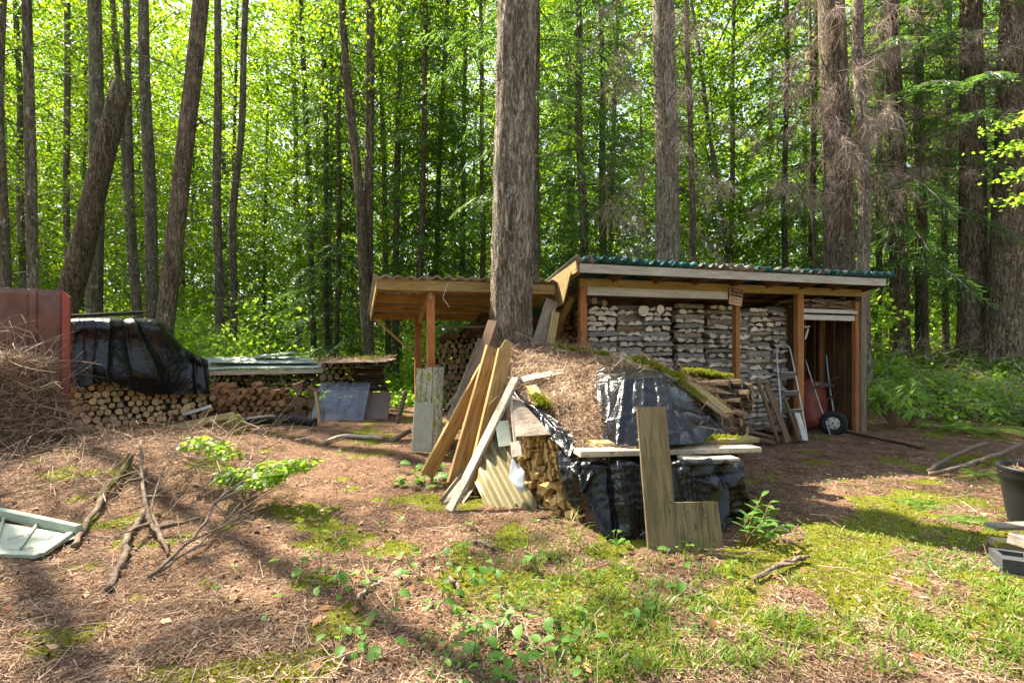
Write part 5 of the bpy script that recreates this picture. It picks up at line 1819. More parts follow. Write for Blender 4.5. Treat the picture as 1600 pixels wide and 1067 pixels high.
# corrugated fibreglass sheets at the foot
a, b_, c_ = W(752, 722, 5.0), W(772, 668, 5.3), W(852, 808, 4.42)
O = np.array(b_)
me = corrugated(b_, (a - b_) * 1.5, (c_ - b_) * 0.86, 0.17, 0.02, 0.003, 8, 6, 0.06, 3.0)
tag(obj('fibreglass_sheet', me, None, None, M_FIBRE), 'yellowed corrugated fibreglass sheet sagging against the kindling', 'plastic sheet')
a, b_, c_ = W(686, 782, 4.75), W(736, 718, 5.25), W(716, 796, 4.68)
me = corrugated(b_, (c_ - a) * 1.05, (a - b_), 0.075, 0.008, 0.003, 8, 5, 0.02, 7.0)
tag(obj('fibreglass_sheet', me, None, None, M_FIBRE), 'narrow ribbed fibreglass strip lying under the pale leaning board', 'plastic sheet')
lean_board((771, 502, 6.15), (742, 590, 5.95), 0.13, 0.05, (1, -0.4, 0.2), M_BROWN, 'thick brown plank with rounded top, tallest leaning on the big fir')
lean_board((796, 534, 5.85), (775, 570, 5.8), 0.11, 0.04, (1, 0, 0), M_OLIVE, 'short olive timber end behind the yellow timbers')
lean_board((771, 545, 5.75), (712, 758, 5.05), 0.20, 0.045, (0.75, 0.65, 0.1), M_TIMBER, 'broad yellow timber leaning on the heap, the middle one')
lean_board((789, 548, 5.55), (738, 768, 4.95), 0.165, 0.045, (0.8, 0.6, 0.1), M_TIMBER, 'broad yellow timber leaning on the heap beside the pale board')
lean_board((757, 575, 5.85), (667, 742, 5.25), 0.16, 0.045, (0.72, 0.7, 0.3), M_TIMBER, 'yellow timber leaning lowest, its foot among ground leaves')
lean_board((806, 591, 5.05), (703, 798, 4.5), 0.10, 0.03, (0.85, -0.35, 0.5), M_PALE, 'long pale board leaning in front of the yellow timbers')
lean_board((753, 530, 6.5), (712, 640, 6.1), 0.10, 0.03, (1, 0.3, 0), M_GREY, 'weathered grey-green board leaning behind the yellow timbers, upper')
lean_board((744, 552, 6.45), (704, 652, 6.05), 0.09, 0.03, (1, 0.3, 0), M_GREY, 'weathered grey board leaning behind the yellow timbers, lower')
lean_board((730, 597, 6.3), (697, 636, 6.1), 0.03, 0.03, (1, 0.3, 0), M_GREY, 'thin grey stake slanting beside the old door panel')
lean_board((740, 612, 6.25), (699, 655, 6.0), 0.04, 0.03, (1, 0.3, 0), M_GREY, 'thin weathered lath slanting beside the old door panel')
lean_board((862, 470, 6.9), (838, 545, 6.5), 0.17, 0.03, (1, 0.3, 0), M_GREY, 'grey plank leaning upright in shade beside the big fir')
lean_board((868, 488, 6.8), (858, 545, 6.5), 0.11, 0.03, (1, 0.3, 0), M_OLIVE, 'olive plank leaning upright in the shed corner beside the big fir')
# cream trim, ply, paper and the green pane over the kindling
lean_board((798, 622, 4.98), (806, 700, 4.62), 0.03, 0.02, (1, 0.2, 0), M_PALE, 'thin cream trim strip hanging down beside the weathered ply')
board('board', W(806, 690, 4.60), W(808, 713, 4.52), 0.10, 0.02, (1, -0.4, 0), M_PALE, None, 'cream board stub at the top corner of the kindling stack', 'board')
pl = MB()
pp = [W(799, 621, 5.02), W(809, 620, 5.05), W(861, 678, 4.50), W(806, 682, 4.58)]
off = Vector((0.004, 0.010, -0.012))
pl.add([tuple(p) for p in pp] + [tuple(p + off) for p in pp], [(0, 1, 2, 3), (7, 6, 5, 4), (0, 4, 5, 1), (1, 5, 6, 2), (2, 6, 7, 3), (3, 7, 4, 0)])
tag(obj('plywood', pl.mesh('plywood'), None, None, M_GREY), 'weathered grey ply corner roofing the kindling stack', 'plywood')
Gd = patch([[W(800, 716, 4.56), W(810, 726, 4.50), W(820, 737, 4.44)], [W(797, 735, 4.50), W(808, 746, 4.44), W(819, 755, 4.40)], [W(795, 749, 4.46), W(806, 760, 4.40), W(818, 771, 4.36)]], 12, 12)
Gd = Gd + ((fbm(Gd.reshape(-1, 3) * 9, 3) - 0.5) * 0.04).reshape(12, 12, 1) * np.array([0, -1, 0.3])
tag(obj('paper_sheet', sheet_mesh('paper_sheet', Gd, 0.002), None, None, M_PAPER), 'weathered blue-grey paper sheet hanging by the kindling', 'paper')
tag(board('glass_panel', W(784, 658, 5.15), W(790, 697, 4.98), 0.13, 0.008, (1, 0.3, 0.3), M_GALV), 'small grey-green panel wedged behind the pale leaning board', 'panel')

# ------------------------------------------------------------------ by the shed: planks, ladder, wheelbarrow, rake
lean_board((1183, 590, 7.35), (1216, 690, 7.55), 0.05, 0.03, (1, 0.3, 0), M_BROWN, 'thin brown plank leaning on the birch stacks, the narrower of two')
lean_board((1197, 600, 7.6), (1232, 690, 7.5), 0.10, 0.03, (1, 0.3, 0), M_BROWN, 'wide brown plank leaning on the birch stacks')
lean_board((1226, 622, 7.75), (1249, 688, 7.6), 0.05, 0.03, (1, 0.3, 0), M_BROWN, 'dark thin plank leaning at the step ladder foot')
lean_board((1245, 645, 7.75), (1258, 688, 7.6), 0.09, 0.03, (1, 0.3, 0), M_WHITE, 'short white-painted plank leaning at the shed post foot')
for i, (a, b, lab) in enumerate((((1136, 657, 7.9), (1204, 669, 7.75), 'upper'), ((1134, 664, 7.75), (1214, 684, 7.6), 'middle'), ((1132, 674, 7.6), (1210, 691, 7.45), 'lowest'))):
    board('floor_plank', W(*a), W(*b), 0.12, 0.035, (0.2, 1, 0), M_BROWN, None, 'brown plank lying at the foot of the birch stacks, the %s' % lab, 'plank')
p0, p1 = on_ground(1316, 676, 0.03), on_ground(1442, 702, 0.03)
board('ground_plank', p0, p1, 0.13, 0.025, (0.2, 1, 0), M_BROWN, None, 'long thin board lying on bare earth before the shed end', 'plank', seg=8)

lad = thing('step_ladder', 'silver step ladder with a rounded top leaning on birch logs', 'step ladder', W(1238, 690, 7.75))
hoop = [W(1222, 665, 7.75), W(1217, 600, 7.95), W(1213.5, 552, 8.08), W(1216, 542, 8.1), W(1223, 538.5, 8.1), W(1230, 540, 8.1), W(1235, 548, 8.08), W(1244, 592, 7.95), W(1256, 655, 7.78), W(1262, 690, 7.68)]
hp = catmull([tuple(p) for p in hoop], 40, 0)
obj('hoop_frame', MB().tube([Vector(p) for p in hp], 0.0125, 7).mesh('hoop_frame', smooth=True), lad, None, M_ALU)
obj('leg', MB().tube([W(1222, 665, 7.75), W(1226, 690, 7.65)], 0.0125, 7).mesh('leg'), lad, None, M_ALU)
for a, b, w in (((1219, 586.5, 7.96), (1243, 586, 7.96), 0.13), ((1224, 614.5, 7.86), (1248, 613.5, 7.86), 0.09), ((1223, 643, 7.79), (1253, 641, 7.79), 0.07)):
    board('step', W(*a), W(*b), w, 0.02, (0, -0.5, 0.86), M_ALU, lad, seg=2)
for px in (1219, 1251):
    obj('rear_leg', MB().tube([W(px, 590 if px < 1230 else 600, 8.0), W(px + 3, 676, 8.02)], 0.012, 6).mesh('rear_leg'), lad, None, M_ALU)

wb = thing('wheelbarrow', 'red wheelbarrow stood on end with its handles up in the tool bay', 'wheelbarrow', W(1300, 682, 8.3))
hA = [W(1258, 561, 8.62), W(1270, 600, 8.5), W(1284, 642, 8.36), W(1298, 681, 8.16)]
hB = [W(1291, 553, 8.85), W(1294, 585, 8.75), W(1299, 622, 8.62), W(1304, 652, 8.5)]
obj('handle', MB().tube([Vector(p) for p in catmull([tuple(p) for p in hA], 14, 0)], 0.014, 8).mesh('handle', smooth=True), wb, None, M_STEEL)
obj('handle', MB().tube([Vector(p) for p in catmull([tuple(p) for p in hB], 14, 0)], 0.014, 8).mesh('handle', smooth=True), wb, None, M_STEEL)
board('cross_bar', W(1273, 600, 8.46), W(1302, 603, 8.66), 0.05, 0.03, Zh, M_STEEL, wb, seg=2)
for (a, b) in (((1284, 632, 8.38), (1300, 618, 8.6)), ((1272, 606, 8.44), (1312, 588, 8.5)), ((1300, 622, 8.55), (1326, 590, 8.75))):
    obj('strut', MB().tube([W(*a), W(*b)], 0.011, 6).mesh('strut'), wb, None, M_IRON)
base = [W(1263, 602, 8.60), W(1291, 598, 8.74), W(1296, 645, 8.57), W(1277, 670, 8.38)]
shift = Vector((-0.16, 0.24, 0.0))
cb = sum(base, Vector()) / 4
rim = [cb + (p - cb) * 1.3 + shift for p in base]
tr_ = MB()
L1 = []
for k, s in enumerate((0.0, 0.12, 0.55, 1.0)):
    gq = [base[i].lerp(rim[i], s) for i in range(4)]
    c_ = sum(gq, Vector()) / 4
    ringp = []
    for i in range(4):
        pa, pb, pc = gq[i - 1], gq[i], gq[(i + 1) % 4]
        ringp += [pb.lerp(pa, 0.25), pb.lerp(pa, 0.09).lerp(pb.lerp(pc, 0.09), 0.5), pb.lerp(pc, 0.25)]
    if k == 0:
        ringp = [c_ + (p - c_) * 0.86 for p in ringp]
    L1 += ringp
fs = [tuple(range(11, -1, -1))] + [(k * 12 + i, k * 12 + (i + 1) % 12, (k + 1) * 12 + (i + 1) % 12, (k + 1) * 12 + i) for k in range(3) for i in range(12)]
tr_.add([tuple(p) for p in L1], fs)
tray = obj('tray', tr_.mesh('tray', smooth=True), wb, None, M_BARROW)
md = tray.modifiers.new('thickness', 'SOLIDIFY')
md.thickness = 0.006
wc, wa_ = W(1302, 661, 8.22), Vector((-0.62, -0.76, 0.12)).normalized()
wh = MB()
nt_, ns_ = 20, 8
wu = wa_.orthogonal().normalized()
wv = wa_.cross(wu)
V = [tuple(wc + (wu * math.cos(a) + wv * math.sin(a)) * (0.145 + 0.055 * math.cos(b)) + wa_ * 0.045 * math.sin(b)) for a in [6.2832 * i / nt_ for i in range(nt_)] for b in [6.2832 * j / ns_ for j in range(ns_)]]
wh.add(V, [(i * ns_ + j, ((i + 1) % nt_) * ns_ + j, ((i + 1) % nt_) * ns_ + (j + 1) % ns_, i * ns_ + (j + 1) % ns_) for i in range(nt_) for j in range(ns_)])
wheel = obj('wheel', wh.mesh('wheel', smooth=True), wb, None, M_RUBBER)
obj('hub', MB().tube([wc - wa_ * 0.02, wc + wa_ * 0.015, wc + wa_ * 0.03], [0.10, 0.10, 0.05], 14).mesh('hub'), wheel, None, M_HUB)
for k in range(5):
    p = wc + (wu * math.cos(k * 1.2566) + wv * math.sin(k * 1.2566)) * 0.072
    obj('hub_hole', MB().tube([p, p + wa_ * 0.026], 0.014, 6).mesh('hub_hole'), wheel, None, M_RUBBER)
obj('axle', MB().tube([wc - wa_ * 0.09, wc + wa_ * 0.09], 0.012, 6).mesh('axle'), wheel, None, M_IRON)

rk = thing('shelf_bracket', 'small white bracket hanging on the post inside the tool bay', 'bracket', W(1258, 530, 8.3))
board('bracket_arm', W(1256, 511, 8.3), W(1265, 510, 8.4), 0.03, 0.02, Zh, M_WHITE, rk, seg=2)
board('bracket_arm', W(1258, 530, 8.35), W(1263, 513, 8.38), 0.03, 0.02, (1, 0, 0), M_WHITE, rk, seg=2)
n = 150
u = rng.uniform(UPT + 0.05, UR + 0.02, n)
P = np.array([tuple(S(a, rng.uniform(-0.02, 0.5), SP(1295, 482, 0).z + 0.02 + abs(rng.normal()) * 0.06)) for a in u])
A = twigs(P - np.array(SU) * 0.15, np.array(SU) * 1.0 + rng.normal(size=(n, 3)) * 0.12, rng.uniform(0.2, 0.55, n), rng.uniform(0.008, 0.022, n), 0.05, 1)
tag(obj('stick_bundle', new_mesh('stick_bundle', A[0], [A[1]]), None, None, TWIG), 'jumble of sticks stored on the shelf above the tool bay', kind='stuff')

# ------------------------------------------------------------------ foreground: frame, pot, planks, branches
fr = thing('window_frame', 'discarded pale green window frame lying in the needles', 'window frame', on_ground(60, 830))
a, b = on_ground(-60, 796, 0.06), on_ground(124, 838, 0.06)
c_, d = on_ground(-60, 866, 0.03), on_ground(62, 872, 0.03)
board('frame_rail', a, b, 0.075, 0.05, Zh, M_PALEGREEN, fr, seg=3)
board('frame_rail', c_, d, 0.03, 0.06, Zh, M_PALEGREEN, fr, seg=3)
board('frame_stile', b + Vector((-0.05, -0.02, -0.02)), d + Vector((0.0, 0, 0)), 0.03, 0.05, Zh, M_PALEGREEN, fr, seg=3)
m1, m2 = a.lerp(c_, 0.5) - Vector((0, 0, 0.03)), b.lerp(d, 0.5) - Vector((0.05, 0, 0.03))
board('frame_panel', m1, m2, (b - d).length * 0.86, 0.008, (c_ - a), M_PALEPANE, fr, seg=3)
for t_ in (0.40, 0.68):
    board('glazing_bar', a.lerp(b, t_) + Vector((0, 0, -0.015)), c_.lerp(d, t_) + Vector((0, 0, -0.012)), 0.02, 0.012, (1, 0, 0), M_PALEGREEN, fr, seg=2)

pc = Vector((4.30, 4.22, 0))
pc.z = gz(pc.x, pc.y)
pot = thing('plant_pot', 'big black nursery pot filled with bark mulch', 'plant pot', pc)
prf = [(0.155, 0.0), (0.175, 0.12), (0.195, 0.26), (0.205, 0.36), (0.215, 0.37), (0.222, 0.40), (0.225, 0.44), (0.232, 0.45), (0.232, 0.475), (0.214, 0.478), (0.205, 0.44), (0.20, 0.36)]
nn = 40
V = [(r_ * math.cos(6.2832 * k / nn), r_ * math.sin(6.2832 * k / nn), z) for r_, z in prf for k in range(nn)]
obj('pot_shell', MB().add(V, [(i * nn + k, i * nn + (k + 1) % nn, (i + 1) * nn + (k + 1) % nn, (i + 1) * nn + k) for i in range(len(prf) - 1) for k in range(nn)]).mesh('pot_shell', smooth=True), pot, Matrix.Translation(pc), M_BLACKPL)
sv = [(0, 0, 0.43)] + [(r_ * math.cos(6.2832 * k / 24), r_ * math.sin(6.2832 * k / 24), 0.415 + J(0.02)) for r_ in (0.07, 0.14, 0.203) for k in range(24)]
sf = [(0, 1 + k, 1 + (k + 1) % 24) for k in range(24)]
sq = [(1 + r_ * 24 + k, 25 + r_ * 24 + k, 25 + r_ * 24 + (k + 1) % 24, 1 + r_ * 24 + (k + 1) % 24) for r_ in range(2) for k in range(24)]
obj('mulch', MB().add(sv, sf + sq).mesh('mulch', smooth=True), pot, Matrix.Translation(pc), M_SOIL)
n = 260
a = rng.uniform(0, 6.28, n)
r_ = 0.2 * np.sqrt(rng.random(n))
P = np.stack([pc.x + r_ * np.cos(a), pc.y + r_ * np.sin(a), np.full(n, pc.z + 0.425) + rng.random(n) * 0.03], -1)
V, Fq = leaf_quads(P, 0.03 + 0.06 * rng.random(n), 0.5, 0.5)
lt = obj('bark_litter', new_mesh('bark_litter', V, [Fq]), pot, None, NEEDLE)
lt['kind'] = 'stuff'

pal = [((1548, 846, 0.10), (1650, 838, 0.10), 0.10, 0.03, M_GREY, 'thin grey plank end by the black pot, upper'),
       ((1552, 858, 0.05), (1660, 868, 0.06), 0.12, 0.05, M_MOSSY, 'mossy plank end by the black pot, lower')]
for a, b, w, t, m_, lab in pal:
    board('scrap_plank', on_ground(a[0], a[1], a[2]), on_ground(b[0], b[1], b[2]), w, t, (0.1, 1, 0), m_, None, lab, 'plank')
board('scrap_beam', on_ground(1580, 872, 0.14), on_ground(1690, 905, 0.14), 0.10, 0.07, (0.3, 1, 0), M_PALE, None, 'pale squared beam resting on the dark block', 'beam')
blk = thing('concrete_block', 'dark grey hollow block under the pale beam', 'block', on_ground(1600, 905))
bM = Matrix.Translation(on_ground(1612, 898, 0.06)) @ Matrix.Rotation(R(-24), 4, 'Z')
obj('block_body', MB().box((0, 0, 0), (0.36, 0.20, 0.055)).box((0, 0.085, 0.04), (0.36, 0.03, 0.03)).box((0, -0.085, 0.04), (0.36, 0.03, 0.03)).box((-0.165, 0, 0.04), (0.03, 0.14, 0.03)).box((0.0, 0, 0.04), (0.03, 0.14, 0.03)).mesh('block_body'), blk, bM, M_CONC)
obj('block_foot', MB().box((0.01, 0.01, -0.065), (0.38, 0.21, 0.06)).mesh('block_foot'), blk, bM, M_GREY)


def branch(name, pts, r0, r1, mat, label, cat='branch', side=0, sub=0.5, n=7):
    """A fallen branch through ground pixels (px, py, lift) with forking twigs of its own."""
    P = [on_ground(px, py, dz) for px, py, dz in pts]
    P = [Vector(p) for p in catmull([tuple(p) for p in P], max(8, len(P) * 4), 0)]
    P = [p + Vector((J(0.012), J(0.012), J(0.008))) for p in P]
    mb = MB().tube(P, list(np.linspace(r0, r1, len(P))), n, jitter=0.08)
    for k in range(side):
        i = random.randrange(len(P) // 4, len(P) - 1)
        d = (P[i + 1] - P[i]).normalized()
        s = Vector((-d.y, d.x, 0)) * random.choice((-1, 1))
        q = [P[i]]
        L = sub * random.uniform(0.4, 1.1)
        for m_ in range(1, 5):
            q.append(P[i] + (d * 0.8 + s * 0.7) * L * m_ / 4 + Vector((J(0.02), J(0.02), 0.25 * L * m_ / 4 + J(0.01))))
        mb.tube(q, list(np.linspace(r1 * 1.3, 0.0025, 5)), 5)
    return tag(obj(name, mb.mesh(name, smooth=True), None, None, mat), label, cat)


branch('fallen_branch', [(166, 778, 0.06), (142, 815, 0.05), (114, 858, 0.04)], 0.026, 0.018, bark('pale_branch_bark', (0.16, 0.12, 0.08), (0.34, 0.27, 0.19), (0.52, 0.44, 0.33), moss=0.25, scale=3, deep=0.2, crack=0.2), 'pale thick broken branch lying over the window frame corner')
M_BR2 = bark('branch_bark', (0.14, 0.10, 0.07), (0.30, 0.23, 0.17), (0.50, 0.41, 0.32), moss=0.2, scale=3, deep=0.2, lichen=0.35, crack=0.2)
branch('fallen_branch', [(224, 806, 0.05), (198, 850, 0.05), (192, 880, 0.045), (170, 926, 0.03)], 0.026, 0.02, M_BR2, 'thick lichened branch with a crumbling orange end')
branch('fallen_branch', [(205, 745, 0.10), (178, 772, 0.08), (150, 790, 0.05)], 0.036, 0.03, bark('mossy_branch_bark', (0.06, 0.06, 0.02), (0.15, 0.15, 0.03), (0.24, 0.24, 0.05), moss=0.7, scale=3, deep=0.2), 'dark mossy branch in the shaded brush below the log pile')
branch('dead_branch', [(219, 742, 0.25), (224, 790, 0.16), (236, 830, 0.08), (262, 856, 0.04)], 0.014, 0.018, M_BR2, 'bent grey dead branch rising from the brush', side=5)
branch('dead_branch', [(232, 904, 0.02), (300, 862, 0.10), (345, 815, 0.22), (392, 772, 0.34)], 0.015, 0.006, M_BR2, 'long dead branch fanning up from the needles', side=8, sub=0.6)
branch('dead_branch', [(250, 895, 0.02), (330, 850, 0.09), (395, 800, 0.18)], 0.012, 0.005, M_BR2, 'dark thin dead branch fanning low over the needles', side=7, sub=0.5)
branch('dead_branch', [(262, 870, 0.02), (240, 800, 0.18), (300, 735, 0.42)], 0.012, 0.004, M_BR2, 'thin dead branch arching up to the bright maple sprig', side=6, sub=0.5)
branch('dead_branch', [(410, 692, 0.02), (440, 668, 0.22), (478, 640, 0.48)], 0.012, 0.004, M_BR2, 'pale feathery dead branch before the black pipe', side=14, sub=0.45)
branch('fallen_stick', [(1180, 915, 0.03), (1225, 893, 0.04), (1258, 884, 0.03)], 0.013, 0.017, M_BR2, 'knobbly dark stick lying in front of the L-shaped board', side=2, sub=0.15)
branch('fallen_stick', [(1062, 905, 0.01), (1130, 960, 0.015), (1200, 1003, 0.015), (1300, 1035, 0.015), (1420, 1062, 0.01)], 0.0055, 0.004, M_BR2, 'long pale whippy stick curving across grass and moss')
branch('fallen_stick', [(755, 1020, 0.04), (785, 990, 0.06), (805, 975, 0.09)], 0.010, 0.007, M_BR2, 'brown forked stick among round weed leaves', side=2, sub=0.15)
branch('fallen_stick', [(822, 1000, 0.03), (842, 1040, 0.03), (858, 1062, 0.02)], 0.008, 0.008, M_BR2, 'brown curved stick near the picture edge in weeds')
branch('fallen_stick', [(738, 848, 0.03), (755, 853, 0.03), (770, 862, 0.03)], 0.016, 0.016, M_BR2, 'short stubby stick beside the yellow moss')
branch('fallen_stick', [(705, 905, 0.03), (716, 915, 0.04), (716, 928, 0.03)], 0.012, 0.012, M_BR2, 'short bent stick in the weed patch')
branch('fallen_stick', [(560, 935, 0.02), (580, 915, 0.02), (600, 904, 0.02)], 0.01, 0.006, M_PALE, 'short pale stick at the edge of the yellow moss')
branch('fallen_branch', [(1455, 745, 0.05), (1500, 735, 0.08), (1560, 722, 0.10), (1610, 706, 0.12)], 0.024, 0.032, M_BR2, 'pale log lying among ferns near the black pot', side=2, sub=0.2)
branch('fallen_branch', [(1450, 738, 0.05), (1490, 722, 0.10), (1540, 712, 0.16)], 0.022, 0.03, M_BR2, 'grey log end beside the pale log among ferns')
branch('fallen_branch', [(505, 697, 0.03), (540, 688, 0.04), (600, 690, 0.04)], 0.03, 0.03, M_PALE, 'pale pole lying before the clear pane')
board('mossy_plank', W(262, 671, 8.9), W(366, 648, 9.3), 0.20, 0.03, (0.3, 1, 0.55), M_OLIVE, None, 'mossy plank tilted among brush before the split logs', 'plank')
board('scrap_board', W(285, 648, 9.7), W(330, 634, 9.9), 0.14, 0.02, (0.3, 1, 0.4), M_WHITE, None, 'white scrap board lying in front of the split logs', 'board')
for i, (x0, y0, x1, y1, lab) in enumerate(((620, 662, 634, 612, 'grey stake leaning near the old door panel'), (612, 690, 642, 672, 'short pale log lying by the old door panel'), (631, 700, 646, 690, 'short brown log lying by the foot of the old door panel'))):
    p0, p1 = W(x0, y0, 7.6), W(x1, y1, 7.7)
    tag(obj('short_log' if i else 'stake', round_log((p1 - p0).length, 0.035, 8).mesh('short_log', (M_BR2, M_END_DARK)), None, axes(p1 - p0, (0, -1, 0.1), (p0 + p1) / 2)), lab, 'log')
board('leaning_board', W(493, 612, 9.7), W(501, 664, 9.4), 0.05, 0.05, (1, 0, 0), M_OLIVE, None, 'thin olive stake leaning on the clear pane edge', 'board')
# black corrugated pipe
pp = [W(386, 659, 9.0), W(420, 655, 9.1), W(455, 655, 9.15), W(492, 660, 9.1)]
pp = catmull([tuple(p) for p in pp], 46, 0)
tag(obj('drain_pipe', MB().tube([Vector(p) for p in pp], [0.085 if k % 2 else 0.075 for k in range(46)], 12).mesh('drain_pipe', smooth=True), None, None, M_RUBBER), 'black ribbed drain pipe lying below the split logs', 'pipe')
# mossy stump
st_ = thing('mossy_stump', 'mossy old stump before the split log heap', 'stump', W(376, 690, 8.2))
obj('stump_body', trunk_mesh([W(380, 695, 8.1), W(374, 670, 8.15), W(366, 652, 8.2)], [0.17, 0.13, 0.09], n=14, rough=0.25, flare=0.3, res=0.06), st_, None, bark('mossy_stump_bark', (0.05, 0.06, 0.012), (0.12, 0.13, 0.018), (0.20, 0.2, 0.03), moss=0.75, scale=2, deep=0.4))

# ------------------------------------------------------------------ living plants
def leaf_mesh(name, L, w, mat, fold=0.12, curl=0.15, n=5, round_=False, notch=0.0):
    """One leaf along +X: outline, folded along its midrib, tip curling down."""
    V, Fs = [], []
    for i in range(n + 1):
        s = i / n
        hw = w / 2 * (math.sin(math.pi * min(1, s * 0.92 + 0.06)) ** (0.6 if round_ else 0.85)) if i < n else 0.0
        if i == 0 and round_:
            hw = w * 0.22
        x, z = L * s - (notch * L if 0 else 0), -curl * L * s * s
        V += [(x, -hw, z + fold * hw), (x, 0, z), (x, hw, z + fold * hw)]
    for i in range(n):
        a = i * 3
        Fs += [(a, a + 3, a + 4, a + 1), (a + 1, a + 4, a + 5, a + 2)]
    return MB().add(V, Fs).mesh(name, (mat,), True)


def at_dir(p, d, roll=0.0, s=1.0):
    return axes(d, (J(0.2), J(0.2), 1), p, roll, s)


LAURELM = leafy('laurel_leaf', [(0.0, (0.09, 0.20, 0.03)), (1.0, (0.20, 0.36, 0.05))], [(0.0, (0.2, 0.45, 0.03)), (1.0, (0.5, 0.75, 0.07))], 0.45, 0.4, 0.4)
BROAD = [leaf_mesh('broad_leaf', 0.085, w, WEED, f, cu, 7, True) for w, f, cu in ((0.066, 0.35, 0.3), (0.058, 0.5, 0.2), (0.072, 0.2, 0.45))]
LANCE = [leaf_mesh('lance_leaf', 0.11, 0.034, WEED, 0.2, 0.25, 5) for _ in range(3)]
LAUREL = [leaf_mesh('laurel_leaf', 0.19, 0.055, LAURELM, 0.2, 0.35, 5) for _ in range(3)]
MAPLE = [leaf_mesh('maple_leaflet', 0.075, 0.05, LEAF2, 0.2, 0.25, 5) for _ in range(3)]
STEM = plain('green_stem', (0.12, 0.17, 0.04), 0.6, 0, 0.3, 0.2, 8, 0.2, 0)
STEMB = plain('woody_stem', (0.22, 0.13, 0.08), 0.8, 0, 0.2, 0.2, 8, 0.3, 0.1)

# broad-leaved weeds, each with two to four round leaves
weeds = [(463, 838, 1), (498, 843, 1), (519, 852, 1), (487, 860, 1), (470, 905, 2), (455, 915, 1), (463, 940, 1), (500, 888, 2), (512, 895, 2), (545, 870, 1), (595, 830, 1), (640, 880, 3), (625, 876, 1), (700, 870, 2), (728, 868, 2), (660, 905, 2),
         (545, 905, 3), (556, 912, 2), (530, 915, 2), (580, 925, 2), (690, 930, 3), (710, 935, 2), (735, 865, 1), (740, 890, 2), (752, 900, 2), (772, 905, 2), (712, 955, 3), (735, 835, 1), (645, 825, 1), (680, 945, 2), (835, 880, 2), (800, 960, 3), (780, 975, 2),
         (735, 985, 2), (755, 1005, 2), (860, 980, 3), (880, 1018, 3), (795, 1040, 4), (760, 1060, 4), (940, 860, 3), (990, 862, 2), (1062, 880, 3), (1075, 895, 2), (1065, 920, 2), (960, 850, 2), (870, 1020, 2), (920, 1062, 2), (1160, 930, 2), (1150, 905, 2),
         (430, 975, 1), (340, 920, 1), (380, 893, 1), (405, 897, 1), (463, 880, 1), (850, 985, 2), (1090, 810, 1), (545, 985, 1), (610, 960, 1)]
for _ in range(46):
    weeds.append((random.uniform(480, 1000), random.uniform(885, 1060), random.choice((1, 1, 2, 2, 3))))
for i, (px, py, k) in enumerate(weeds):
    p = on_ground(px, py)
    near = 'in shaded moss near the picture edge' if py > 965 else ('in the weed patch among yellow moss' if py > 900 else 'on dry needles at the moss edge')
    if px > 780 and py > 900:
        near = 'in the green patch by the pale stick'
    elif px > 925:
        near = 'in grass before the L-shaped board'
    elif px < 450:
        near = 'on bare needles by the dead branches'
    t = thing('broadleaf_weed', 'low weed with %s glossy heart-shaped %s %s' % (('one', 'two', 'three', 'four')[k - 1], 'leaf' if k == 1 else 'leaves', near), 'weed', p, 'broad-leaved weeds ' + near)
    sm = MB()
    ends = []
    for j in range(k):
        a = random.uniform(0, 6.28)
        e = p + Vector((math.cos(a) * random.uniform(0.02, 0.08), math.sin(a) * random.uniform(0.02, 0.06), random.uniform(0.04, 0.11)))
        sm.tube([p + Vector((0, 0, -0.02)), p.lerp(e, 0.6) + Vector((0, 0, 0.015)), e], 0.0022, 4)
        ends.append((e, a))
    obj('stem', sm.mesh('stem'), t, None, STEM)
    for e, a in ends:
        obj('leaf', random.choice(BROAD), t, at_dir(e, (math.cos(a), math.sin(a), J(0.35)), J(0.5), random.uniform(0.42, 0.85)))

# ivy-like leaves round the foot of the lowest timber
for i in range(22):
    px, py = random.uniform(612, 708), random.uniform(733, 762)
    p = on_ground(px, py + 8)
    t = thing('ground_leaf', 'pale mottled ground leaf at the feet of the yellow timbers', 'weed', p, 'mottled ground leaves at the feet of the yellow timbers')
    a = random.uniform(0, 6.28)
    e = p + Vector((0, 0, random.uniform(0.03, 0.10)))
    obj('stem', MB().tube([p, e], 0.002, 4).mesh('stem'), t, None, STEM)
    obj('leaf', random.choice(BROAD), t, at_dir(e, (math.cos(a), math.sin(a), 0.1 + J(0.3)), J(0.4), random.uniform(0.9, 1.4)))


def sapling(name, label, cat, foot, tips, leaves, mats, per, size, stem_r=0.008, spread=0.5):
    """Stems from FOOT to each of TIPS; leaflets in whorls along the upper part."""
    t = thing(name, label, cat, foot)
    for tip in tips:
        mid = foot.lerp(tip, 0.5) + Vector((J(0.03), J(0.03), 0.02))
        obj('stem', MB().tube([foot, mid, tip], [stem_r, stem_r * 0.7, stem_r * 0.3], 5).mesh('stem', smooth=True), t, None, STEMB)
        for j in range(per):
            s = 0.35 + 0.65 * (j + random.random()) / per
            p = (foot.lerp(mid, s * 2) if s < 0.5 else mid.lerp(tip, s * 2 - 1))
            a = j * 2.4 + J(0.4)
            d = (tip - foot).normalized() * 0.5 + Vector((math.cos(a), math.sin(a), J(0.3))) * spread
            obj('leaf', random.choice(leaves), t, at_dir(p, d, J(0.4), size * random.uniform(0.75, 1.2)))
    return t


f = on_ground(1164, 852)
sapling('leafy_sapling', 'young sapling with bright lance-shaped leaves beside the L-shaped board', 'sapling', f, [W(1172, 800, 3.8), W(1205, 782, 3.85), W(1222, 820, 3.7), W(1190, 775, 3.95), W(1195, 812, 3.65)], LANCE, WEED, 9, 1.0, 0.007, 0.8)
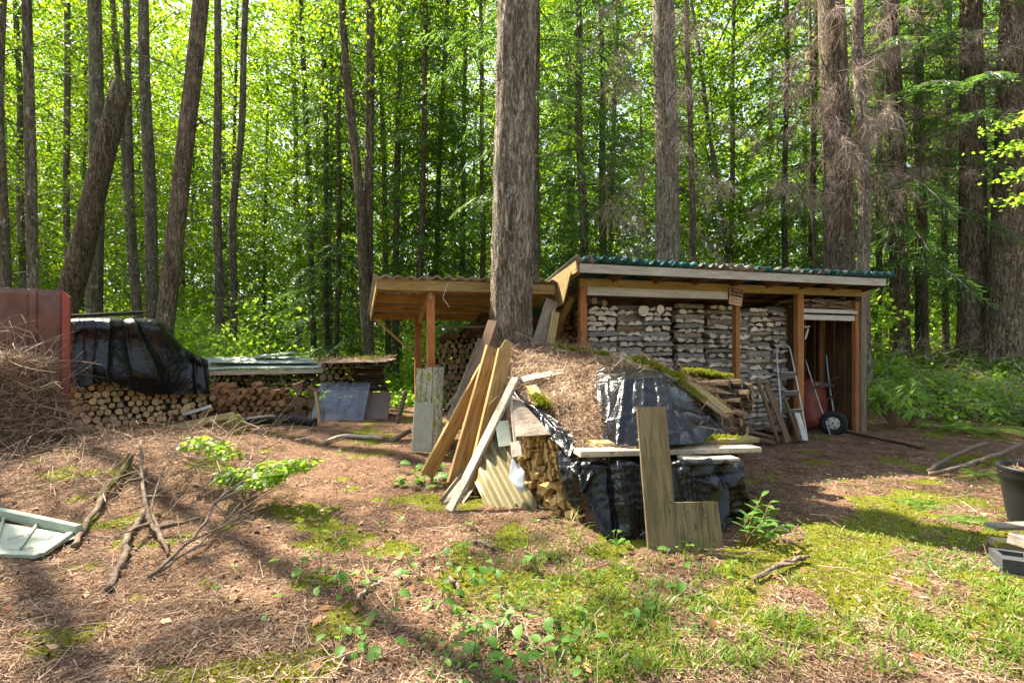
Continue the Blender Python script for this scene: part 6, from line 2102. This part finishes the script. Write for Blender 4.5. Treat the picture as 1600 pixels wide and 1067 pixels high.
# the bright maple sprig over the brush: two arching shoots
f = on_ground(385, 800)
t = thing('maple_sprig', 'low maple sprig with bright yellow-green leaves over the brush', 'sapling', f)
paths = [[f, W(372, 740, 4.9), W(362, 716, 5.1), W(345, 702, 5.2), W(318, 694, 5.2), W(296, 690, 5.2)], [f, W(374, 752, 4.75), W(392, 738, 4.7), W(425, 730, 4.65), W(462, 728, 4.6), W(490, 724, 4.55)], [f, W(372, 748, 4.8), W(365, 746, 4.75), W(356, 740, 4.7)], [f, W(385, 760, 4.6), W(410, 748, 4.55), W(440, 742, 4.5)]]
sm = MB()
lf = 0
for pth in paths:
    c_ = catmull([tuple(p) for p in pth], 24, 0)
    sm.tube([Vector(p) for p in c_], list(np.linspace(0.007, 0.0025, 24)), 5)
    for j in range(220):
        s = 0.42 + 0.58 * random.random()
        p = Vector(c_[int(s * 23)]) + Vector((J(0.07), J(0.14), J(0.05)))
        a = random.uniform(0, 6.28)
        obj('leaf', random.choice(MAPLE), t, at_dir(p, (math.cos(a), math.sin(a), -0.15 + J(0.3)), J(0.5), random.uniform(0.6, 1.1)))
        lf += 1
obj('stem', sm.mesh('stem', smooth=True), t, None, STEMB)

# laurel-like shrub beside the shed's open end
for i, (px, py, Y, w, h, n_, lab) in enumerate(((1395, 660, 8.75, 0.55, 1.0, 110, 'glossy evergreen shrub with long drooping leaves beside the shed end'), (1425, 655, 9.0, 0.45, 0.85, 70, 'smaller glossy shrub next to the shed-end shrub'), (1402, 648, 9.9, 0.5, 0.95, 50, 'glossy shrub tucked behind the shed-end shrub'))):
    f = W(px, py, Y)
    f.z = gz(f.x, f.y)
    t = thing('laurel_shrub', lab, 'shrub', f)
    sm = MB()
    for k in range(n_ // 8):
        tip = f + Vector((J(w), J(w * 0.7), h * random.uniform(0.4, 1.0)))
        mid = f.lerp(tip, 0.5) + Vector((0, 0, 0.12))
        sm.tube([f, mid, tip], [0.012, 0.008, 0.004], 5)
        for j in range(8):
            s = 0.4 + 0.6 * (j + random.random()) / 8
            p = f.lerp(mid, s * 2) if s < 0.5 else mid.lerp(tip, s * 2 - 1)
            a = random.uniform(0, 6.28)
            obj('leaf', random.choice(LAUREL), t, at_dir(p, (math.cos(a), math.sin(a), -0.25 + J(0.3)), J(0.4), random.uniform(0.8, 1.25)))
    obj('stem', sm.mesh('stem'), t, None, STEMB)


def fern(label, foot, n_, L, rise=0.9, az0=0.0, arc=6.28):
    t = thing('fern', label, 'fern', foot)
    for k in range(n_):
        a = az0 + arc * (k + random.random() * 0.6) / n_
        ll = L * random.uniform(0.75, 1.1)
        m = 22
        s = np.linspace(0, 1, m)
        x = ll * s
        z = ll * (rise * s - (rise + 0.25) * s ** 2 * 0.9)
        sp = np.stack([x * math.cos(a), x * math.sin(a), z], -1) + np.array(foot)
        d = np.gradient(sp, axis=0)
        d /= np.linalg.norm(d, axis=1, keepdims=True)
        side = np.array([-math.sin(a), math.cos(a), 0.0])
        wl = 0.11 * ll * np.sin(np.pi * np.clip(s * 0.9 + 0.08, 0, 1)) ** 0.7 * 1.6
        P = np.concatenate([sp, sp])
        D = np.concatenate([side + d * 0.35 - [0, 0, 0.2], -side + d * 0.35 - [0, 0, 0.2]])
        V1, F1 = strips(P, D, np.concatenate([wl, wl]), np.full(2 * m, ll / m * 0.85), N=np.tile(np.array([[0.02, 0.03, 1.0]]), (2 * m, 1)))
        V2, F2 = strips(sp[:-1], sp[1:] - sp[:-1], np.linalg.norm(sp[1:] - sp[:-1], axis=1), np.full(m - 1, 0.006))
        Vv, Ff = join([(V1, F1), (V2, F2)])
        obj('frond', new_mesh('frond', Vv, [Ff]), t, None, SHRUB)


fern('fern arching over the pale log beside the black pot', on_ground(1530, 742), 7, 0.38)
fern('small flat fern on moss before the black pot', on_ground(1440, 790), 7, 0.34, 0.5)
fern('small fern between moss patch and black pot', on_ground(1515, 815), 7, 0.30, 0.5)
for i, (px, Y, n_, L) in enumerate(((1475, 8.6, 9, 0.6), (1540, 8.2, 9, 0.7), (1590, 9.2, 9, 0.8), (1500, 10.0, 9, 0.8), (1565, 10.6, 9, 0.8), (1450, 10.8, 9, 0.8))):
    p = W(px, 600, Y)
    p.z = gz(p.x, p.y)
    fern('sword fern on the bank past the shed end, %s from the shrub' % NTH[i], p, n_, L)

# undergrowth on that bank
def bank(x, y):
    return (x > 5.9 + 0.12 * (y - 8)) & (y > 8.9 - 0.12 * (x - 6)) & ~((x < 7.6) & (y < 10.0))


V, Fq = clump_field(1100, (5.8, 13), (8.9, 13.5), 0.45, 16, 0.085, 0.15, bank)
tag(obj('bank_undergrowth', new_mesh('bank_undergrowth', V, [Fq]), None, None, SHRUB), 'low leafy undergrowth on the bank past the shed', kind='stuff')
n = 900
x, y = rng.uniform(5.8, 13, n), rng.uniform(8.6, 14, n)
P = np.stack([x, y, gz_arr(x, y) + 0.1 + 0.45 * rng.random(n)], -1)[bank(x, y)]
D = rng.normal(size=P.shape) + np.array([0, 0, 0.2])
V, Fq = twigs(P, D, rng.uniform(0.25, 0.8, len(P)), rng.uniform(0.004, 0.009, len(P)), 0.3, 2)
tag(obj('brushwood', new_mesh('brushwood', V, [Fq]), None, None, DEAD), 'fallen dead brushwood on the bank under the firs', kind='stuff')
# the bright maple bough hanging in at the picture edge
c0 = W(1640, 185, 8.0)
t = thing('maple_bough', 'bright green maple bough reaching in beside the last big trunk', 'bough', c0)
curves = [np.array(catmull([tuple(c0 + Vector((0.9, 0.2, 0.4 - 0.35 * k))), tuple(c0 + Vector((0.1, 0.0, 0.1 - 0.4 * k))), tuple(W(1548 + 12 * k, 200 + 38 * k, 7.9))], 6, 0)) for k in range(4)]
p, d, tt, k = sample_curves(curves, 950, 0.25)
Vl, Fl = leaf_quads(p + rng.normal(size=p.shape) * np.array([0.13, 0.2, 0.06]), 0.068 * (0.6 + 0.7 * rng.random(len(p))), 1.2, 0.7)
obj('foliage', two_mat('foliage', limb_tubes(curves, [0.012] * 4), (Vl, Fl), LIMB, LEAF2), t)

# ------------------------------------------------------------------ brush heap against the fence
hc = (-7.2, 7.0)


def heap_h(x, y):
    d = np.sqrt(((x - hc[0]) / 0.86) ** 2 + ((y - hc[1]) / 1.15) ** 2)
    d2 = np.sqrt(((x + 7.6) / 1.1) ** 2 + ((y - 6.3) / 1.2) ** 2)
    return np.maximum(1.18 * (1 - sstep(0.55, 1.02, d)), 1.02 * (1 - sstep(0.4, 1.1, d2)))


xs, ys = np.linspace(-9.2, -5.5, 70), np.linspace(4.8, 8.2, 66)
HX, HY = np.meshgrid(xs, ys)
hz = heap_h(HX, HY) + gz_arr(HX, HY) - 0.03 + (fbm(np.stack([HX * 3, HY * 3, HX * 0], -1).reshape(-1, 3), 4).reshape(HX.shape) - 0.5) * 0.16 * (heap_h(HX, HY) > 0.02)
hz = np.where(heap_h(HX, HY) < 0.01, hz - 0.15, hz)
tag(obj('brush_heap', new_mesh('brush_heap', np.stack([HX, HY, hz], -1).reshape(-1, 3), [grid_faces(66, 70)], (), True), None, None, plain('brush_core', (0.13, 0.082, 0.05), 0.95, 0, 0.1, 0, 25, 0.6, 0.8)), 'tall heap of dry brush and needles against the red fence', kind='stuff')


def height(x, y):
    return gz_arr(x, y) + heap_h(x, y)


n = 9000
x, y = rng.uniform(-8.6, -5.7, n), rng.uniform(5.1, 8.0, n)
k = heap_h(x, y) > 0.06
x, y = x[k], y[k]
P = np.stack([x, y, height(x, y) + rng.normal(size=len(x)) * 0.03 + 0.01], -1)
D = rng.normal(size=P.shape)
e = 0.05
sx = (height(x + e, y) - height(x - e, y)) / (2 * e)
sy = (height(x, y + e) - height(x, y - e)) / (2 * e)
Nn = np.stack([-sx, -sy, np.ones(len(x))], -1)
Nn /= np.linalg.norm(Nn, axis=1, keepdims=True)
T1 = np.cross(Nn, np.array([0.02, 0.03, 1.0]))
T1 /= np.linalg.norm(T1, axis=1, keepdims=True) + 1e-9
T2 = np.cross(Nn, T1)


def on_slope(q, lift):
    a = rng.normal(size=(len(q), 1)) * 0.75
    flip = np.where(rng.random((len(q), 1)) < 0.5, 1.0, -1.0)
    return (T1[q] * np.cos(a) * flip + T2[q] * np.sin(a)) + Nn[q] * rng.normal(size=(len(q), 1)) * lift


D = on_slope(np.arange(len(x)), 0.28)
A = twigs(P, D, rng.uniform(0.08, 0.5, len(P)) ** 1.3 * 1.2, rng.uniform(0.0022, 0.0065, len(P)), 0.25, 2)
n = len(P)
q = rng.integers(0, n, 15000)
P2 = P[q] + rng.normal(size=(len(q), 3)) * 0.05
D2 = on_slope(q, 0.3)
B = strips(P2, D2, rng.uniform(0.03, 0.11, len(q)), rng.uniform(0.004, 0.009, len(q)), N=Nn[q] + rng.normal(size=(len(q), 3)) * 0.3)
k = rng.integers(0, n, 1000)
A2 = twigs(P[k] + Nn[k] * 0.03, on_slope(k, 0.45), rng.uniform(0.3, 0.95, 1000), rng.uniform(0.003, 0.010, 1000), 0.35, 4)
tag(obj('brush_twigs', new_mesh('brush_twigs', *(lambda r: (r[0], [r[1]]))(join([A, B, A2]))), None, None, TWIG), 'dry twigs and needles heaped against the red fence', kind='stuff')

# ------------------------------------------------------------------ litter, moss and grass over the ground
def scatter(n, x0, x1, y0, y1, near=1.0):
    """Points on the ground, thinning out with distance."""
    y = y0 + (y1 - y0) * rng.random(n) ** (1 + near)
    wdt = np.minimum(1.0, (y * 1.08 + 0.6) / 12.0)
    x = rng.uniform(x0, x1, n) * wdt
    return x, y


def flat_dirs(x, y, up):
    a = rng.uniform(0, 6.283, len(x))
    e = 0.04
    sx = (gz_arr(x + e, y) - gz_arr(x - e, y)) / (2 * e)
    sy = (gz_arr(x, y + e) - gz_arr(x, y - e)) / (2 * e)
    D = np.stack([np.cos(a), np.sin(a), np.cos(a) * sx + np.sin(a) * sy + rng.normal(size=len(x)) * up], -1)
    return D


x, y = scatter(150000, -12, 12, 2.0, 10.5, 0.75)
m = moss_at(x, y)
k = rng.random(len(x)) > m * 0.75
x, y = x[k], y[k]
D = flat_dirs(x, y, 0.14)
P = np.stack([x, y, gz_arr(x, y) + 0.004 + 0.012 * rng.random(len(x))], -1)
A = strips(P, D, rng.uniform(0.015, 0.06, len(x)), rng.uniform(0.0018, 0.0048, len(x)), N=rng.normal(size=P.shape) * 0.35 + np.array([0, 0, 1]))
tag(obj('needle_litter', new_mesh('needle_litter', A[0], [A[1]]), None, None, NEEDLE), 'loose brown needles and cone scales over the ground', kind='stuff')

x, y = scatter(6000, -12, 12, 2.0, 10.5, 0.6)
left = rng.random(len(x)) < np.where(x < -0.6, 1.0, 0.42)
x, y = x[left], y[left]
D = flat_dirs(x, y, 0.16)
P = np.stack([x, y, gz_arr(x, y) + 0.006 + 0.03 * rng.random(len(x))], -1)
A = twigs(P, D, rng.uniform(0.06, 0.42, len(x)) ** 1.2, rng.uniform(0.0011, 0.0036, len(x)), 0.22, 2)
# the brushy bank below the log pile
n = 1500
x = rng.uniform(-6.2, -2.9, n)
y = rng.uniform(4.6, 8.3, n)
k = x < -2.9 - 0.45 * (y - 4.6) * (rng.random(n) < 0.7)
x, y = x[k], y[k]
D = flat_dirs(x, y, 0.5)
P = np.stack([x, y, gz_arr(x, y) + 0.01 + 0.10 * rng.random(len(x))], -1)
B = twigs(P, D, rng.uniform(0.15, 0.75, len(x)), rng.uniform(0.002, 0.006, len(x)), 0.25, 2)
A = join([A, B])
tag(obj('twig_litter', new_mesh('twig_litter', A[0], [A[1]]), None, None, TWIG), 'fallen twigs strewn over the ground', kind='stuff')

# needles on the heap, the sheet and the lean-to
q = rng.integers(0, bed.shape[0] * bed.shape[1], 26000)
bp, bnn = bed.reshape(-1, 3)[q], bn.reshape(-1, 3)[q]
bp = bp + rng.normal(size=bp.shape) * 0.018 + bnn * 0.012
D = rng.normal(size=bp.shape)
D = D - bnn * (D * bnn).sum(1, keepdims=True) * 0.85
A = strips(bp, D, rng.uniform(0.025, 0.10, len(bp)), rng.uniform(0.003, 0.007, len(bp)), N=bnn + rng.normal(size=bp.shape) * 0.3)
q2 = q[:1300]
B = twigs(bp[:1300] + bnn[:1300] * 0.02, D[:1300] + bnn[:1300] * 0.15, rng.uniform(0.1, 0.4, 1300), rng.uniform(0.0015, 0.004, 1300), 0.25, 2)
n = 1400
u_ = rng.uniform(0, 1, (n, 1))
v_ = rng.uniform(0, 1, (n, 1))
e0, e1 = np.array(W(902, 703, 3.98)), np.array(W(1150, 700, 4.4))
Pn = e0 + (e1 - e0) * u_ + np.array([0, 0.5, 0.0]) * v_ + np.array([0, 0, 0.02]) * rng.random((n, 1))
Cc = strips(Pn, rng.normal(size=(n, 3)) * np.array([1, 1, 0.15]), rng.uniform(0.02, 0.07, n), rng.uniform(0.002, 0.005, n), N=np.tile(np.array([[0, 0, 1.0]]), (n, 1)))
e0, e1 = np.array(W(500, 564, 10.35)), np.array(W(610, 562, 10.35))
Pn = e0 + (e1 - e0) * u_ + np.array([0, 0.9, 0.035]) * (v_ - 0.5) + np.array([0, 0, 0.05]) * rng.random((n, 1)) ** 2 + np.array([0, 0, 0.012])
Dd = strips(Pn, rng.normal(size=(n, 3)) * np.array([1, 1, 0.3]), rng.uniform(0.05, 0.16, n), rng.uniform(0.006, 0.012, n), N=np.tile(np.array([[0, 0, 1.0]]), (n, 1)))
A = join([A, B, Cc, Dd])
tag(obj('heap_needles', new_mesh('heap_needles', A[0], [A[1]]), None, None, NEEDLE), 'dry needles and twigs lying on the heap and the covers', kind='stuff')

# moss: short upright tufts where the ground is mossy
x, y = scatter(190000, -12, 12, 2.0, 8.5, 0.75)
m = moss_at(x, y)
k = rng.random(len(x)) < m
x, y = x[k], y[k]
P = np.stack([x, y, gz_arr(x, y) - 0.002], -1)
D = rng.normal(size=P.shape) * 0.75 + np.array([0, 0, 0.75])
A = strips(P, D, rng.uniform(0.008, 0.022, len(x)), rng.uniform(0.005, 0.010, len(x)))
# cushions on the mossy boards and log
bl = []
for (px0, py0, Y0, px1, py1, Y1, w, n) in ((872, 543, 5.95, 950, 557, 5.75, 0.13, 2400), (990, 563, 5.38, 1064, 590, 5.05, 0.17, 3600), (1052, 592, 5.05, 1100, 630, 4.95, 0.12, 1500), (1076, 579, 5.7, 1128, 590, 5.62, 0.13, 2600), (838, 620, 5.02, 852, 636, 4.9, 0.14, 1600), (1040, 691, 4.4, 1150, 684, 4.6, 0.10, 900), (560, 560, 10.3, 600, 560, 10.3, 0.2, 600)):
    s = rng.random((n, 1))
    a, b = np.array(W(px0, py0, Y0)), np.array(W(px1, py1, Y1))
    c = a + (b - a) * s + rng.normal(size=(n, 3)) * np.array([0.4, 0.5, 0.12]) * w * 0.6
    cl = fbm(c * 9, 3)
    c[:, 2] += (cl - 0.45) * 0.05 + 0.015
    c = c[cl > 0.38]
    bl.append(strips(c, rng.normal(size=c.shape) * 0.7 + np.array([0, -0.2, 0.8]), rng.uniform(0.010, 0.026, len(c)), rng.uniform(0.006, 0.012, len(c))))
A = join([A] + bl)
print('moss', len(A[1]))
tag(obj('moss', new_mesh('moss', A[0], [A[1]]), None, None, MOSS), 'yellow-green moss on the ground and the old boards', kind='stuff')

# grass: tufts of bending blades
tufts = []
for px, py, n, L in ((895, 838, 16, 0.24), (905, 850, 10, 0.16), (860, 862, 14, 0.16), (875, 872, 16, 0.14), (840, 890, 10, 0.14), (900, 880, 14, 0.12), (1090, 865, 12, 0.18), (1110, 872, 8, 0.12), (1180, 890, 8, 0.14), (930, 905, 12, 0.14), (960, 930, 14, 0.12), (1005, 925, 12, 0.14), (1040, 950, 12, 0.12), (985, 985, 16, 0.14), (1060, 1000, 16, 0.12), (1110, 985, 12, 0.14), (1150, 940, 10, 0.15), (1190, 930, 10, 0.13), (880, 960, 12, 0.14), (905, 1010, 16, 0.12), (950, 1030, 16, 0.12), (1020, 1050, 18, 0.12), (830, 1030, 12, 0.14), (870, 1055, 12, 0.12), (1240, 910, 9, 0.15), (1260, 990, 10, 0.13), (1385, 1060, 12, 0.15), (1470, 930, 8, 0.16), (1340, 1000, 8, 0.14), (1580, 1030, 10, 0.16), (1585, 960, 10, 0.12), (1240, 850, 5, 0.22), (780, 1000, 10, 0.12), (700, 880, 6, 0.12), (1500, 780, 8, 0.14), (1010, 880, 8, 0.12), (1120, 905, 10, 0.12)):
    g = on_ground(px, py)
    tufts.append((g, n, L))
for _ in range(900):
    px, py = random.uniform(640, 1600), random.uniform(830, 1067)
    g = on_ground(px, py)
    if fbm(np.array([[g.x * 1.6, g.y * 1.6, 4.0]]), 3)[0] > 0.48:
        tufts.append((g, random.randint(4, 9), random.uniform(0.05, 0.12)))
bp, bd_, bL = [], [], []
for g, n, L in tufts:
    for _ in range(n):
        bp.append((g.x + random.gauss(0, 0.035), g.y + random.gauss(0, 0.03), g.z - 0.005))
        a = random.uniform(0, 6.283)
        s = random.uniform(0.1, 0.75)
        bd_.append((math.cos(a) * s, math.sin(a) * s, 1.0))
        bL.append(L * random.uniform(0.6, 1.25))
bp, bd_, bL = np.array(bp), np.array(bd_), np.array(bL)
bd_ /= np.linalg.norm(bd_, axis=1, keepdims=True)
hz_ = bd_ * np.array([1, 1, 0])
sd_ = np.cross(bd_, np.array([0, 0, 1.0]))
sd_ /= np.linalg.norm(sd_, axis=1, keepdims=True) + 1e-9
w0 = 0.0035
rows_ = []
for s, ww in ((0, 1.0), (0.4, 0.9), (0.75, 0.6), (1.0, 0.08)):
    c = bp + bd_ * (bL * s)[:, None] + hz_ * (bL * 0.8 * s * s)[:, None] - np.array([0, 0, 1]) * (bL * 0.35 * s ** 3)[:, None]
    rows_.append(c - sd_ * w0 * ww)
    rows_.append(c + sd_ * w0 * ww)
V = np.stack(rows_, 1).reshape(-1, 3)
Fq = (np.arange(len(bp))[:, None, None] * 8 + np.array([[0, 1, 3, 2], [2, 3, 5, 4], [4, 5, 7, 6]])[None]).reshape(-1, 4)
tag(obj('grass', new_mesh('grass', V, [Fq]), None, None, GRASS), 'thin fresh grass growing through needles and moss', kind='stuff')
# tiny clover-like leaves
x, y = scatter(5200, -2, 12, 2.0, 6.0, 0.5)
k = (fbm(np.stack([x * 1.3, y * 1.3, 0 * x + 8], -1), 3) > 0.52) & (x > -0.6)
x, y = x[k], y[k]
P = np.stack([x, y, gz_arr(x, y) + 0.015 + 0.03 * rng.random(len(x))], -1)
V, Fq = leaf_quads(P, 0.015 + 0.02 * rng.random(len(x)), 1.5, 0.8)
tag(obj('small_weeds', new_mesh('small_weeds', V, [Fq]), None, None, WEED), 'tiny weed leaves among the moss', kind='stuff')
# crumbs: cone scales, bark bits and cones
x, y = scatter(26000, -12, 12, 2.0, 8.5, 0.75)
P = np.stack([x, y, gz_arr(x, y) + 0.004 + 0.012 * rng.random(len(x))], -1)
V, Fq = leaf_quads(P, 0.010 + 0.018 * rng.random(len(x)) ** 2, 0.5, 0.8)
tag(obj('bark_crumbs', new_mesh('bark_crumbs', V, [Fq]), None, None, CRUMB), 'crumbs of bark and cone scales on the ground', kind='stuff')
# dry leaves
x, y = scatter(420, -12, 12, 2.0, 8.0, 0.4)
P = np.stack([x, y, gz_arr(x, y) + 0.015], -1)
V, Fq = leaf_quads(P, 0.03 + 0.06 * rng.random(len(x)), 2.0, 0.6)
M_DRY = island('dry_leaf', [(0, (0.16, 0.07, 0.03)), (0.6, (0.34, 0.17, 0.08)), (1, (0.45, 0.32, 0.2))])
tag(obj('dry_leaves', new_mesh('dry_leaves', V, [Fq]), None, None, M_DRY), 'scattered dry brown leaves on the ground', kind='stuff')
